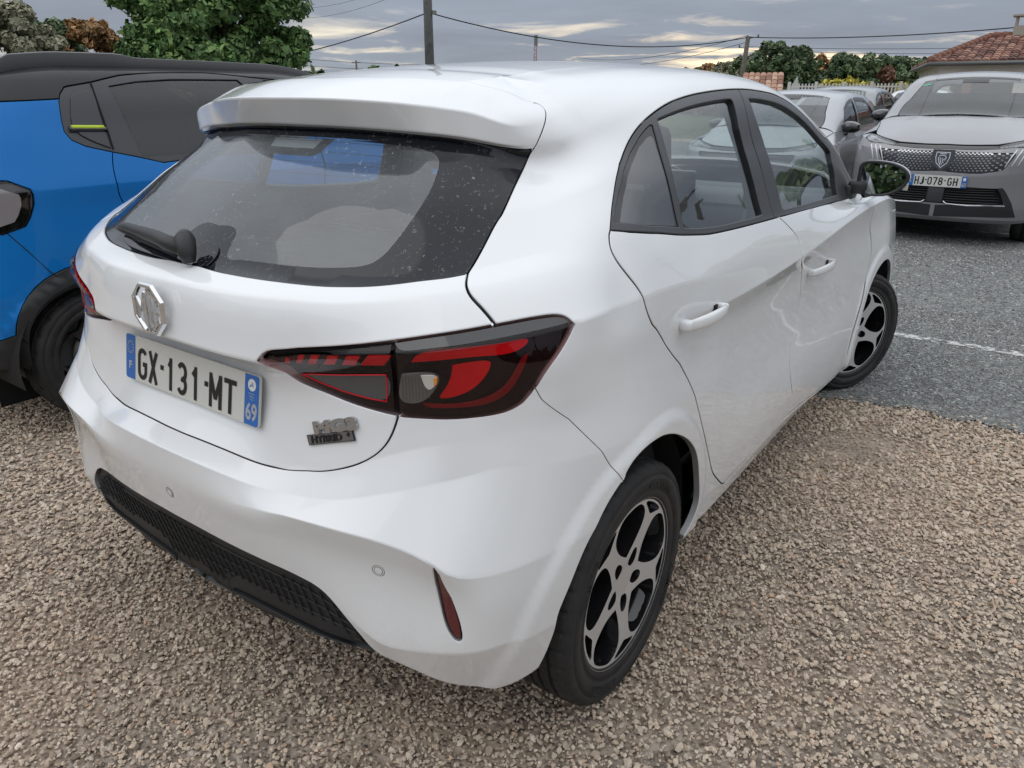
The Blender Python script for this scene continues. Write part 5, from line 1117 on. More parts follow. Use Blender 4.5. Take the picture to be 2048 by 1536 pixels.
    def stcol(m,nt,b):
        oi=nt.nodes.new('ShaderNodeObjectInfo'); c=ramp(nt,oi.outputs['Random'],[(0,(0.193,0.151,0.121)),(.15,(0.387,0.308,0.243)),(.4,(0.580,0.476,0.381)),(.62,(0.519,0.436,0.365)),(.8,(0.676,0.581,0.487)),(.93,(0.459,0.390,0.332)),(.98,(0.555,0.372,0.266)),(1,(0.822,0.732,0.641))])
        n=tex(nt,'Noise',2.2,Detail=5); n2=tex(nt,'Noise',220,Detail=3); c=mixn(nt,1.0,c,ramp(nt,n.outputs[0],[(.3,(0.850,0.850,0.807)),(.7,(1.12,1.08,1.02))]),'MULTIPLY'); c=mixn(nt,1.0,c,ramp(nt,n2.outputs[0],[(.25,.85),(.75,1.1)]),'MULTIPLY'); nt.links.new(c,b.inputs['Base Color'])
    Mst=mat('crushed_stone',rough=.85,fn=stcol)
    def stcol2(m,nt,b):
        oi=nt.nodes.new('ShaderNodeObjectInfo'); c=ramp(nt,oi.outputs['Random'],[(0,(.09,.09,.085)),(.4,(.17,.172,.165)),(.75,(.26,.262,.25)),(.92,(.40,.40,.38)),(1,(.60,.59,.56))]); nt.links.new(c,b.inputs['Base Color'])
    Mst2=mat('asphalt_chipping',rough=.85,fn=stcol2)
    def stones(seed,mt,nm):
        r=np.random.default_rng(seed); bm=bmesh.new(); bmesh.ops.create_icosphere(bm,subdivisions=1,radius=.5)
        pts=np.array([v.co for v in bm.verts])
        for _ in range(6):
            d=r.standard_normal(3); d/=np.linalg.norm(d); h=r.uniform(.22,.40); s=pts@d; pts-=np.outer(np.maximum(s-h,0),d)
        pts*=r.uniform(.75,1.25,3)*[1.15,.95,.7]
        for v,p in zip(bm.verts,pts): v.co=p
        me=bpy.data.meshes.new(nm); bm.to_mesh(me); bm.free(); me.materials.append(mt); return bpy.data.objects.new(nm,me)
    def scatter(name,P,S,mt,label,seed):
        col=bpy.data.collections.new(name+'_shapes')
        for k in range(7): col.objects.link(stones(seed+k,mt,'stone_shape'))
        me=bpy.data.meshes.new(name); me.vertices.add(len(P)); me.vertices.foreach_set('co',P.astype(np.float32).ravel())
        at=me.attributes.new('size','FLOAT','POINT'); at.data.foreach_set('value',S.astype(np.float32))
        ob=link(bpy.data.objects.new(name,me)); tag(ob,label,name.split('_')[0],kind='stuff')
        ng=bpy.data.node_groups.new(name,'GeometryNodeTree'); ng.interface.new_socket('Geometry',in_out='INPUT',socket_type='NodeSocketGeometry'); ng.interface.new_socket('Geometry',in_out='OUTPUT',socket_type='NodeSocketGeometry')
        N=ng.nodes; gi=N.new('NodeGroupInput'); go=N.new('NodeGroupOutput'); m2p=N.new('GeometryNodeMeshToPoints'); ip=N.new('GeometryNodeInstanceOnPoints'); ci=N.new('GeometryNodeCollectionInfo'); ci.inputs[0].default_value=col; ci.inputs['Separate Children'].default_value=True; ci.inputs['Reset Children'].default_value=True
        rv=N.new('FunctionNodeRandomValue'); rv.data_type='FLOAT_VECTOR'; rv.inputs[0].default_value=(-.6,-.6,0); rv.inputs[1].default_value=(.6,.6,6.283); na=N.new('GeometryNodeInputNamedAttribute'); na.data_type='FLOAT'; na.inputs[0].default_value='size'
        ip.inputs['Pick Instance'].default_value=True
        Lk=ng.links; Lk.new(gi.outputs[0],m2p.inputs[0]); Lk.new(m2p.outputs[0],ip.inputs['Points']); Lk.new(ci.outputs[0],ip.inputs['Instance']); Lk.new(rv.outputs[0],ip.inputs['Rotation']); Lk.new(na.outputs[0],ip.inputs['Scale']); Lk.new(ip.outputs[0],go.inputs[0])
        md=ob.modifiers.new('stones','NODES'); md.node_group=ng; return ob
    # only where the lens, or one a step aside, could see them
    M=np.array(CAM.matrix_world); Rm=M[:3,:3].T; c0=M[:3,3]; fx=cam_d.lens/36*2
    def seen(P,mg=.22):
        d=(P-c0)@Rm.T; z=-d[:,2]; return (z>.3)&(np.abs(d[:,0]/z*fx)<1+mg)&(np.abs(d[:,1]/z*fx)<.75+mg)
    rng=np.random.default_rng(11)
    def field(x0,x1,y0,y1,dens):
        n=int((x1-x0)*(y1-y0)*dens); P=np.stack([rng.uniform(x0,x1,n),rng.uniform(y0,y1,n),np.zeros(n)],-1)
        return P[seen(P)]
    P=np.concatenate([field(-1.4,.9,-2.0,1.3,10000),field(.9,2.75,-2.2,-.5,8000),field(-.6,.9,1.3,2.6,6000)])
    ex=np.interp(P[:,1],yy,e); dist=np.linalg.norm(P-c0,axis=1); keep=(P[:,0]<ex+rng.normal(0,.07,len(P)))
    P=P[keep]; dist=dist[keep]; S=np.exp(rng.normal(math.log(.0103),.33,len(P)))*np.clip(dist/2.6,.92,1.35); S=np.clip(S,.005,.024)
    bare=np.sin(P[:,0]*2.3+.6)*np.sin(P[:,1]*2.9+1.4)+.35*np.sin(P[:,0]*7+P[:,1]*5); pat=sum(a*np.exp(-((P[:,0]-x)/sx)**2-((P[:,1]-y)/sy)**2) for x,y,sx,sy,a in ((-.31,1.75,.28,.35,.95),(.52,-.98,.14,.10,.8),(.95,-1.15,.20,.12,.6),(1.9,-1.05,.22,.12,.6),(-.8,.05,.12,.16,.6),(1.56,-1.5,.25,.12,.55),(-.05,-1.55,.10,.10,.5),(2.35,-1.3,.12,.5,.5))); k2=rng.uniform(0,1,len(P))>np.clip((bare-.6)*1.0+pat,0,.9); P=P[k2];S=S[k2]
    P[:,2]=-.004+S*.16+rng.uniform(0,.004,len(P)); scatter('gravel_stones',P,S,Mst,'loose beige and grey crushed stones covering the parking ground',100)
    P=np.concatenate([field(2.35,4.6,-3.4,-.6,5200),field(4.6,8.0,-2.6,.6,1500)]); ex=np.interp(P[:,1],yy,e); P=P[P[:,0]>ex-.03+rng.normal(0,.05,len(P))]
    d=np.linalg.norm(P-c0,axis=1); S=np.exp(rng.normal(math.log(.0080),.28,len(P)))*np.clip(d/4.5,.9,1.7); P[:,2]=.004+S*.06; scatter('asphalt_chippings',P,S,Mst2,'dark grey stone chippings standing out of the worn asphalt',200)


# ================================================================== other cars
def uvz(S,x,w,z,vlo=0,vhi=None):
    u=S.to_ud(x,w)[0]; vs=np.linspace(vlo,vhi or S.V[-1]-1e-4,900); zz=S.base(np.full_like(vs,u),vs)[:,2]; return (u,float(vs[np.abs(zz-z).argmin()]))
M_gdark=thin_glass('dark_glass',(.32,.35,.36),1.0,dirt=.015,drops=True,ior=1.6)
M_tint=thin_glass('tinted_glass',(.55,.60,.60),1.0,dirt=.03)
M_scr=thin_glass('far_screen_glass',(.66,.72,.72),1.0,dirt=.06)
M_chrd=mat('grille_chips',(.62,.63,.65),.22,metal=.85)
def simple_wheel(root,loc,rz,r=.34,wd=.10):
    w=empty('wheel',loc,rz); w.parent=root
    mb=MB(); mb.lathe([(r*.64,-wd*.75),(r*.70,-wd*.95),(r*.86,-wd),(r*.95,-wd*.9),(r*.985,-wd*.72),(r,-wd*.5),(r*.975,-wd*.48),(r*.975,-wd*.4),(r,-wd*.38),(r,-wd*.04),(r*.975,-.02*wd),(r*.975,.05*wd),(r,.07*wd),(r,wd*.5),(r*.97,wd*.8),(r*.8,wd),(r*.6,wd*.7)],72); mb.build('tyre',M_rubber,w,True)
    mb=MB(); mb.lathe([(r*.645,-wd*.8),(r*.62,-wd*.72),(r*.58,-wd*.3),(r*.58,wd*.5)],48); mb.lathe([(0,-wd*.1),(r*.58,-wd*.1)],32); mb.build('rim_barrel',M_rimblk,w,True)
    mb=MB()
    for k in range(5):
        a=R(72*k+18); c,s=math.cos(a),math.sin(a); rot=Matrix.Rotation(-a,3,'Y'); mb.box((c*r*.34,-wd*.62,s*r*.34),(r*.52,.03,.055),rot,bev=.01)
    mb.lathe([(0,-wd*.72),(r*.13,-wd*.7),(r*.16,-wd*.5)],20); mb.parts('spoke',M_alu,w,True); return w
# ---------------------------------------------------------------- cars facing the camera (local x runs from the nose to the back)
FL=[
[(.10,0,.24),(.12,.41,.24),(.20,.65,.24),(.38,.82,.24),(.62,.86,.24),(.96,.87,.22),(2,.87,.22),(3.9,.87,.24)],
[(.03,0,.29),(.05,.41,.29),(.12,.66,.29),(.27,.84,.30),(.55,.90,.32),(.96,.905,.30),(2,.90,.29),(3.9,.90,.30)],
[(.015,0,.40),(.03,.41,.40),(.09,.66,.40),(.22,.84,.42),(.50,.915,.45),(.96,.92,.42),(2,.91,.40),(3.9,.91,.42)],
[(.01,0,.565),(.02,.41,.567),(.08,.66,.58),(.20,.83,.60),(.48,.92,.60),(.96,.925,.58),(2,.915,.55),(3.9,.915,.55)],
[(0,0,.71),(.01,.41,.715),(.065,.66,.75),(.18,.82,.78),(.46,.915,.78),(.96,.925,.76),(2,.92,.74),(3.9,.92,.74)],
[(.03,0,.915),(.04,.41,.92),(.09,.66,.94),(.19,.80,.95),(.45,.90,.95),(.96,.918,.94),(2,.918,.93),(3.9,.915,.93)],
[(.07,0,.985),(.08,.41,.985),(.125,.64,1.00),(.21,.77,1.025),(.45,.87,1.05),(.96,.895,1.06),(2,.89,1.07),(3.9,.885,1.08)],
[(.40,0,1.115),(.41,.41,1.108),(.46,.60,1.10),(.55,.71,1.105),(.72,.79,1.12),(.96,.835,1.135),(1.5,.85,1.15),(2,.85,1.16),(3.9,.84,1.17)],
[(.66,0,1.185),(.66,.41,1.178),(.70,.58,1.165),(.76,.68,1.165),(.86,.755,1.175),(.96,.80,1.185),(1.5,.83,1.20),(2,.83,1.21),(3.9,.82,1.22)],
[(.76,0,1.21),(.76,.41,1.203),(.79,.56,1.19),(.83,.65,1.19),(.90,.72,1.20),(.96,.76,1.21),(1.25,.775,1.30),(1.5,.775,1.38),(2,.775,1.42),(3.0,.77,1.43),(3.9,.74,1.40)],
[(.84,0,1.232),(.84,.41,1.222),(.86,.53,1.21),(.885,.61,1.212),(.925,.665,1.22),(.96,.70,1.23),(1.25,.735,1.35),(1.5,.72,1.46),(1.75,.705,1.555),(2,.695,1.60),(2.4,.69,1.625),(3.0,.685,1.61),(3.9,.66,1.52)],
[(.90,0,1.245),(.90,.41,1.235),(.91,.50,1.225),(.925,.56,1.228),(.945,.60,1.235),(.96,.63,1.24),(1.25,.69,1.375),(1.5,.675,1.50),(1.75,.655,1.605),(2,.64,1.655),(2.4,.635,1.68),(3.0,.63,1.665),(3.9,.60,1.58)],
[(.949,0,1.255),(.949,.41,1.246),(.949,.421,1.246),(.951,.421,1.246),(1.25,.421,1.40),(1.5,.421,1.525),(1.75,.421,1.635),(2,.421,1.69),(2.4,.421,1.715),(3.0,.421,1.70),(3.9,.421,1.61)]]
FC={1:[(0,.8),(9,.8)],2:[(0,.6),(9,.3)],4:[(0,.6),(.8,.6),(1.2,.1),(9,.1)],5:[(0,.6),(.8,.6),(1.3,.5),(9,.5)],6:[(0,.8),(.7,.8),(1.1,.2),(9,.2)],8:[(0,0),(1.2,0),(1.6,.7),(9,.7)],10:[(0,0),(1.2,0),(1.6,.5),(9,.5)],11:[(0,0),(1.2,0),(1.4,.5),(9,.3)]}
def front_car(name,label,loc,rz,sc,pm,detail,cat='car',wheel_r=.345):
    """sc=(length,width,height) scale of the body"""
    root=tag(empty(name,loc,rz),label,cat)
    L=[[(x*sc[0],w*sc[1],z*sc[2]) for x,w,z in l] for l in FL]; S=Loft(L,FC,.95*sc[0],.42*sc[1],.5*sc[1]); V=S.V
    q=lambda x,w,z,lo=0,hi=None:uvz(S,x*sc[0],w*sc[1],z*sc[2],lo,hi)
    qv=lambda x,w,v:(S.to_ud(x*sc[0],w*sc[1])[0],v)
    line=lambda *p:spl(np.array(p),.02,smooth=False)
    def both(half): P=mirror_loop(half); return loop(np.concatenate([P,P[:1]]))
    def pair(nm,lp,mt,pa,**k):
        o=panel(S,nm,lp,mt,pa,**k); lp2=(lp[0]*[-1,1],lp[1]); a=loop(np.concatenate([lp2[0],lp2[0][:1]])); return o,panel(S,nm,a,mt,pa,**k)
    st=.03 if detail else .05
    u=lambda x,w:S.to_ud(x*sc[0],w*sc[1])[0]
    uE=u(.42,.88); uS=u(3.85,.9)
    # bumper up to the bonnet edge
    U_=lambda p:[(a_*sc[1],b_*S.V[-1]/1.645) for a_,b_ in p]
    lamp=U_([(.606,.812),(.516,.829),(.45,.817),(.436,.858),(.508,.886),(.632,.917),(.700,.914),(.665,.86)])
    lampl=loop(spl(np.array(lamp+[lamp[0]]),.01,smooth=False)); lampm=loop(np.concatenate([lampl[0]*[-1,1],lampl[0][:1]*[-1,1]]))
    gl=both(line(*U_([(0,.757),(.355,.752),(.515,.729),(.524,.705),(.519,.676),(.482,.572),(.44,.560),(.358,.553),(0,.561)])))
    il=both(line(*U_([(0,.393),(.31,.393),(.477,.379),(.518,.26),(.524,.236),(.149,.224),(0,.224)])))
    hood=U_([(0,.862),(.172,.862),(.429,.869),(.563,.904),(.640,.922)])
    band=U_([(0,.795),(.30,.798),(.45,.812),(.437,.856),(.172,.853),(0,.853)])
    bt=U_([(0,.793),(.30,.796),(.45,.810),(.516,.826),(.606,.809),(.67,.858),(.705,.912)])
    bm_=line(*bt,(uE,V[6]),(uE,V[4]),(uE+.02,V[2]),(uE+.05,V[1]*.6),(u(.2,.65),V[0]+.01),(0,V[0]+.01))
    BU=panel(S,'front_bumper',both(bm_),pm,root,holes=[gl,il],step=st,flange=.02)
    panel(S,'bonnet_band',both(line(*band)),M_gloss,root,gap=.001,step=.04)
    GR=panel(S,'grille',gl,M_gloss,root,gap=-.002,roll=0,off=-.015,flange=0,step=.04); IN=panel(S,'lower_intake',il,M_dark,root,gap=-.002,roll=0,off=-.03,flange=0,step=.05)
    for lp in (lampl,lampm):
        H=panel(S,'headlamp',lp,M_gloss,root,gap=.002,roll=0,off=-.02,flange=0,step=.03)
        panel(S,'lens',lp,M_lensc,H,gap=.002,roll=.002,off=0,flange=.02,step=.03)
        sg=1 if lp is lampl else -1
        mb=MB()
        for k in range(3):
            fr=frame_at(S,sg*(.50+.05*k)*sc[1],(.842+.020*k)*S.V[-1]/1.645,1,-.012); mb.add(on_frame(fr,[(-.028,-.016,0),(.028,-.016,0),(.028,.016,0),(-.028,.016,0)]),[(0,1,2,3)])
        mb.parts('lamp_module',M_refl,H)
    # bonnet
    bo=line(*hood,(u(.5,.82),V[7]-.012),(u(.95,.82),V[8]),(u(.95,.8),V[12]-1e-3),(0,V[12]-1e-3)); panel(S,'bonnet',both(bo),pm,root,step=st,flange=.015)
    # sides
    cx=.90; ar=[q(cx+(.40*math.cos(a))/sc[0],.92,.345/sc[2]*wheel_r/.345+.40*math.sin(a)/sc[2],0,V[5]) for a in np.linspace(R(184),R(-4),26)]
    arr=[q(3.62+(.40*math.cos(a))/sc[0],.92,.345/sc[2]*wheel_r/.345+.40*math.sin(a)/sc[2],0,V[5]) for a in np.linspace(R(184),R(100),14)]
    wing=loop(line((uE,V[6]+.004),(u(.5,.83),V[7]-.014),(u(.95,.83),V[8]-.004),(u(1.30,.84),V[8]+.0),(u(1.34,.9),V[4]),(u(1.33,.9),V[1]),(u(1.31,.9),V[0]+.02),ar[-1]),np.array(ar)[::-1],line(ar[0],(uE+.05,V[1]*.6+.005),(uE+.02,V[2]),(uE,V[4]),(uE,V[6]+.004)))
    pair('front_wing',wing,pm,root,step=st)
    fd=loop(line((u(1.34,.9),V[4]),(u(1.30,.84),V[8]+.0),(u(2.28,.84),V[8]+.0),(u(2.33,.9),V[4]),(u(2.30,.9),V[1]+.02),(u(1.33,.9),V[1]+.02),(u(1.34,.9),V[4])))
    rd=loop(line((u(2.33,.9),V[4]),(u(2.28,.84),V[8]),(u(3.05,.84),V[8]),(u(3.2,.9),V[6]),(u(3.16,.9),V[4]),(u(3.02,.9),V[1]+.02),(u(2.30,.9),V[1]+.02),(u(2.33,.9),V[4])))
    F1,F2=pair('front_door',fd,pm,root,step=st); R1,R2=pair('rear_door',rd,pm,root,step=st)
    rest=loop(line((u(3.05,.84),V[8]),(uS,V[8]),(uS,V[1]),(u(3.5,.9),V[1]),arr[0]),np.array(arr),line(arr[-1],(u(3.16,.9),V[4]),(u(3.2,.9),V[6]),(u(3.05,.84),V[8])))
    rest=loop(line((u(3.05,.84),V[8]),(uS,V[8]),(uS,V[1]),(u(3.5,.9),V[1]),(u(3.30,.9),V[1]),(u(3.02,.9),V[1]+.02),(u(3.16,.9),V[4]),(u(3.2,.9),V[6]),(u(3.05,.84),V[8])))
    pair('rear_quarter',rest,pm,root,step=st)
    # pillars and roof side
    p1=loop(spl(np.array([(u(1.36,.8),V[8]+.03),(u(1.62,.8),V[9]+.09),(u(1.8,.75),V[10]-.015),(u(2.13,.7),V[10]-.004),(u(2.19,.7),V[9]),(u(2.22,.8),V[8]+.02),(u(1.36,.8),V[8]+.03)]),.02,smooth=False))
    p2=loop(spl(np.array([(u(2.30,.8),V[8]+.02),(u(2.27,.75),V[9]),(u(2.22,.7),V[10]-.004),(u(2.9,.7),V[10]-.008),(u(3.2,.7),V[9]+.07),(u(3.42,.7),V[9]-.02),(u(3.3,.8),V[8]+.03),(u(2.30,.8),V[8]+.02)]),.02,smooth=False))
    ps=loop(line((u(.97,.8),V[8]+.0),(u(.985,.66),1.47*S.V[-1]/1.645),(u(1.32,.6),1.538*S.V[-1]/1.645),(u(1.71,.55),1.577*S.V[-1]/1.645),(u(1.76,.5),V[12]-1e-3)),('0',line((u(1.76,.5),V[12]-1e-3),(uS,V[12]-1e-3))),line((uS,V[12]-1e-3),(uS,V[8]),(u(1.30,.84),V[8]),(u(.97,.8),V[8])))
    pair('roof_side',ps,pm,root,holes=[p1,p2],step=st)
    pair('window_pane',p1,M_tint,root,gap=-.002,roll=0,flange=0,off=-.006,step=.06); pair('window_pane',p2,M_tint,root,gap=-.002,roll=0,flange=0,off=-.006,step=.06)
    for lp in (p1,p2):
        a=loop(np.concatenate([lp[0],lp[0][:1]])); ins=(inset(a[0],a[1],.022),np.ones(len(a[0]))); pair('window_surround',a,M_trim,root,holes=[ins],gap=-.006,roll=0,flange=0,off=.002,step=.05)
    vk=S.V[-1]/1.645; sg_=loop(line((u(1.0,.64),1.475*vk),(u(1.32,.6),1.542*vk),(u(1.70,.55),1.580*vk),(u(1.75,.5),V[12]-2e-3),(u(.97,.5),V[12]-2e-3),(u(.97,.6),V[11]+.02),(u(1.0,.64),1.475*vk)))
    pair('windscreen_edge',sg_,M_scr,root,gap=0,roll=0,flange=0,off=0,step=.06)
    # centre strip: screen and roof
    ws=np.linspace(-.421,.421,21)*sc[1]
    def strip(nm,x0,x1,mt,n=20,dz=0,parent=root,wsx=None):
        wq=ws if wsx is None else wsx
        xs=np.linspace(x0,x1,n)*sc[0]; zc=np.interp(xs+S.uc-S.xk,S.ug,S.Z[12]); P=[(x,w,z+.022*(1-(w/(.421*sc[1]))**2)+dz) for x,z in zip(xs,zc) for w in wq]
        m=len(wq); i=np.arange(len(P)).reshape(n,m); return mesh(nm,P,np.stack([i[:-1,:-1],i[1:,:-1],i[1:,1:],i[:-1,1:]],-1).reshape(-1,4),mt,parent)
    strip('windscreen',.955,1.755,M_scr); strip('roof',1.76,3.85,pm,40)
    strip('screen_band',1.70,1.757,M_fritq,4,.003); 
    cm=strip('camera_housing',1.60,1.72,M_fritq,6,.004,wsx=np.linspace(-.13,.13,5))
    if detail: strip('screen_sticker',1.60,1.63,mat('green_sticker',(.05,.42,.24),.5),3,.005,wsx=np.linspace(.44,.53,3))
    # dark inside, seats, wheels, mirrors
    mb=MB(); mb.box((2.2*sc[0],0,.62*sc[2]),(3.2*sc[0],1.66*sc[1],.7*sc[2])); mb.box((1.1*sc[0],0,1.08*sc[2]),(.55*sc[0],1.45*sc[1],.24*sc[2]),bev=.06); mb.box((.45*sc[0],0,.62*sc[2]),(.6*sc[0],1.3*sc[1],.7*sc[2])); mb.box((3.75*sc[0],0,.9*sc[2]),(.1,1.7*sc[1],1.2*sc[2])); mb.parts('cabin_block',M_int,root)
    for y in (-.37,.37): seat_parts(root,2.05*sc[0],y*sc[1],.47*sc[2],True,1,-1)
    mb=MB(); mb.box((2.9*sc[0],0,1.0*sc[2]),(.16,1.3*sc[1],.62*sc[2]),bev=.06); mb.box((2.96*sc[0],-.4,1.4*sc[2]),(.1,.26,.16),bev=.04); mb.box((2.96*sc[0],.4,1.4*sc[2]),(.1,.26,.16),bev=.04); mb.parts('rear_bench',M_seat,root,True)
    steering(root,1.50*sc[0],-.37*sc[1] if False else .37*sc[1]*-1,1.08*sc[2],-1)
    for x in (.90*sc[0],3.62*sc[0]):
        for s in (-1,1): simple_wheel(root,(x,s*(.80*sc[1]),wheel_r),0 if s<0 else math.pi,wheel_r,.11)
    mb=MB()
    for s in (-1,1):
        n=24; v_=[];ff=[]
        for k in range(n+1):
            a=R(180*k/n); 
            for y in (s*.5*sc[1],s*.88*sc[1]): v_.append((.90*sc[0]+.41*math.cos(a),y,wheel_r+.41*math.sin(a)))
        mb.add(v_,[(2*k,2*k+1,2*k+3,2*k+2) for k in range(n)])
    mb.parts('wheel_well_liner',M_dark,root)
    for s in (-1,1):
        MR=empty('door_mirror',(1.38*sc[0],s*.80*sc[1],1.20*sc[2])); MR.parent=root
        ol=[(-.105,-.02),(-.10,.05),(-.07,.078),(-.02,.080),(.04,.070),(.085,.045),(.105,.010),(.098,-.025),(.06,-.05),(.0,-.06),(-.06,-.062),(-.095,-.05)]
        ol=spl(np.array(ol+[ol[0]]),.012)[:-1]; n=len(ol); rings=[(.97,.075,0),(1.0,.05,0),(1.0,.02,0),(.93,-.02,.002),(.74,-.055,.004),(.42,-.078,.004)]
        v_=[(dx+.25*max(0,a_)*.5,s*(a_*k+.10),.03+b_*k+dz) for k,dx,dz in rings for a_,b_ in ol]; ff=[(i*n+k,i*n+(k+1)%n,(i+1)*n+(k+1)%n,(i+1)*n+k) for i in range(len(rings)-1) for k in range(n)]+[tuple(range(n)),tuple((len(rings)-1)*n+k for k in range(n))]
        mesh('mirror_shell',v_,ff if s<0 else [f[::-1] for f in ff],M_gloss,MR)
        mb=MB(); mb.box((.0,s*.02,-.03),(.07,.12,.05),bev=.015); mb.build('mirror_foot',M_gloss,MR,True)
    for d_,sgn in ((F1,1),(F2,-1),(R1,1),(R2,-1)):
        x0=2.10 if d_ in (F1,F2) else 2.95; p=[frame_at(S,sgn*u(x0+k,.9),V[6]-.03,1,.026*math.sin(math.pi*min(max((k)/.2,0),1))**.5+.004)[0] for k in np.linspace(0,.2,9)]
        MB().tube(p,.012,8).build('door_handle',pm,d_,True)
    return root,S,dict(BU=BU,GR=GR,IN=IN,u=u,V=V,gl=gl,il=il)
M_lensc=thin_glass('clear_lens',(.88,.90,.92),1.0)
def grey_suv():
    pm=paint('grey_paint',(.25,.25,.262),.38,amount=.4,drops=True,metal=.35)
    root,S,d=front_car('grey_suv','grey SUV parked nose on with a studded chip grille and shield badge',(SUV_X,SUV_Y,0),0,(1,1,1.0),pm,True)
    root['category']='SUV'
    u,V=d['u'],d['V']
    # grille: rows of bright chips, growing towards the corners
    mb=MB(); gpoly=d['gl'][0]
    rows=9
    for r in range(rows):
        for k in range(-18,19):
            uu=k*.036+(r%2)*.018; t=(r+.5)/rows; au=abs(uu); v=.568+t*.186
            if au<.085 or not inside(gpoly,np.array([[uu,v]]))[0]: continue
            if not inside(gpoly,np.array([[uu+math.copysign(.012,uu),v]]))[0]: continue
            g=.30+.70*min(1,(au/.60)**1.2); w_,h_=.0105*g+.002,.0060*g+.0022; fr=frame_at(S,uu,v,1,-.006); sk=.25*np.sign(uu)
            mb.add(on_frame(fr,[(-w_+sk*h_,-h_,.002),(w_+sk*h_,-h_,.002),(w_-sk*h_,h_,.004),(-w_-sk*h_,h_,.004)]),[(0,1,2,3)])
    tag(mb.build('grille_chips',M_chrd,d['GR']),kind='stuff')
    # crest
    fr=frame_at(S,.0005,.660,1,.004); mb=MB(); sh=[(-.062,.072),(.062,.072),(.064,.02),(.050,-.035),(.0,-.082),(-.050,-.035),(-.064,.02)]
    def prism(pts,z0,z1,mi=0): n=len(pts); mb.add(on_frame(fr,[(x,y,z0) for x,y in pts]+[(x,y,z1) for x,y in pts]),[tuple(range(n,2*n))[::-1]]+[(i,(i+1)%n,n+(i+1)%n,n+i) for i in range(n)],mi)
    prism([(x*1.55,y*1.35) for x,y in sh],-.02,-.004,1); n=len(sh); o_=[(x,y,.008) for x,y in sh]; i_=[(x*.90,y*.90,.008) for x,y in sh]; mb.add(on_frame(fr,o_+i_),[(k,(k+1)%n,n+(k+1)%n,n+k) for k in range(n)],0); prism([(x*.9,y*.9) for x,y in sh],-.004,.004,1)
    def stroke(pts,wd):
        for a,b in zip(pts[:-1],pts[1:]):
            a,b=np.array(a),np.array(b); dd=(b-a)/np.linalg.norm(b-a); nn=np.array([-dd[1],dd[0]])*wd/2; c=[a+nn,a-nn,b-nn,b+nn]; mb.add(on_frame(fr,[(p[0],p[1],.009) for p in c]),[(0,1,2,3)],0)
    for pts,wd in (([(-.03,.055),(.03,.055)],.006),([(-.035,.03),(-.005,.042),(.02,.036),(.035,.016)],.006),([(.035,.016),(.022,.006),(.030,-.004)],.005),([(-.038,.02),(-.026,-.02),(-.008,-.055)],.006),([(-.022,.018),(-.012,-.018),(.004,-.05)],.005),([(-.004,.016),(.004,-.012),(.016,-.036)],.005),([(.012,.008),(.020,-.012)],.005)): stroke(pts,wd)
    mb.build('crest',None,d['GR'],mats=[M_chrome,M_gloss])
    # claw light strips
    mb=MB()
    for s in (-1,1):
        for k in range(3):
            c0,c1=((.584,.772),(.545,.600)),((.556,.775),(.516,.594)); c0=((.584,.772),(.545,.600),(.566,.69)) if k==0 else (((.556,.776),(.516,.594),(.537,.69)) if k==1 else ((.529,.779),(.487,.597),(.509,.69)))
            P_=[frame_at(S,s*c[0],c[1],1,.003)[0] for c in (c0[0],c0[2],c0[1])]; mb.tube(P_,.0062,6)
    mb.parts('claw_light',mat('drl_white',(.75,.76,.78),.2,coat=1),d['BU'],True)
    mb=MB()
    for k in range(7):
        v=.245+.135*k/6; us=np.linspace(-.72,.72,60); q=np.stack([us,np.full_like(us,v)],-1); q=q[inside(d['il'][0],q)]
        if len(q)>3: p=S.P(np.abs(q[:,0]),q[:,1])-S.N(np.abs(q[:,0]),q[:,1])*.012; p[:,1]*=-np.sign(q[:,0]+1e-9); mb.tube(p,.0055,5)
    mb.parts('intake_slat',M_black,d['IN'],True)
    mb=MB(); fr=frame_at(S,.0005,.305,1,-.006); mb.box(fr[0],(.03,.15,.17),bev=.01); mb.build('radar_cover',M_trim,d['IN'],True)
    for s in (-1,1):
        p=[frame_at(S,s*uu,vv,1,.006)[0] for uu,vv in ((.085,.245),(.115,.222),(.30,.216),(.53,.226))]; MB().tube(p,.008,6).build('sill_strip',M_chrd,d['BU'],True)
    # black side cladding of the lower corners
    lp=loop(spl(np.array([(.477,.383),(.50,.387),(.56,.250),(.60,.12),(.02,.085),(.02,.205),(.15,.212),(.530,.224),(.520,.262),(.478,.376)]+[(.477,.383)]),.02,smooth=False))
    for sg in (1,-1): panel(S,'lower_cladding',loop(np.concatenate([lp[0]*[sg,1],lp[0][:1]*[sg,1]])),M_black,d['BU'],gap=0,roll=.001,off=.004,flange=.006,step=.04)
    # plate
    pl=plate(root,(-.012,0,.648),-.03,'HJ-078-GH',[(-.188,.040),(-.142,.034),(-.106,.014),(-.070,.040),(-.021,.040),(.028,.040),(.067,.014),(.110,.040),(.160,.040)],.077,-.002,'60',(-.26,-.2181,.2119,.26),False)
    return root
SUV_X,SUV_Y=7.36,-.56
def other_cars():
    grey_suv()
    pm=paint('silver_paint',(.36,.37,.39),.36,amount=.4,metal=.35)
    front_car('silver_hatchback','silver hatchback with black door mirrors parked beside the grey SUV',(7.28,1.44,0),0,(.92,.93,.885),pm,False,wheel_r=.315)
    pm2=paint('dark_grey_paint',(.20,.21,.22),.36,amount=.4,metal=.3)
    front_car('grey_estate_car','dark grey estate car in the second row behind the silver hatchback',(13.4,2.3,0),0,(1,.96,.96),pm2,False)
    front_car('pale_estate_car','pale roofed car furthest back beside the house',(19.5,1.75,0),0,(1,.96,.97),paint('pale_paint',(.6,.61,.62),.35,amount=.4),False)
    blue_car()
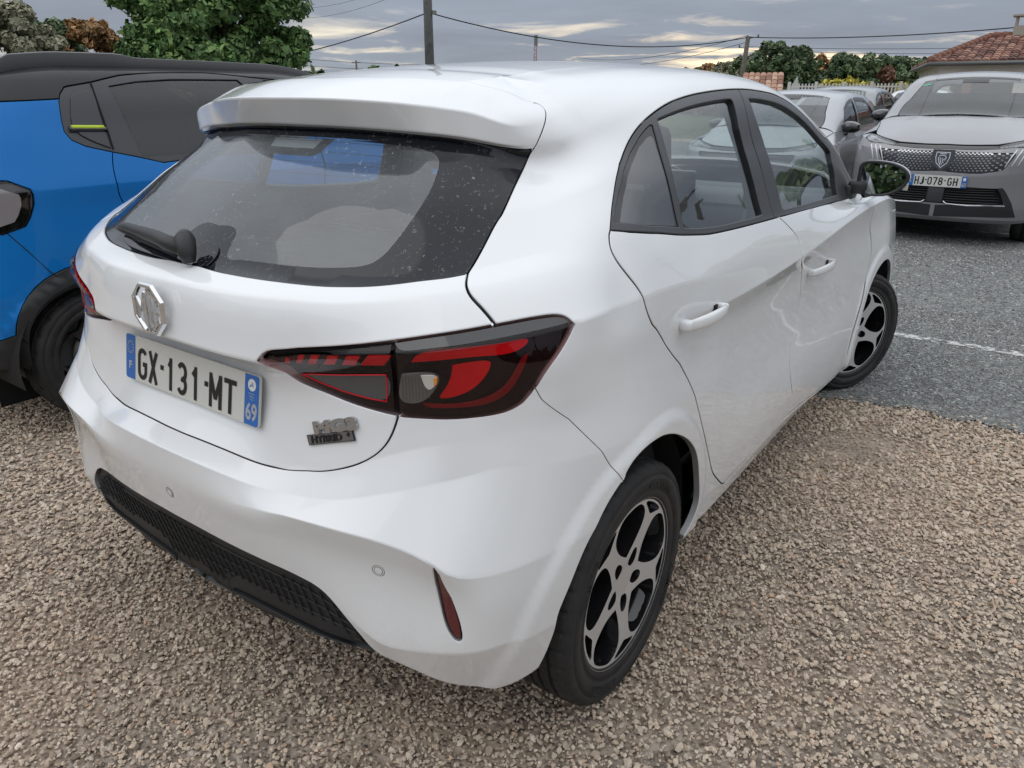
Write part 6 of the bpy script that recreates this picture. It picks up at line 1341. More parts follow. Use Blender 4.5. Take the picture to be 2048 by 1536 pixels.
# ---------------------------------------------------------------- blue hatchback alongside
BL=[
[(-.45,0,.30),(-.43,.42,.30),(-.36,.62,.30),(-.22,.72,.28),(.12,.75,.25),(1.2,.76,.22),(3.0,.74,.22)],
[(-.54,0,.34),(-.52,.42,.34),(-.44,.65,.34),(-.28,.80,.33),(.12,.83,.30),(1.2,.84,.27),(3.0,.82,.27)],
[(-.575,0,.50),(-.555,.42,.50),(-.47,.67,.50),(-.30,.825,.50),(.12,.86,.48),(1.2,.86,.45),(3.0,.85,.45)],
[(-.575,0,.62),(-.555,.42,.62),(-.47,.67,.62),(-.30,.83,.62),(.12,.868,.60),(1.2,.862,.58),(3.0,.86,.58)],
[(-.54,0,.78),(-.52,.42,.78),(-.44,.66,.78),(-.28,.825,.78),(.12,.868,.77),(1.2,.858,.75),(3.0,.855,.75)],
[(-.52,0,.98),(-.50,.42,.98),(-.42,.64,.98),(-.26,.815,.98),(.12,.858,.98),(1.2,.852,.98),(3.0,.85,.95)],
[(-.51,0,1.055),(-.49,.42,1.055),(-.41,.64,1.055),(-.26,.81,1.058),(.12,.868,1.06),(1.2,.868,1.06),(3.0,.85,1.03)],
[(-.47,0,1.15),(-.45,.42,1.15),(-.38,.62,1.15),(-.24,.775,1.155),(.12,.83,1.16),(1.2,.835,1.155),(3.0,.80,1.08)],
[(-.42,0,1.28),(-.40,.42,1.28),(-.33,.60,1.28),(-.20,.735,1.285),(.12,.775,1.29),(1.2,.78,1.29),(2.2,.78,1.20),(3.0,.74,1.10)],
[(-.35,0,1.41),(-.33,.42,1.41),(-.27,.57,1.41),(-.14,.685,1.415),(.12,.715,1.43),(1.2,.72,1.43),(1.8,.72,1.36),(2.2,.73,1.26),(3.0,.70,1.12)],
[(-.27,0,1.49),(-.26,.42,1.49),(-.20,.54,1.49),(-.09,.63,1.495),(.12,.655,1.51),(1.2,.66,1.515),(1.8,.67,1.42),(2.2,.69,1.29),(3.0,.66,1.13)],
[(-.18,0,1.535),(-.17,.42,1.535),(-.13,.50,1.535),(-.03,.57,1.535),(.12,.59,1.545),(1.2,.60,1.55),(1.8,.62,1.46),(2.2,.65,1.31),(3.0,.62,1.14)],
[(.118,0,1.56),(.118,.41,1.555),(.118,.421,1.555),(.121,.421,1.555),(1.2,.421,1.57),(1.8,.421,1.49),(2.2,.421,1.33),(3.0,.421,1.15)]]
def blue_car():
    pm=paint('blue_paint',(.003,.155,.48),.4,dirt=(.1,.12,.2),amount=.2,drops=True,metal=.0,coat=.3); pk=paint('black_roof_paint',(.008,.008,.010),.4,amount=.1,drops=True,coat=.6)
    root=tag(empty('blue_hatchback',(BLUE_X,BLUE_Y,0)),'blue hatchback with black roof and lime pillar accent beside the white car','car')
    cre={1:[(0,.8),(9,.8)],3:[(0,.5),(9,.5)],5:[(0,.3),(9,.5)],6:[(0,.7),(9,.85)],8:[(0,0),(9,0)],10:[(0,.5),(1.2,.3),(9,.3)],11:[(0,.6),(9,.3)]}
    S=Loft(BL,cre,.12,.42,.45); V=S.V
    wr=.315
    def dis(p,u,Vv):
        r=np.hypot(p[...,0],p[...,2]-wr); t=np.clip((r-.40)/.03,0,1); return .016*(1-t*t*(3-2*t))*(p[...,1]>.6)
    S.disp=dis
    u=lambda x,w=.84:S.to_ud(x,w)[0]; q=lambda x,w,z,lo=0,hi=None:uvz(S,x,w,z,lo,hi)
    line=lambda *p:spl(np.array(p),.015,smooth=False)
    def pair(nm,lp,mt,pa,**k):
        o=panel(S,nm,lp,mt,pa,**k); a=loop(np.concatenate([lp[0]*[-1,1],lp[0][:1]*[-1,1]])); return o,panel(S,nm,a,mt,pa,**k)
    # outline pieces measured along the side
    arc=lambda r,a0,a1,n=24:[q(r*math.cos(a),.86,wr+r*math.sin(a),0,V[7]) for a in np.linspace(R(a0),R(a1),n)]
    A1=arc(.365,160,2); A2=arc(.435,157,8); A0=arc(.365,184,160,8); CV=.2365
    vb=lambda x,w,z:q(x,w,z)
    # black band / blue split
    DL=DBLUE
    win=spl(np.array(DL['dlo']+[DL['dlo'][0]]),.012,smooth=False); winl=loop(win)
    split=[(u(-.30,.8),DL['split']),(DL['dlo'][0][0],DL['split'])]
    lampP=loop(spl(np.array(DL['lamp']+[DL['lamp'][0]]),.012,smooth=False))
    # door cut
    cut=spl(np.array(DL['cut']),.012)
    body=loop(line((0,DL['split']),tuple(DL['dlo'][1]),tuple(DL['dlo'][2])),spl(np.array(DL['dlo'][2:DL['icut']+1]),.012,smooth=False),cut,line(tuple(cut[-1]),A2[-1]),np.array(A2)[::-1],line(A2[0],(.6863,CV),(0,CV),(0,DL['split'])))
    B1,B2=pair('body_side',body,pm,root,holes=[lampP],step=.025,gap=.002)
    door=loop(line(*[tuple(p) for p in DL['dlo'][DL['icut']:DL['ibelt']+1]],(u(1.35),V[8]-.02),(u(1.35),V[2]),(u(.47),V[2]),A2[-1],tuple(cut[-1])),cut[::-1])
    pair('rear_door',door,pm,root,step=.03)
    fr_=loop(line((u(1.355),V[8]-.02),(u(2.9),V[7]),(u(2.9),V[1]),(u(1.355),V[1]),(u(1.355),V[8]-.02))); pair('front_side',fr_,pm,root,step=.06)
    roofp=loop(line((0,DL['split']+.002),tuple(DL['dlo'][1])),spl(np.array(DL['dlo'][1:2]+DL['dlo'][:1]+DL['dlo'][:DL['itop']:-1]),.012,smooth=False),line(tuple(DL['dlo'][DL['itop']+1]),(u(2.9),V[9])),line((u(2.9),V[9]),(u(2.9),V[12]-1e-3)),('0',line((u(2.9),V[12]-1e-3),(0,V[12]-1e-3))),line((0,V[12]-1e-3),(0,DL['split']+.002)))
    try: pair('roof_side',roofp,pk,root,step=.025)
    except Exception as ex: print('roofp',ex)
    ws=np.linspace(-.421,.421,15); xs=np.linspace(.12,2.9,40); zc=np.interp(xs+S.uc-S.xk,S.ug,S.Z[12]); P=[(x,w,z+.01*(1-(w/.421)**2)) for x,z in zip(xs,zc) for w in ws]; i=np.arange(len(P)).reshape(40,15); mesh('roof',P,np.stack([i[:-1,:-1],i[1:,:-1],i[1:,1:],i[:-1,1:]],-1).reshape(-1,4),pk,root)
    # window surround and glass
    pane=loop(spl(np.array(DL['pane']+[DL['pane'][0]]),.012,smooth=False)); pane2=loop(spl(np.array(DL['pane2']+[DL['pane2'][0]]),.012,smooth=False))
    WF1,WF2=pair('window_frame',winl,M_trim,root,holes=[pane,pane2],gap=.002,off=-.002,step=.025,flange=.015)
    pair('window_pane',pane,M_gdark,root,gap=-.003,roll=0,flange=0,off=-.008,step=.05); pair('window_pane',pane2,M_gdark,root,gap=-.003,roll=0,flange=0,off=-.008,step=.05)
    qp=loop(spl(np.array(DL['quarter']+[DL['quarter'][0]]),.01,smooth=False)); pair('quarter_blank',qp,M_trim,root,gap=0,roll=.003,off=.004,flange=.006,step=.03)
    for sg,wf in ((1,WF1),(-1,WF2)):
        a,b=DL['lime']; p=[frame_at(S,sg*(a[0]+(b[0]-a[0])*t),a[1]+(b[1]-a[1])*t,1,.008)[0] for t in np.linspace(0,1,8)]
        MB().tube(p,.0085,10).build('lime_accent',mat('lime_plastic',(.50,.66,.03),.35),wf,True); p=[x+np.array([0,0,-.006]) for x in p]; p=[p[0]*1.0]+p; MB().tube([frame_at(S,sg*(a[0]+(b[0]-a[0])*t),a[1]+(b[1]-a[1])*t-.006,1,.001)[0] for t in np.linspace(-.06,1.06,8)],.013,8).build('accent_seat',M_gloss,wf,True)
    dseam=np.array(DL['fseam']); p=S.P(dseam[:,0],dseam[:,1])+S.N(dseam[:,0],dseam[:,1])*.003; p[:,1]*=-1; MB().tube(p,.003,6).build('door_frame_seam',M_dark,WF1)
    # tail lamp
    for sg in (1,-1):
        lp=loop(np.concatenate([lampP[0]*[sg,1],lampP[0][:1]*[sg,1]])); H=panel(S,'tail_lamp',lp,M_gloss,root,gap=.002,off=-.025,roll=0,flange=0,step=.03); panel(S,'lens',lp,M_lensg,H,gap=.002,off=.004,roll=.003,flange=.02,step=.03)
        c=lampP[0].mean(0); lp2=lampP[0].copy(); lp2=c+(lp2-c)*[.8,.75]; a=loop(np.concatenate([lp2*[sg,1],lp2[:1]*[sg,1]])); panel(S,'lamp_core',a,mat('lamp_grey_core',(.45,.42,.42),.3),H,gap=0,roll=0,off=-.008,flange=0,step=.03)
    # cladding: arch and bumper
    cl=loop(np.array(A1),line(A1[-1],A2[-1]),np.array(A2)[::-1],line(A2[0],A1[0])); pair('arch_cladding',cl,M_black,root,gap=.001,off=.004,roll=.004,flange=.02,step=.03)
    rb=loop(line((0,CV-.002),(.6863,CV-.002),A2[0],A1[0]),np.array(A0)[::-1],line(A0[0],(u(-.36,.8),V[1]),(u(-.36,.7),V[0]+.02),(0,V[0]+.02),(0,CV-.002))); pair('rear_bumper',rb,M_black,root,gap=.001,step=.03,flange=.02)
    sl=loop(line(A1[-1],(u(.42),V[0]+.02),(u(2.2),V[0]+.02),(u(2.2),V[2]-.004),(u(.48),V[2]-.004),A2[-1],A1[-1])); pair('sill',sl,M_black,root,gap=.001,step=.05)
    bs_=np.array([(.7688,.6983),(.8115,.6231),(.8643,.5196),(.885,.49)]); p=S.P(bs_[:,0],bs_[:,1])+S.N(bs_[:,0],bs_[:,1])*.0005; p[:,1]*=-1; MB().tube(p,.0022,6).build('bumper_seam',M_dark,B1)
    # rail
    for s in (-1,1):
        v_=[];n=40
        xs=np.linspace(DL['rail'][0],DL['rail'][1],n); mb=MB()
        for k,x in enumerate(xs):
            t=k/(n-1); h=.052*min(1,t/.05,(1-t)/.12)**.7; h*=1-.32*np.clip((t-.30)/.04,0,1)+.10*np.clip((t-.66)/.04,0,1)*0; zc=float(np.interp(x+S.uc-S.xk,S.ug,S.Z[11])) if x>.12 else float(np.interp(x,[-.2,-.03,.12],[1.50,1.53,1.545])); yw=.585
            for yy,zz in ((yw+.022,zc-.012),(yw+.016,zc+h*.9),(yw,zc+h),(yw-.018,zc+h*.85),(yw-.022,zc-.0)): v_.append((x,s*yy,zz))
        mb.add(v_,[(5*k+j,5*k+j+1,5*k+j+6,5*k+j+5) for k in range(n-1) for j in range(4)]+[(0,1,2,3,4),tuple(5*(n-1)+j for j in range(5))]); mb.build('roof_rail',pk,root,True)
    # dark cabin, wheel wells, wheels
    mb=MB(); mb.box((1.3,0,.60),(3.2,1.5,.7)); mb.box((.1,0,.85),(.75,1.30,.55)); mb.box((.25,0,1.1),(.12,1.2,.5)); mb.box((1.1,-.36,1.0),(.14,.46,.7),bev=.06); mb.box((1.1,.36,1.0),(.14,.46,.7),bev=.06); mb.box((1.05,-.36,1.42),(.1,.25,.16),bev=.04); mb.box((2.2,0,.95),(.5,1.4,.3)); mb.parts('cabin_block',M_int,root)
    mb=MB()
    for x in (0,2.54):
        for s in (-1,1):
            n=24; v_=[]
            for k in range(n+1):
                a=R(-10+200*k/n)
                for y in (s*.55,s*.855): v_.append((x+.375*math.cos(a),y,wr+.375*math.sin(a)))
            mb.add(v_,[(2*k,2*k+1,2*k+3,2*k+2) for k in range(n)]); mb.add([(x-.38,s*.55,.1),(x+.38,s*.55,.1),(x+.38,s*.55,.7),(x-.38,s*.55,.7)],[(0,1,2,3)])
    mb.parts('wheel_well_liner',M_dark,root,merge=2)
    for x in (0,2.54):
        for s in (-1,1): wheel('wheel',root,(x,s*.765,.311),0 if s<0 else math.pi,cap='',steps=120)
BLUE_X,BLUE_Y=.13,2.71
M_lensg=thin_glass('smoked_lens',(.75,.74,.75),1.0,ior=1.5)

# ================================================================== surroundings
def polar(az,dist,z=0): return (CAM.location.x*0+C0X+dist*math.cos(R(az)),C0Y+dist*math.sin(R(az)),z)
C0X,C0Y,C0Z=CAM.matrix_world.translation
def elev(dist,el): return C0Z+dist*math.tan(R(el))
def leafmat(name,a,b,c):
    def fn(m,nt,bs):
        g=nt.nodes.new('ShaderNodeNewGeometry'); n=tex(nt,'Noise',.9,Detail=3); 
        c1=ramp(nt,g.outputs['Random Per Island'],[(0,a),(.55,b),(1,c)]); c2=mixn(nt,1.0,c1,ramp(nt,n.outputs[0],[(.3,.62),(.7,1.25)]),'MULTIPLY'); nt.links.new(c2,bs.inputs['Base Color'])
    return mat(name,a,.6,fn=fn,spec=.3)
M_bark=mat('bark',(.07,.055,.042),.95,bump=(18,.8,.03),var=(7,(.12,.10,.08),.35,.7))
LEAF=dict(green=leafmat('leaf_green',(0.058,0.119,0.039),(0.115,0.211,0.065),(0.241,0.351,0.115)),dark=leafmat('leaf_dark',(0.052,0.083,0.042),(0.102,0.154,0.070),(0.192,0.239,0.112)),olive=leafmat('leaf_olive',(0.145,0.154,0.095),(0.274,0.267,0.176),(0.450,0.408,0.290)),
 rust=leafmat('leaf_rust',(0.192,0.127,0.058),(0.354,0.211,0.090),(0.611,0.310,0.129)),yellow=leafmat('leaf_yellow',(0.350,0.333,0.052),(0.595,0.525,0.088),(0.805,0.700,0.140)),brown=leafmat('leaf_brown',(0.132,0.078,0.057),(0.237,0.132,0.091),(0.342,0.197,0.132)))
def quads(name,C,A,B,m,parent):
    """leaf faces: centre C, half axes A,B"""
    n=len(C); v=np.concatenate([C-A*.55-B,C+A*.55-B*.6,C+A*.5+B,C-A*.6+B*.7]).astype(np.float32).reshape(4,n,3).transpose(1,0,2).reshape(-1,3)
    me=bpy.data.meshes.new(name); me.vertices.add(4*n); me.vertices.foreach_set('co',v.ravel()); me.loops.add(4*n); me.loops.foreach_set('vertex_index',np.arange(4*n,dtype=np.int32)); me.polygons.add(n); me.polygons.foreach_set('loop_start',np.arange(0,4*n,4,dtype=np.int32)); me.polygons.foreach_set('loop_total',np.full(n,4,dtype=np.int32)); me.materials.append(m); me.update(calc_edges=True); me.validate()
    return link(bpy.data.objects.new(name,me),parent)
def tree(label,az,dist,h,rx,kind,seed,group=None,trunk=.25,n=9000,leaf=.17,name='tree',clumps=95,cat='tree',z0=0,lo=.22):
    r=np.random.default_rng(seed); base=polar(az,dist,z0); root=tag(empty(name,base),label,cat,group)
    # trunk with limbs
    mb=MB(); lean=r.normal(0,.03,2); pts=[(lean[0]*h*t,lean[1]*h*t,h*.62*t) for t in np.linspace(0,1,7)]; mb.tube(pts,[.03*h*(1.15-t) for t in np.linspace(0,1,7)],9)
    cc=[];cr=[]
    for k in range(clumps):
        a=r.uniform(0,2*math.pi); t=r.uniform(0,1)**.75; zz=lo+(.98-lo)*r.uniform(0,1); prof=math.sin(math.pi*min(1,max(.04,(zz-lo*.55)/(1.03-lo*.55))))**.62; rad=rx*prof*(.35+.65*t)
        c=np.array([math.cos(a)*rad,math.sin(a)*rad,zz*h]); cc.append(c); cr.append(rx*r.uniform(.10,.27)*(1.25-.45*t))
        if k%4==0:
            s=np.array(pts[min(6,max(1,int(zz*6)))]); mid=(s+c)/2+[0,0,-.03*h]; mb.tube([tuple(s),tuple(mid),tuple(c)],[.010*h,.007*h,.003*h],6)
    mb.build('trunk',M_bark,root,True)
    cc=np.array(cc);cr=np.array(cr); pick=r.integers(0,clumps,n); d=r.standard_normal((n,3)); d/=np.linalg.norm(d,axis=1,keepdims=True); rr=r.uniform(.35,1.0,n)**.5
    C=cc[pick]+d*(cr[pick]*rr)[:,None]*[1,1,.78]; nrm=d+r.normal(0,.55,(n,3))+[0,0,.35]; nrm/=np.linalg.norm(nrm,axis=1,keepdims=True); A=np.cross(nrm,r.standard_normal((n,3))); A/=np.linalg.norm(A,axis=1,keepdims=True); B=np.cross(nrm,A); s=leaf*np.exp(r.normal(0,.35,n))[:,None]
    quads('crown',C,A*s*.8,B*s,LEAF[kind],root); return root
def bush(label,az,dist,h,rx,kind,seed,n=2500,leaf=.12,group=None,name='bush',z0=0):
    return tree(label,az,dist,h,rx,kind,seed,group,n=n,leaf=leaf,name=name,clumps=26,cat='bush',lo=.05,z0=z0)
M_wood=mat('pole_wood',(.10,.085,.07),.9,bump=(30,.6,.01),var=(12,(.17,.15,.125),.35,.7)); M_conc=mat('pole_concrete',(.17,.165,.16),.9,bump=(25,.4,.01),var=(5,(.11,.105,.10),.4,.7)); M_wire=mat('wire_black',(.012,.012,.013),.6); M_ins=mat('insulator',(.18,.17,.16),.3)
def wire(label,a,b,sag,r=.012,group='overhead wires'):
    a,b=np.array(a,float),np.array(b,float); t=np.linspace(0,1,28)[:,None]; p=a*(1-t)+b*t; p[:,2]-=4*sag*(t[:,0]*(1-t[:,0])); o=MB().tube(p,r,5).build('overhead_wire',M_wire,None,True); return tag(o,label,'wire',group)
def scenery():
    # ---------------- poles
    d1=30.; p=polar(41.5,d1); P1=tag(empty('utility_pole',p),'tall dark concrete pole with climbing steps rising behind the white car roof','pole')
    mb=MB(); H=9.5; n=12
    mb.tube([(0,0,0),(0,0,H)],[.19,.13],10); mb.build('shaft',M_conc,P1,True)
    for k in range(16):
        z=1.2+k*.52; mb=MB(); mb.box((0,0,z),(.33-.01*k,.035,.03)); mb.build('step',M_cast,P1)
    mb=MB(); mb.tube([(.05,.20,0),(.04,.17,H)],.03,6); mb.build('conduit',mat('conduit',(.30,.25,.22),.7),P1,True)
    zw=elev(d1,5.5)
    mb=MB(); mb.box((.1,-.12,zw),(.2,.25,.12)); mb.build('clamp',M_cast,P1)
    d2=42.; p2=polar(19.25,d2); P2=tag(empty('wooden_pole',p2),'weathered wooden pole with insulators standing before the right hand trees','pole'); h2=elev(d2,3.95)
    mb=MB(); mb.tube([(0,.22,0),(0,0,h2)],[.17,.11],10); mb.build('shaft',M_wood,P2,True)
    for k,(z,s) in enumerate(((h2-.1,.5),(h2-.55,-.4),(h2-1.0,.45))):
        mb=MB(); mb.tube([(0,0,z),(0,-s,z+.05)],.025,6); b=mb.build('bracket',M_cast,P2,True); mb=MB(); mb.lathe([(.0,-.02),(.05,0),(.035,.05),(.05,.07),(.02,.13),(0,.13)],10,axis='z',c=(0,-s,z+.05)); mb.build('insulator',M_ins,P2,True)
    t1=(p[0],p[1],zw); t2=(p2[0],p2[1],h2-.05)
    wire('thick black wire running from the concrete pole to the wooden pole',t1,t2,.75,.022)
    wire('thick black wire from the wooden pole out over the tiled house',t2,polar(-6,34,elev(34,4.75)),.35,.022)
    wire('thick black wire from the concrete pole down to the left',t1,polar(60,58,elev(58,2.2)),.9,.022)
    for k,(e0,e1,lab) in enumerate(((3.3,3.4,'topmost'),(3.1,3.0,'second'),(2.85,2.65,'third'),(2.7,2.45,'lowest'))):
        wire('%s of the thin power lines strung before the right hand trees'%lab,(p2[0],p2[1],elev(d2,e0)),polar(-6,60,elev(60,e1)),.4,.012,'thin power lines on the right')
    for k,(e,lab) in enumerate(((3.3,'upper'),(2.9,'lower'))):
        wire('%s thin line sloping down left of the wooden pole'%lab,(p2[0],p2[1],elev(d2,e+.7)),polar(31,75,elev(75,e-.6)),.6,.014,'thin lines left of the wooden pole')
    for k,(e0,e1,lab) in enumerate(((2.55,2.9,'upper'),(2.2,2.45,'lower'))): wire('%s faint line behind the concrete pole near the small far trees'%lab,polar(37,140,elev(140,e0-.3)),polar(56,120,elev(120,e1)),.8,.03,'far lines on the left')
    for k,(e0,e1,lab) in enumerate(((5.6,6.6,'upper'),(5.0,6.0,'lower'))): wire('%s thin wire in the sky right of the big green tree'%lab,polar(50,50,elev(50,e0)),polar(41.5,30,elev(30,e1+1.4)),.3,.008,'thin wires by the big tree')
    p3=polar(46.67,120); P3=tag(empty('far_pole',p3),'small distant pole with a cross arm left of the far trees','pole'); hz=elev(120,2.4); mb=MB(); mb.tube([(0,0,0),(0,0,hz)],[.18,.13],8); mb.build('shaft',M_wood,P3,True); mb=MB(); mb.box((0,0,hz-.3),(.12,1.3,.12),Matrix.Rotation(R(46),3,'Z')); mb.build('crossarm',M_wood,P3)
    p4=polar(33.9,190); P4=tag(empty('lattice_mast',p4),'thin red and white lattice mast far behind the roof','mast'); hm=elev(190,3.45); mb=MB()
    for i in range(3):
        a=R(120*i); mb.tube([(.55*math.cos(a),.55*math.sin(a),0),(.35*math.cos(a),.35*math.sin(a),hm)],.07,5)
    for k in range(18):
        z0,z1=hm*k/18,hm*(k+1)/18
        for i in range(3):
            a,b=R(120*i),R(120*i+120); mb.tube([(.5*math.cos(a),.5*math.sin(a),z0),(.45*math.cos(b),.45*math.sin(b),z1)],.035,4)
    mb.build('lattice',mat('mast_paint',(.55,.54,.52),.6,var=(.35,(.42,.10,.07),.48,.52)),P4); mb=MB(); mb.lathe([(0,0),(.45,0),(.45,2.2),(0,2.4)],8,axis='z',c=(0,0,hm)); mb.build('antenna',mat('antenna_grey',(.2,.2,.2),.6),P4)
    # pole and trees standing off to the right; the side windows mirror them
    p5=polar(-19,36); P5=tag(empty('crossarm_pole',p5),'dark pole with two cross arms mirrored in the rear door window','pole'); mb=MB(); mb.tube([(0,0,0),(0,0,6.6)],[.2,.15],10); mb.build('shaft',M_wood,P5,True)
    for z in (6.4,5.7): mb=MB(); mb.box((0,0,z),(.12,1.9,.12),Matrix.Rotation(R(-19),3,'Z')); mb.build('crossarm',M_wood,P5)
    # ---------------- trees left
    tree('big dense green tree behind the blue car roof',55.9,27,6.3,2.75,'green',1,n=80000,leaf=.075,clumps=230,lo=.08)
    tree('rusty autumn tree left of the big green tree',63.2,30,3.75,1.25,'rust',2,n=22000,leaf=.065,lo=.1)
    tree('green tree between the grey willow and the rusty tree',65.2,31,3.7,1.3,'dark',3,n=22000,leaf=.065,lo=.1)
    tree('pale greyish willow at the left edge of the picture',67.6,26,3.75,1.35,'olive',4,n=26000,leaf=.055,lo=.08)
    tree('low olive tree peeping out under the rusty tree',61.2,34,3.2,1.6,'olive',41,n=8000,leaf=.10,lo=.08)
    tree('dark tree further left beyond the picture edge',71.5,30,4.2,2.0,'dark',42,n=8000,leaf=.13,lo=.08)
    # ---------------- small far trees
    for k,(az,h,rx,sd) in enumerate(((45.6,3.9,1.5,5),(44.5,3.5,1.5,6),(43.4,3.0,1.4,61))): tree(('tallest','middle','lowest')[k]+' of the three small far trees left of the concrete pole',az,75,h,rx,'green',sd,'small far trees',n=4000,leaf=.2,lo=.1)
    # ---------------- right hand trees
    specs=[(17.4,52,3.93,1.9,'dark','tall dark tree beside the wooden pole'),(15.8,54,3.6,1.8,'dark','second dark tree right of the wooden pole'),(14.3,57,3.05,1.9,'rust','brownish tree in the middle of the right treeline'),(12.8,55,3.05,1.8,'dark','dark rounded tree left of the house trees'),(11.2,56,2.9,1.9,'dark','broad dark tree behind the yellow bush'),(9.7,56,2.75,1.9,'dark','dark tree just left of the tiled house'),(8.2,60,2.6,2.0,'dark','dark tree rising partly behind the house wall'),
     (20.4,70,2.55,2.1,'olive','low olive tree left of the wooden pole'),(21.6,74,2.35,2.0,'rust','low brownish tree at the left of the right treeline'),(22.9,78,2.1,2.0,'dark','small dark tree at the far left of the right treeline'),(18.8,64,3.0,2.2,'dark','dark tree directly behind the wooden pole')]
    specs=[(az,d,elev(d,el)*.92,rx,k,lab) for az,d,el,rx,k,lab in specs]
    for i,(az,d,h,rx,k,lab) in enumerate(specs): tree(lab,az,d,h,rx,k,20+i,'right hand trees',n=15000,leaf=.11,lo=.02,clumps=110)
    for k,az in enumerate((13.3,12.5,11.7)): bush(('left','middle','right')[k]+' of the bright yellow bushes behind the white fence',az,38,2.3-.1*k,.8,'yellow',50+k,group='yellow bushes')
    tree('small brown leaved tree between the yellow bushes and the house',10.3,38,2.6,.6,'brown',60,n=2200,leaf=.13,lo=.3,clumps=24)
    bush('yellow green bush beside the house corner',9.3,38,1.95,.7,'yellow',61)
    for i,az in enumerate((-12,-17,-22.5,-28,-34)): tree(('first','second','third','fourth','fifth')[i]+' green tree from the house in the row right of the picture',az,40,4.6+.5*(i%2),3.4,'dark',70+i,'trees right of the picture',n=5000,leaf=.28,lo=.05)
    # far wood on the horizon
    rng=np.random.default_rng(9); n=30000; az=rng.uniform(-180,180,n); d=rng.uniform(170,210,n); top=5+1.6*np.sin(az*.9)+1.2*np.sin(az*2.3+1); zz=rng.uniform(0,1,n)**.8*np.maximum(top,2.2); C=np.stack([C0X+d*np.cos(np.radians(az)),C0Y+d*np.sin(np.radians(az)),zz],-1); A=rng.standard_normal((n,3)); A/=np.linalg.norm(A,axis=1,keepdims=True); B=np.cross(A,rng.standard_normal((n,3))); B/=np.linalg.norm(B,axis=1,keepdims=True)
    tag(quads('far_wood',C,A*1.3,B*1.3,LEAF['dark'],None),'low dark wood along the horizon','wood',kind='stuff')
    # unseen leaf screen added behind the viewpoint to darken reflections in the paint
    n=60000; az=rng.uniform(95,318,n); d=17+1.1*np.sin(az*.3)+rng.uniform(-1.0,1.0,n); top=3.3+.7*np.sin(az*.23)+.5*np.sin(az*.71+1)+.25*np.sin(az*2.1); zz=rng.uniform(0,1,n)*top; C=np.stack([C0X+d*np.cos(np.radians(az)),C0Y+d*np.sin(np.radians(az)),zz],-1); A=rng.standard_normal((n,3)); A/=np.linalg.norm(A,axis=1,keepdims=True); B=np.cross(A,rng.standard_normal((n,3))); B/=np.linalg.norm(B,axis=1,keepdims=True)
    tag(quads('reflection_hedge',C,A*.12,B*.12,LEAF['dark'],None),'added unseen leaf screen behind the viewpoint that darkens reflections in the car paint','reflection_hedge',kind='stuff')
    house()
def tile_roof(name,quad,parent,mt,pitch=.22,row=.36):
    """canal tiles over a planar quad: eave-left, eave-right, ridge-right, ridge-left"""
    a,b,c,d=[np.array(p,float) for p in quad]; ex=b-a; W_=np.linalg.norm(ex); ex/=W_; up=((d-a)+(c-b))/2; up-=ex*np.dot(up,ex); Hh=np.linalg.norm(up); uy=up/Hh; nz=np.cross(ex,uy); nz*=np.sign(nz[2])
    nc=int(W_/pitch)+1; nr=int(Hh/row)+1; V=[];F=[]; sl=lambda t:(np.dot(d-a,ex)*t,W_+np.dot(c-b,ex)*t)
    rng=np.random.default_rng(len(name)+nc)
    for r in range(nr):
        t0,t1=r/nr,(r+1.08)/nr; x0,x1=sl((t0+t1)/2)
        for k in range(nc):
            xc=(k+.5)*W_/nc
            if xc<x0-.02 or xc>x1+.02: continue
            w=W_/nc*.52; l=rng.uniform(-.008,.008); o=len(V)
            for t,lift in ((t0,.035+l),(min(t1,1.0),.012+l)):
                for j in range(5):
                    an=math.pi*j/4; V.append(a+ex*(xc-w*math.cos(an))+uy*(t*Hh)+nz*(w*.62*math.sin(an)+lift))
            for j in range(4): F.append((o+j,o+j+1,o+6+j,o+5+j))
            F.append((o,o+1,o+2,o+3,o+4))
    return tag(mesh(name,V,F,mt,parent,False),kind='stuff')
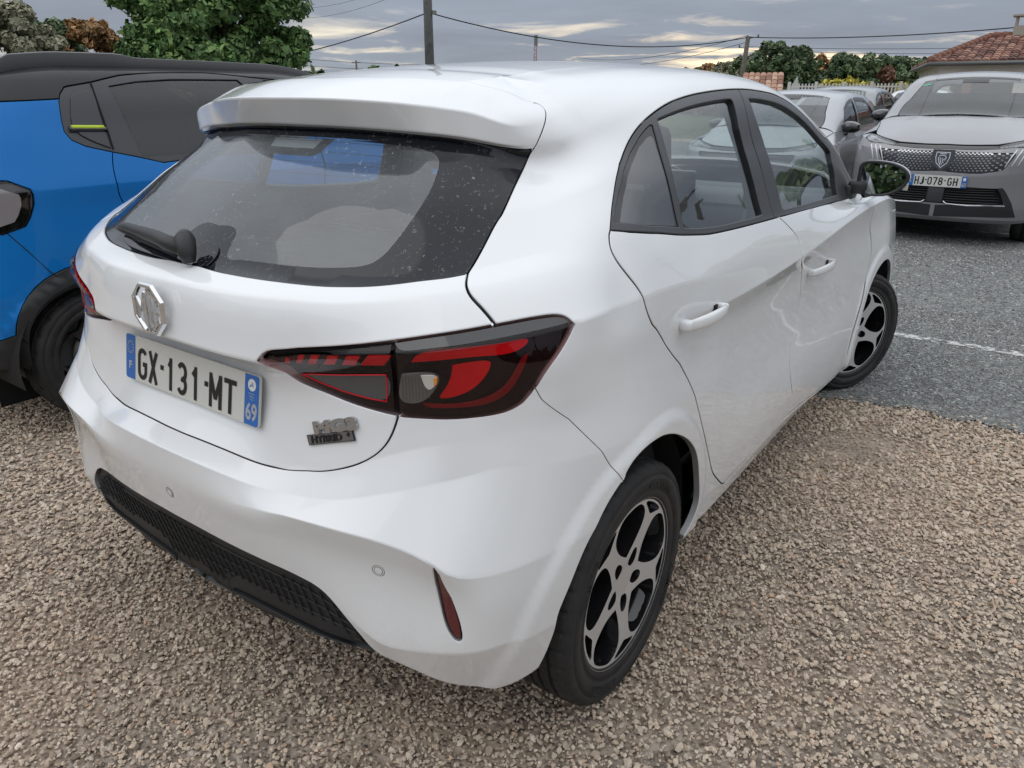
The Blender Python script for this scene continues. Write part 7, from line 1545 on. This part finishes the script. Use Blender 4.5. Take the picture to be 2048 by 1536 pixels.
def house():
    def tl(m,nt,b):
        g=nt.nodes.new('ShaderNodeNewGeometry'); c=ramp(nt,g.outputs['Random Per Island'],[(0,(.085,.038,.03)),(.4,(.17,.072,.05)),(.75,(.25,.115,.08)),(1,(.36,.21,.155))]); n=tex(nt,'Noise',1.3,Detail=5); c=mixn(nt,ramp(nt,n.outputs[0],[(.5,0.),(.75,.5)]),c,(.10,.075,.06)); nt.links.new(c,b.inputs['Base Color'])
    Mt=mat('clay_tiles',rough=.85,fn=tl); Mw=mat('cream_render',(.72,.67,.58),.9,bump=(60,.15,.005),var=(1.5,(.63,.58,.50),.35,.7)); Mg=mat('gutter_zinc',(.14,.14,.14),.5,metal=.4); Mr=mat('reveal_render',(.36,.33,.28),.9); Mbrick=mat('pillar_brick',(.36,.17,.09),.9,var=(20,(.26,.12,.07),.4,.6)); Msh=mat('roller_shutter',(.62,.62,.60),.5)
    H=tag(empty('tiled_house',polar(6.0,28)),'cream rendered house with red clay tile roof behind the grey SUV','house')
    o=np.array(H.location)
    L=lambda az,d,z:np.array(polar(az,d,z))-o
    ze=elev(25.5,2.05)
    # front wall runs to the right and towards us; corner at az 8.2; side wall recedes
    A=L(7.25,27.0,0); Bv=L(-6,27.0,0); Cc=L(8.35,33.,0); zt=elev(27,2.05)
    B2=L(-8,40,0)
    def wall(nm,p,q,z0,z1,holes=()):
        p=p.copy();q=q.copy(); d=q-p; Ln=np.linalg.norm(d); d/=Ln; n=np.array([d[1],-d[0],0])
        xs=sorted({0,Ln,*[h[0] for h in holes],*[h[1] for h in holes]}); zs=sorted({z0,z1,*[h[2] for h in holes],*[h[3] for h in holes]}); mb=MB()
        for x0,x1 in zip(xs[:-1],xs[1:]):
            for a0,a1 in zip(zs[:-1],zs[1:]):
                if any(h[0]<=x0 and x1<=h[1] and h[2]<=a0 and a1<=h[3] for h in holes): continue
                mb.add([p+d*x0+[0,0,a0],p+d*x1+[0,0,a0],p+d*x1+[0,0,a1],p+d*x0+[0,0,a1]],[(0,1,2,3)])
        ob=mb.build(nm,Mw,H); return ob,p,d,n,Ln
    zl=zt-.42
    wf,p,d,n,Ln=wall('front_wall',A,Bv,0,zt,[(.35,1.95,.3,zl),(4.2,5.9,.9,zl+.08)])
    # porch recess with brick pillar
    nb=-n if np.dot(n,-A)<0 else n
    inn=-nb if np.dot(nb,(np.array([C0X,C0Y,0])-o)-A)>0 else nb
    def q4(nm,pts,m): return MB().add(pts,[(0,1,2,3)]).build(nm,m,H)
    x0,x1=.35,1.95; dp=1.6; a0=p+d*x0;a1=p+d*x1
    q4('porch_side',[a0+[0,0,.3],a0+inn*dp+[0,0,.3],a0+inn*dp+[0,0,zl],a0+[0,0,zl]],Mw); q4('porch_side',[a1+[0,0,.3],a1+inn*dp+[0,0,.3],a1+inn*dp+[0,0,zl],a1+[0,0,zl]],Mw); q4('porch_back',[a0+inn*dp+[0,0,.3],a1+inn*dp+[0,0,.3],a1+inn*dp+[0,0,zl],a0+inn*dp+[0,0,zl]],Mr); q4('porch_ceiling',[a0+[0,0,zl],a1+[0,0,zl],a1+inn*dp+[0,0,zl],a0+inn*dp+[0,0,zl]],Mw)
    pb=p+d*(x0+.42)+inn*.25; 
    for k in range(30):
        mb=MB(); mb.box(pb+[0,0,.3+.075*k+.03],(.22+.01*(k%2),.22,.062),Matrix.Rotation(math.atan2(d[1],d[0]),3,'Z')); 
        if .3+.075*k<zl: mb.build('brick',Mbrick,H)
    # window with shutter box
    w0=p+d*4.2;w1=p+d*5.9
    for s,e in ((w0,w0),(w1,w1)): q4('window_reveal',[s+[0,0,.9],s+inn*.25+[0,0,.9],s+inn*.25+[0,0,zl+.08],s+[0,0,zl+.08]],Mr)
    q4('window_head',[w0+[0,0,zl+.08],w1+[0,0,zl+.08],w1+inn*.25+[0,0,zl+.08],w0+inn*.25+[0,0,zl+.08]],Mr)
    q4('roller_shutter',[w0+inn*.2+[0,0,zl-.22],w1+inn*.2+[0,0,zl-.22],w1+inn*.2+[0,0,zl+.07],w0+inn*.2+[0,0,zl+.07]],Msh); q4('window_pane',[w0+inn*.24+[0,0,.9],w1+inn*.24+[0,0,.9],w1+inn*.24+[0,0,zl-.2],w0+inn*.24+[0,0,zl-.2]],M_gloss)
    mbf=MB(); c_=(w0+w1)/2+nb*0
    wall('side_wall',Cc,A,0,zt)
    # roof: hipped, ridge to the right
    ov=.28; e1=A+(A-Bv)/np.linalg.norm(A-Bv)*ov-inn*ov; e2=Bv-inn*ov; e0=Cc+(A-Bv)/np.linalg.norm(A-Bv)*ov; r1=L(4.75,31.0,0); zr=elev(31.0,3.5); r2=r1+(Bv-A); ze=zt+.03
    Z=lambda p,z:np.array([p[0],p[1],z])
    tile_roof('front_tiles',[Z(e1,ze),Z(e2,ze),Z(r2,zr),Z(r1,zr)],H,Mt); tile_roof('hip_tiles',[Z(e0,ze),Z(e1,ze),Z(r1,zr),Z(r1,zr)],H,Mt)
    MB().add([Z(e1,ze-.03),Z(e2,ze-.03),Z(r2,zr-.03),Z(r1,zr-.03),Z(e0,ze-.03),Z(r2+ (e0-e1)*.8,ze)],[(0,1,2,3),(4,0,3),(4,3,2,5)]).build('roof_deck',Mr,H)
    for a,b in ((e1,r1),): 
        a3,b3=Z(a,ze+.06),Z(b,zr+.06)
        for k in range(14):
            t=k/14; q0=a3+(b3-a3)*t; q1=a3+(b3-a3)*(t+1.12/14); MB().tube([q0+[0,0,.03],q1],[.11,.085],8).build('hip_tile',Mt,H,True)
    for k in range(20):
        q0=Z(r1,zr+.06)+(r2-r1)*k/24; q1=q0+(r2-r1)/22; MB().tube([q0+[0,0,.02],q1],[.11,.09],8).build('ridge_tile',Mt,H,True)
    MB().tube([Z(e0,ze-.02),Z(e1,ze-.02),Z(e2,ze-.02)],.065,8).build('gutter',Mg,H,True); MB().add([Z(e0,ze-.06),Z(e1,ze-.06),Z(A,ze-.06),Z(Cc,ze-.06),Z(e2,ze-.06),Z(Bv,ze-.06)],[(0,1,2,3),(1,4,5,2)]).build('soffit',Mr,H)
    ch=Z(r1,zr)+(r2-r1)/np.linalg.norm(r2-r1)*.75; mb=MB(); mb.box(ch+[0,0,.1],(.42,.42,.45)); mb.box(ch+[0,0,.62],(.6,.6,.05)); 
    for sx in (-1,1):
        for sy in (-1,1): mb.box(ch+[sx*.17,sy*.17,.45],(.07,.07,.3))
    mb.parts('chimney',Mr,H)
    # lamp on the wall
    MB().lathe([(0,-.1),(.09,-.08),(.1,0),(.03,.05)],10,axis='z',c=tuple(p+d*3.0-inn*.12+[0,0,zl+.05])).build('wall_lamp',M_dark,H,True)
    # ---------------- small tiled shed
    S_=tag(empty('tiled_shed',polar(17.6,33)),'small white shed with pale clay tile roof behind the white car roof','shed'); os_=np.array(S_.location); Ls=lambda az,d,z:np.array(polar(az,d,z))-os_
    z1,z2=elev(33,-.2),elev(35,1.98); a,b,c,dd=Ls(19.4,33,z1),Ls(16.55,33,z1),Ls(15.75,35.5,elev(35.5,1.55)),Ls(19.2,35.5,elev(35.5,1.58)); Mt2=mat('pale_clay_tiles',rough=.85,fn=lambda m,nt,bb:(nt.links.new(ramp(nt,nt.nodes.new('ShaderNodeNewGeometry').outputs['Random Per Island'],[(0,(.20,.10,.07)),(.5,(.34,.18,.12)),(1,(.48,.32,.24))]),bb.inputs['Base Color'])))
    tile_roof('roof_tiles',[a,b,c,dd],S_,Mt2,.25,.4); g0=b.copy();g0[2]=-0; g1=c.copy();g1[2]=0; g2=Ls(15.1,38,0)
    MB().add([g0,b-[0,0,.05],c-[0,0,.05],g1,Ls(15.3,38,z1),g2],[(0,1,2,3),(3,2,4,5)]).build('gable_wall',mat('white_render',(.6,.6,.58),.9),S_); gw=a.copy();gw[2]=0; MB().add([gw,g0,b-[0,0,.05],a-[0,0,.05]],[(0,1,2,3)]).build('eave_wall',Mw,S_)
    # ---------------- white picket fence
    F=tag(empty('picket_fence',polar(12,31)),'long white picket fence in front of the yellow bushes','fence'); of=np.array(F.location); Mf=mat('fence_white',(.62,.61,.58),.6,var=(3,(.5,.48,.44),.4,.7))
    p0=np.array(polar(16.2,31))-of; p1=np.array(polar(7.6,31))-of; zt=elev(31,.95); zb=elev(31,-.6); d=p1-p0; Ln=np.linalg.norm(d); d/=Ln; rot=Matrix.Rotation(math.atan2(d[1],d[0]),3,'Z')
    m=MB().box((0,0,0),(.055,.025,zt-zb),rot); base=None
    for k in range(int(Ln/.115)):
        q=p0+d*(k*.115)
        if base is None: base=m.build('picket',Mf,F)
        else: base_=base.copy(); COL.objects.link(base_); base_.parent=F; base_.location=(q[0],q[1],(zt+zb)/2); continue
        base.location=(q[0],q[1],(zt+zb)/2)
    for z in (zt-.10,zb+.35): MB().box(tuple((p0+p1)/2+[0,0,z]),(Ln,.03,.05),rot).build('rail',Mf,F)
    for k in range(6): q=p0+d*Ln*k/5; MB().box((q[0],q[1],zt/2+.03),(.11,.11,zt+.06),rot,bev=.01).build('post',Mf,F)
    MB().box(tuple((p0+p1)/2+[0,0,zb/2-.05]),(Ln,.16,zb+.1),rot).build('plinth',mat('plinth_concrete',(.3,.29,.27),.9),F)

ground()
white_car()
other_cars()
scenery()
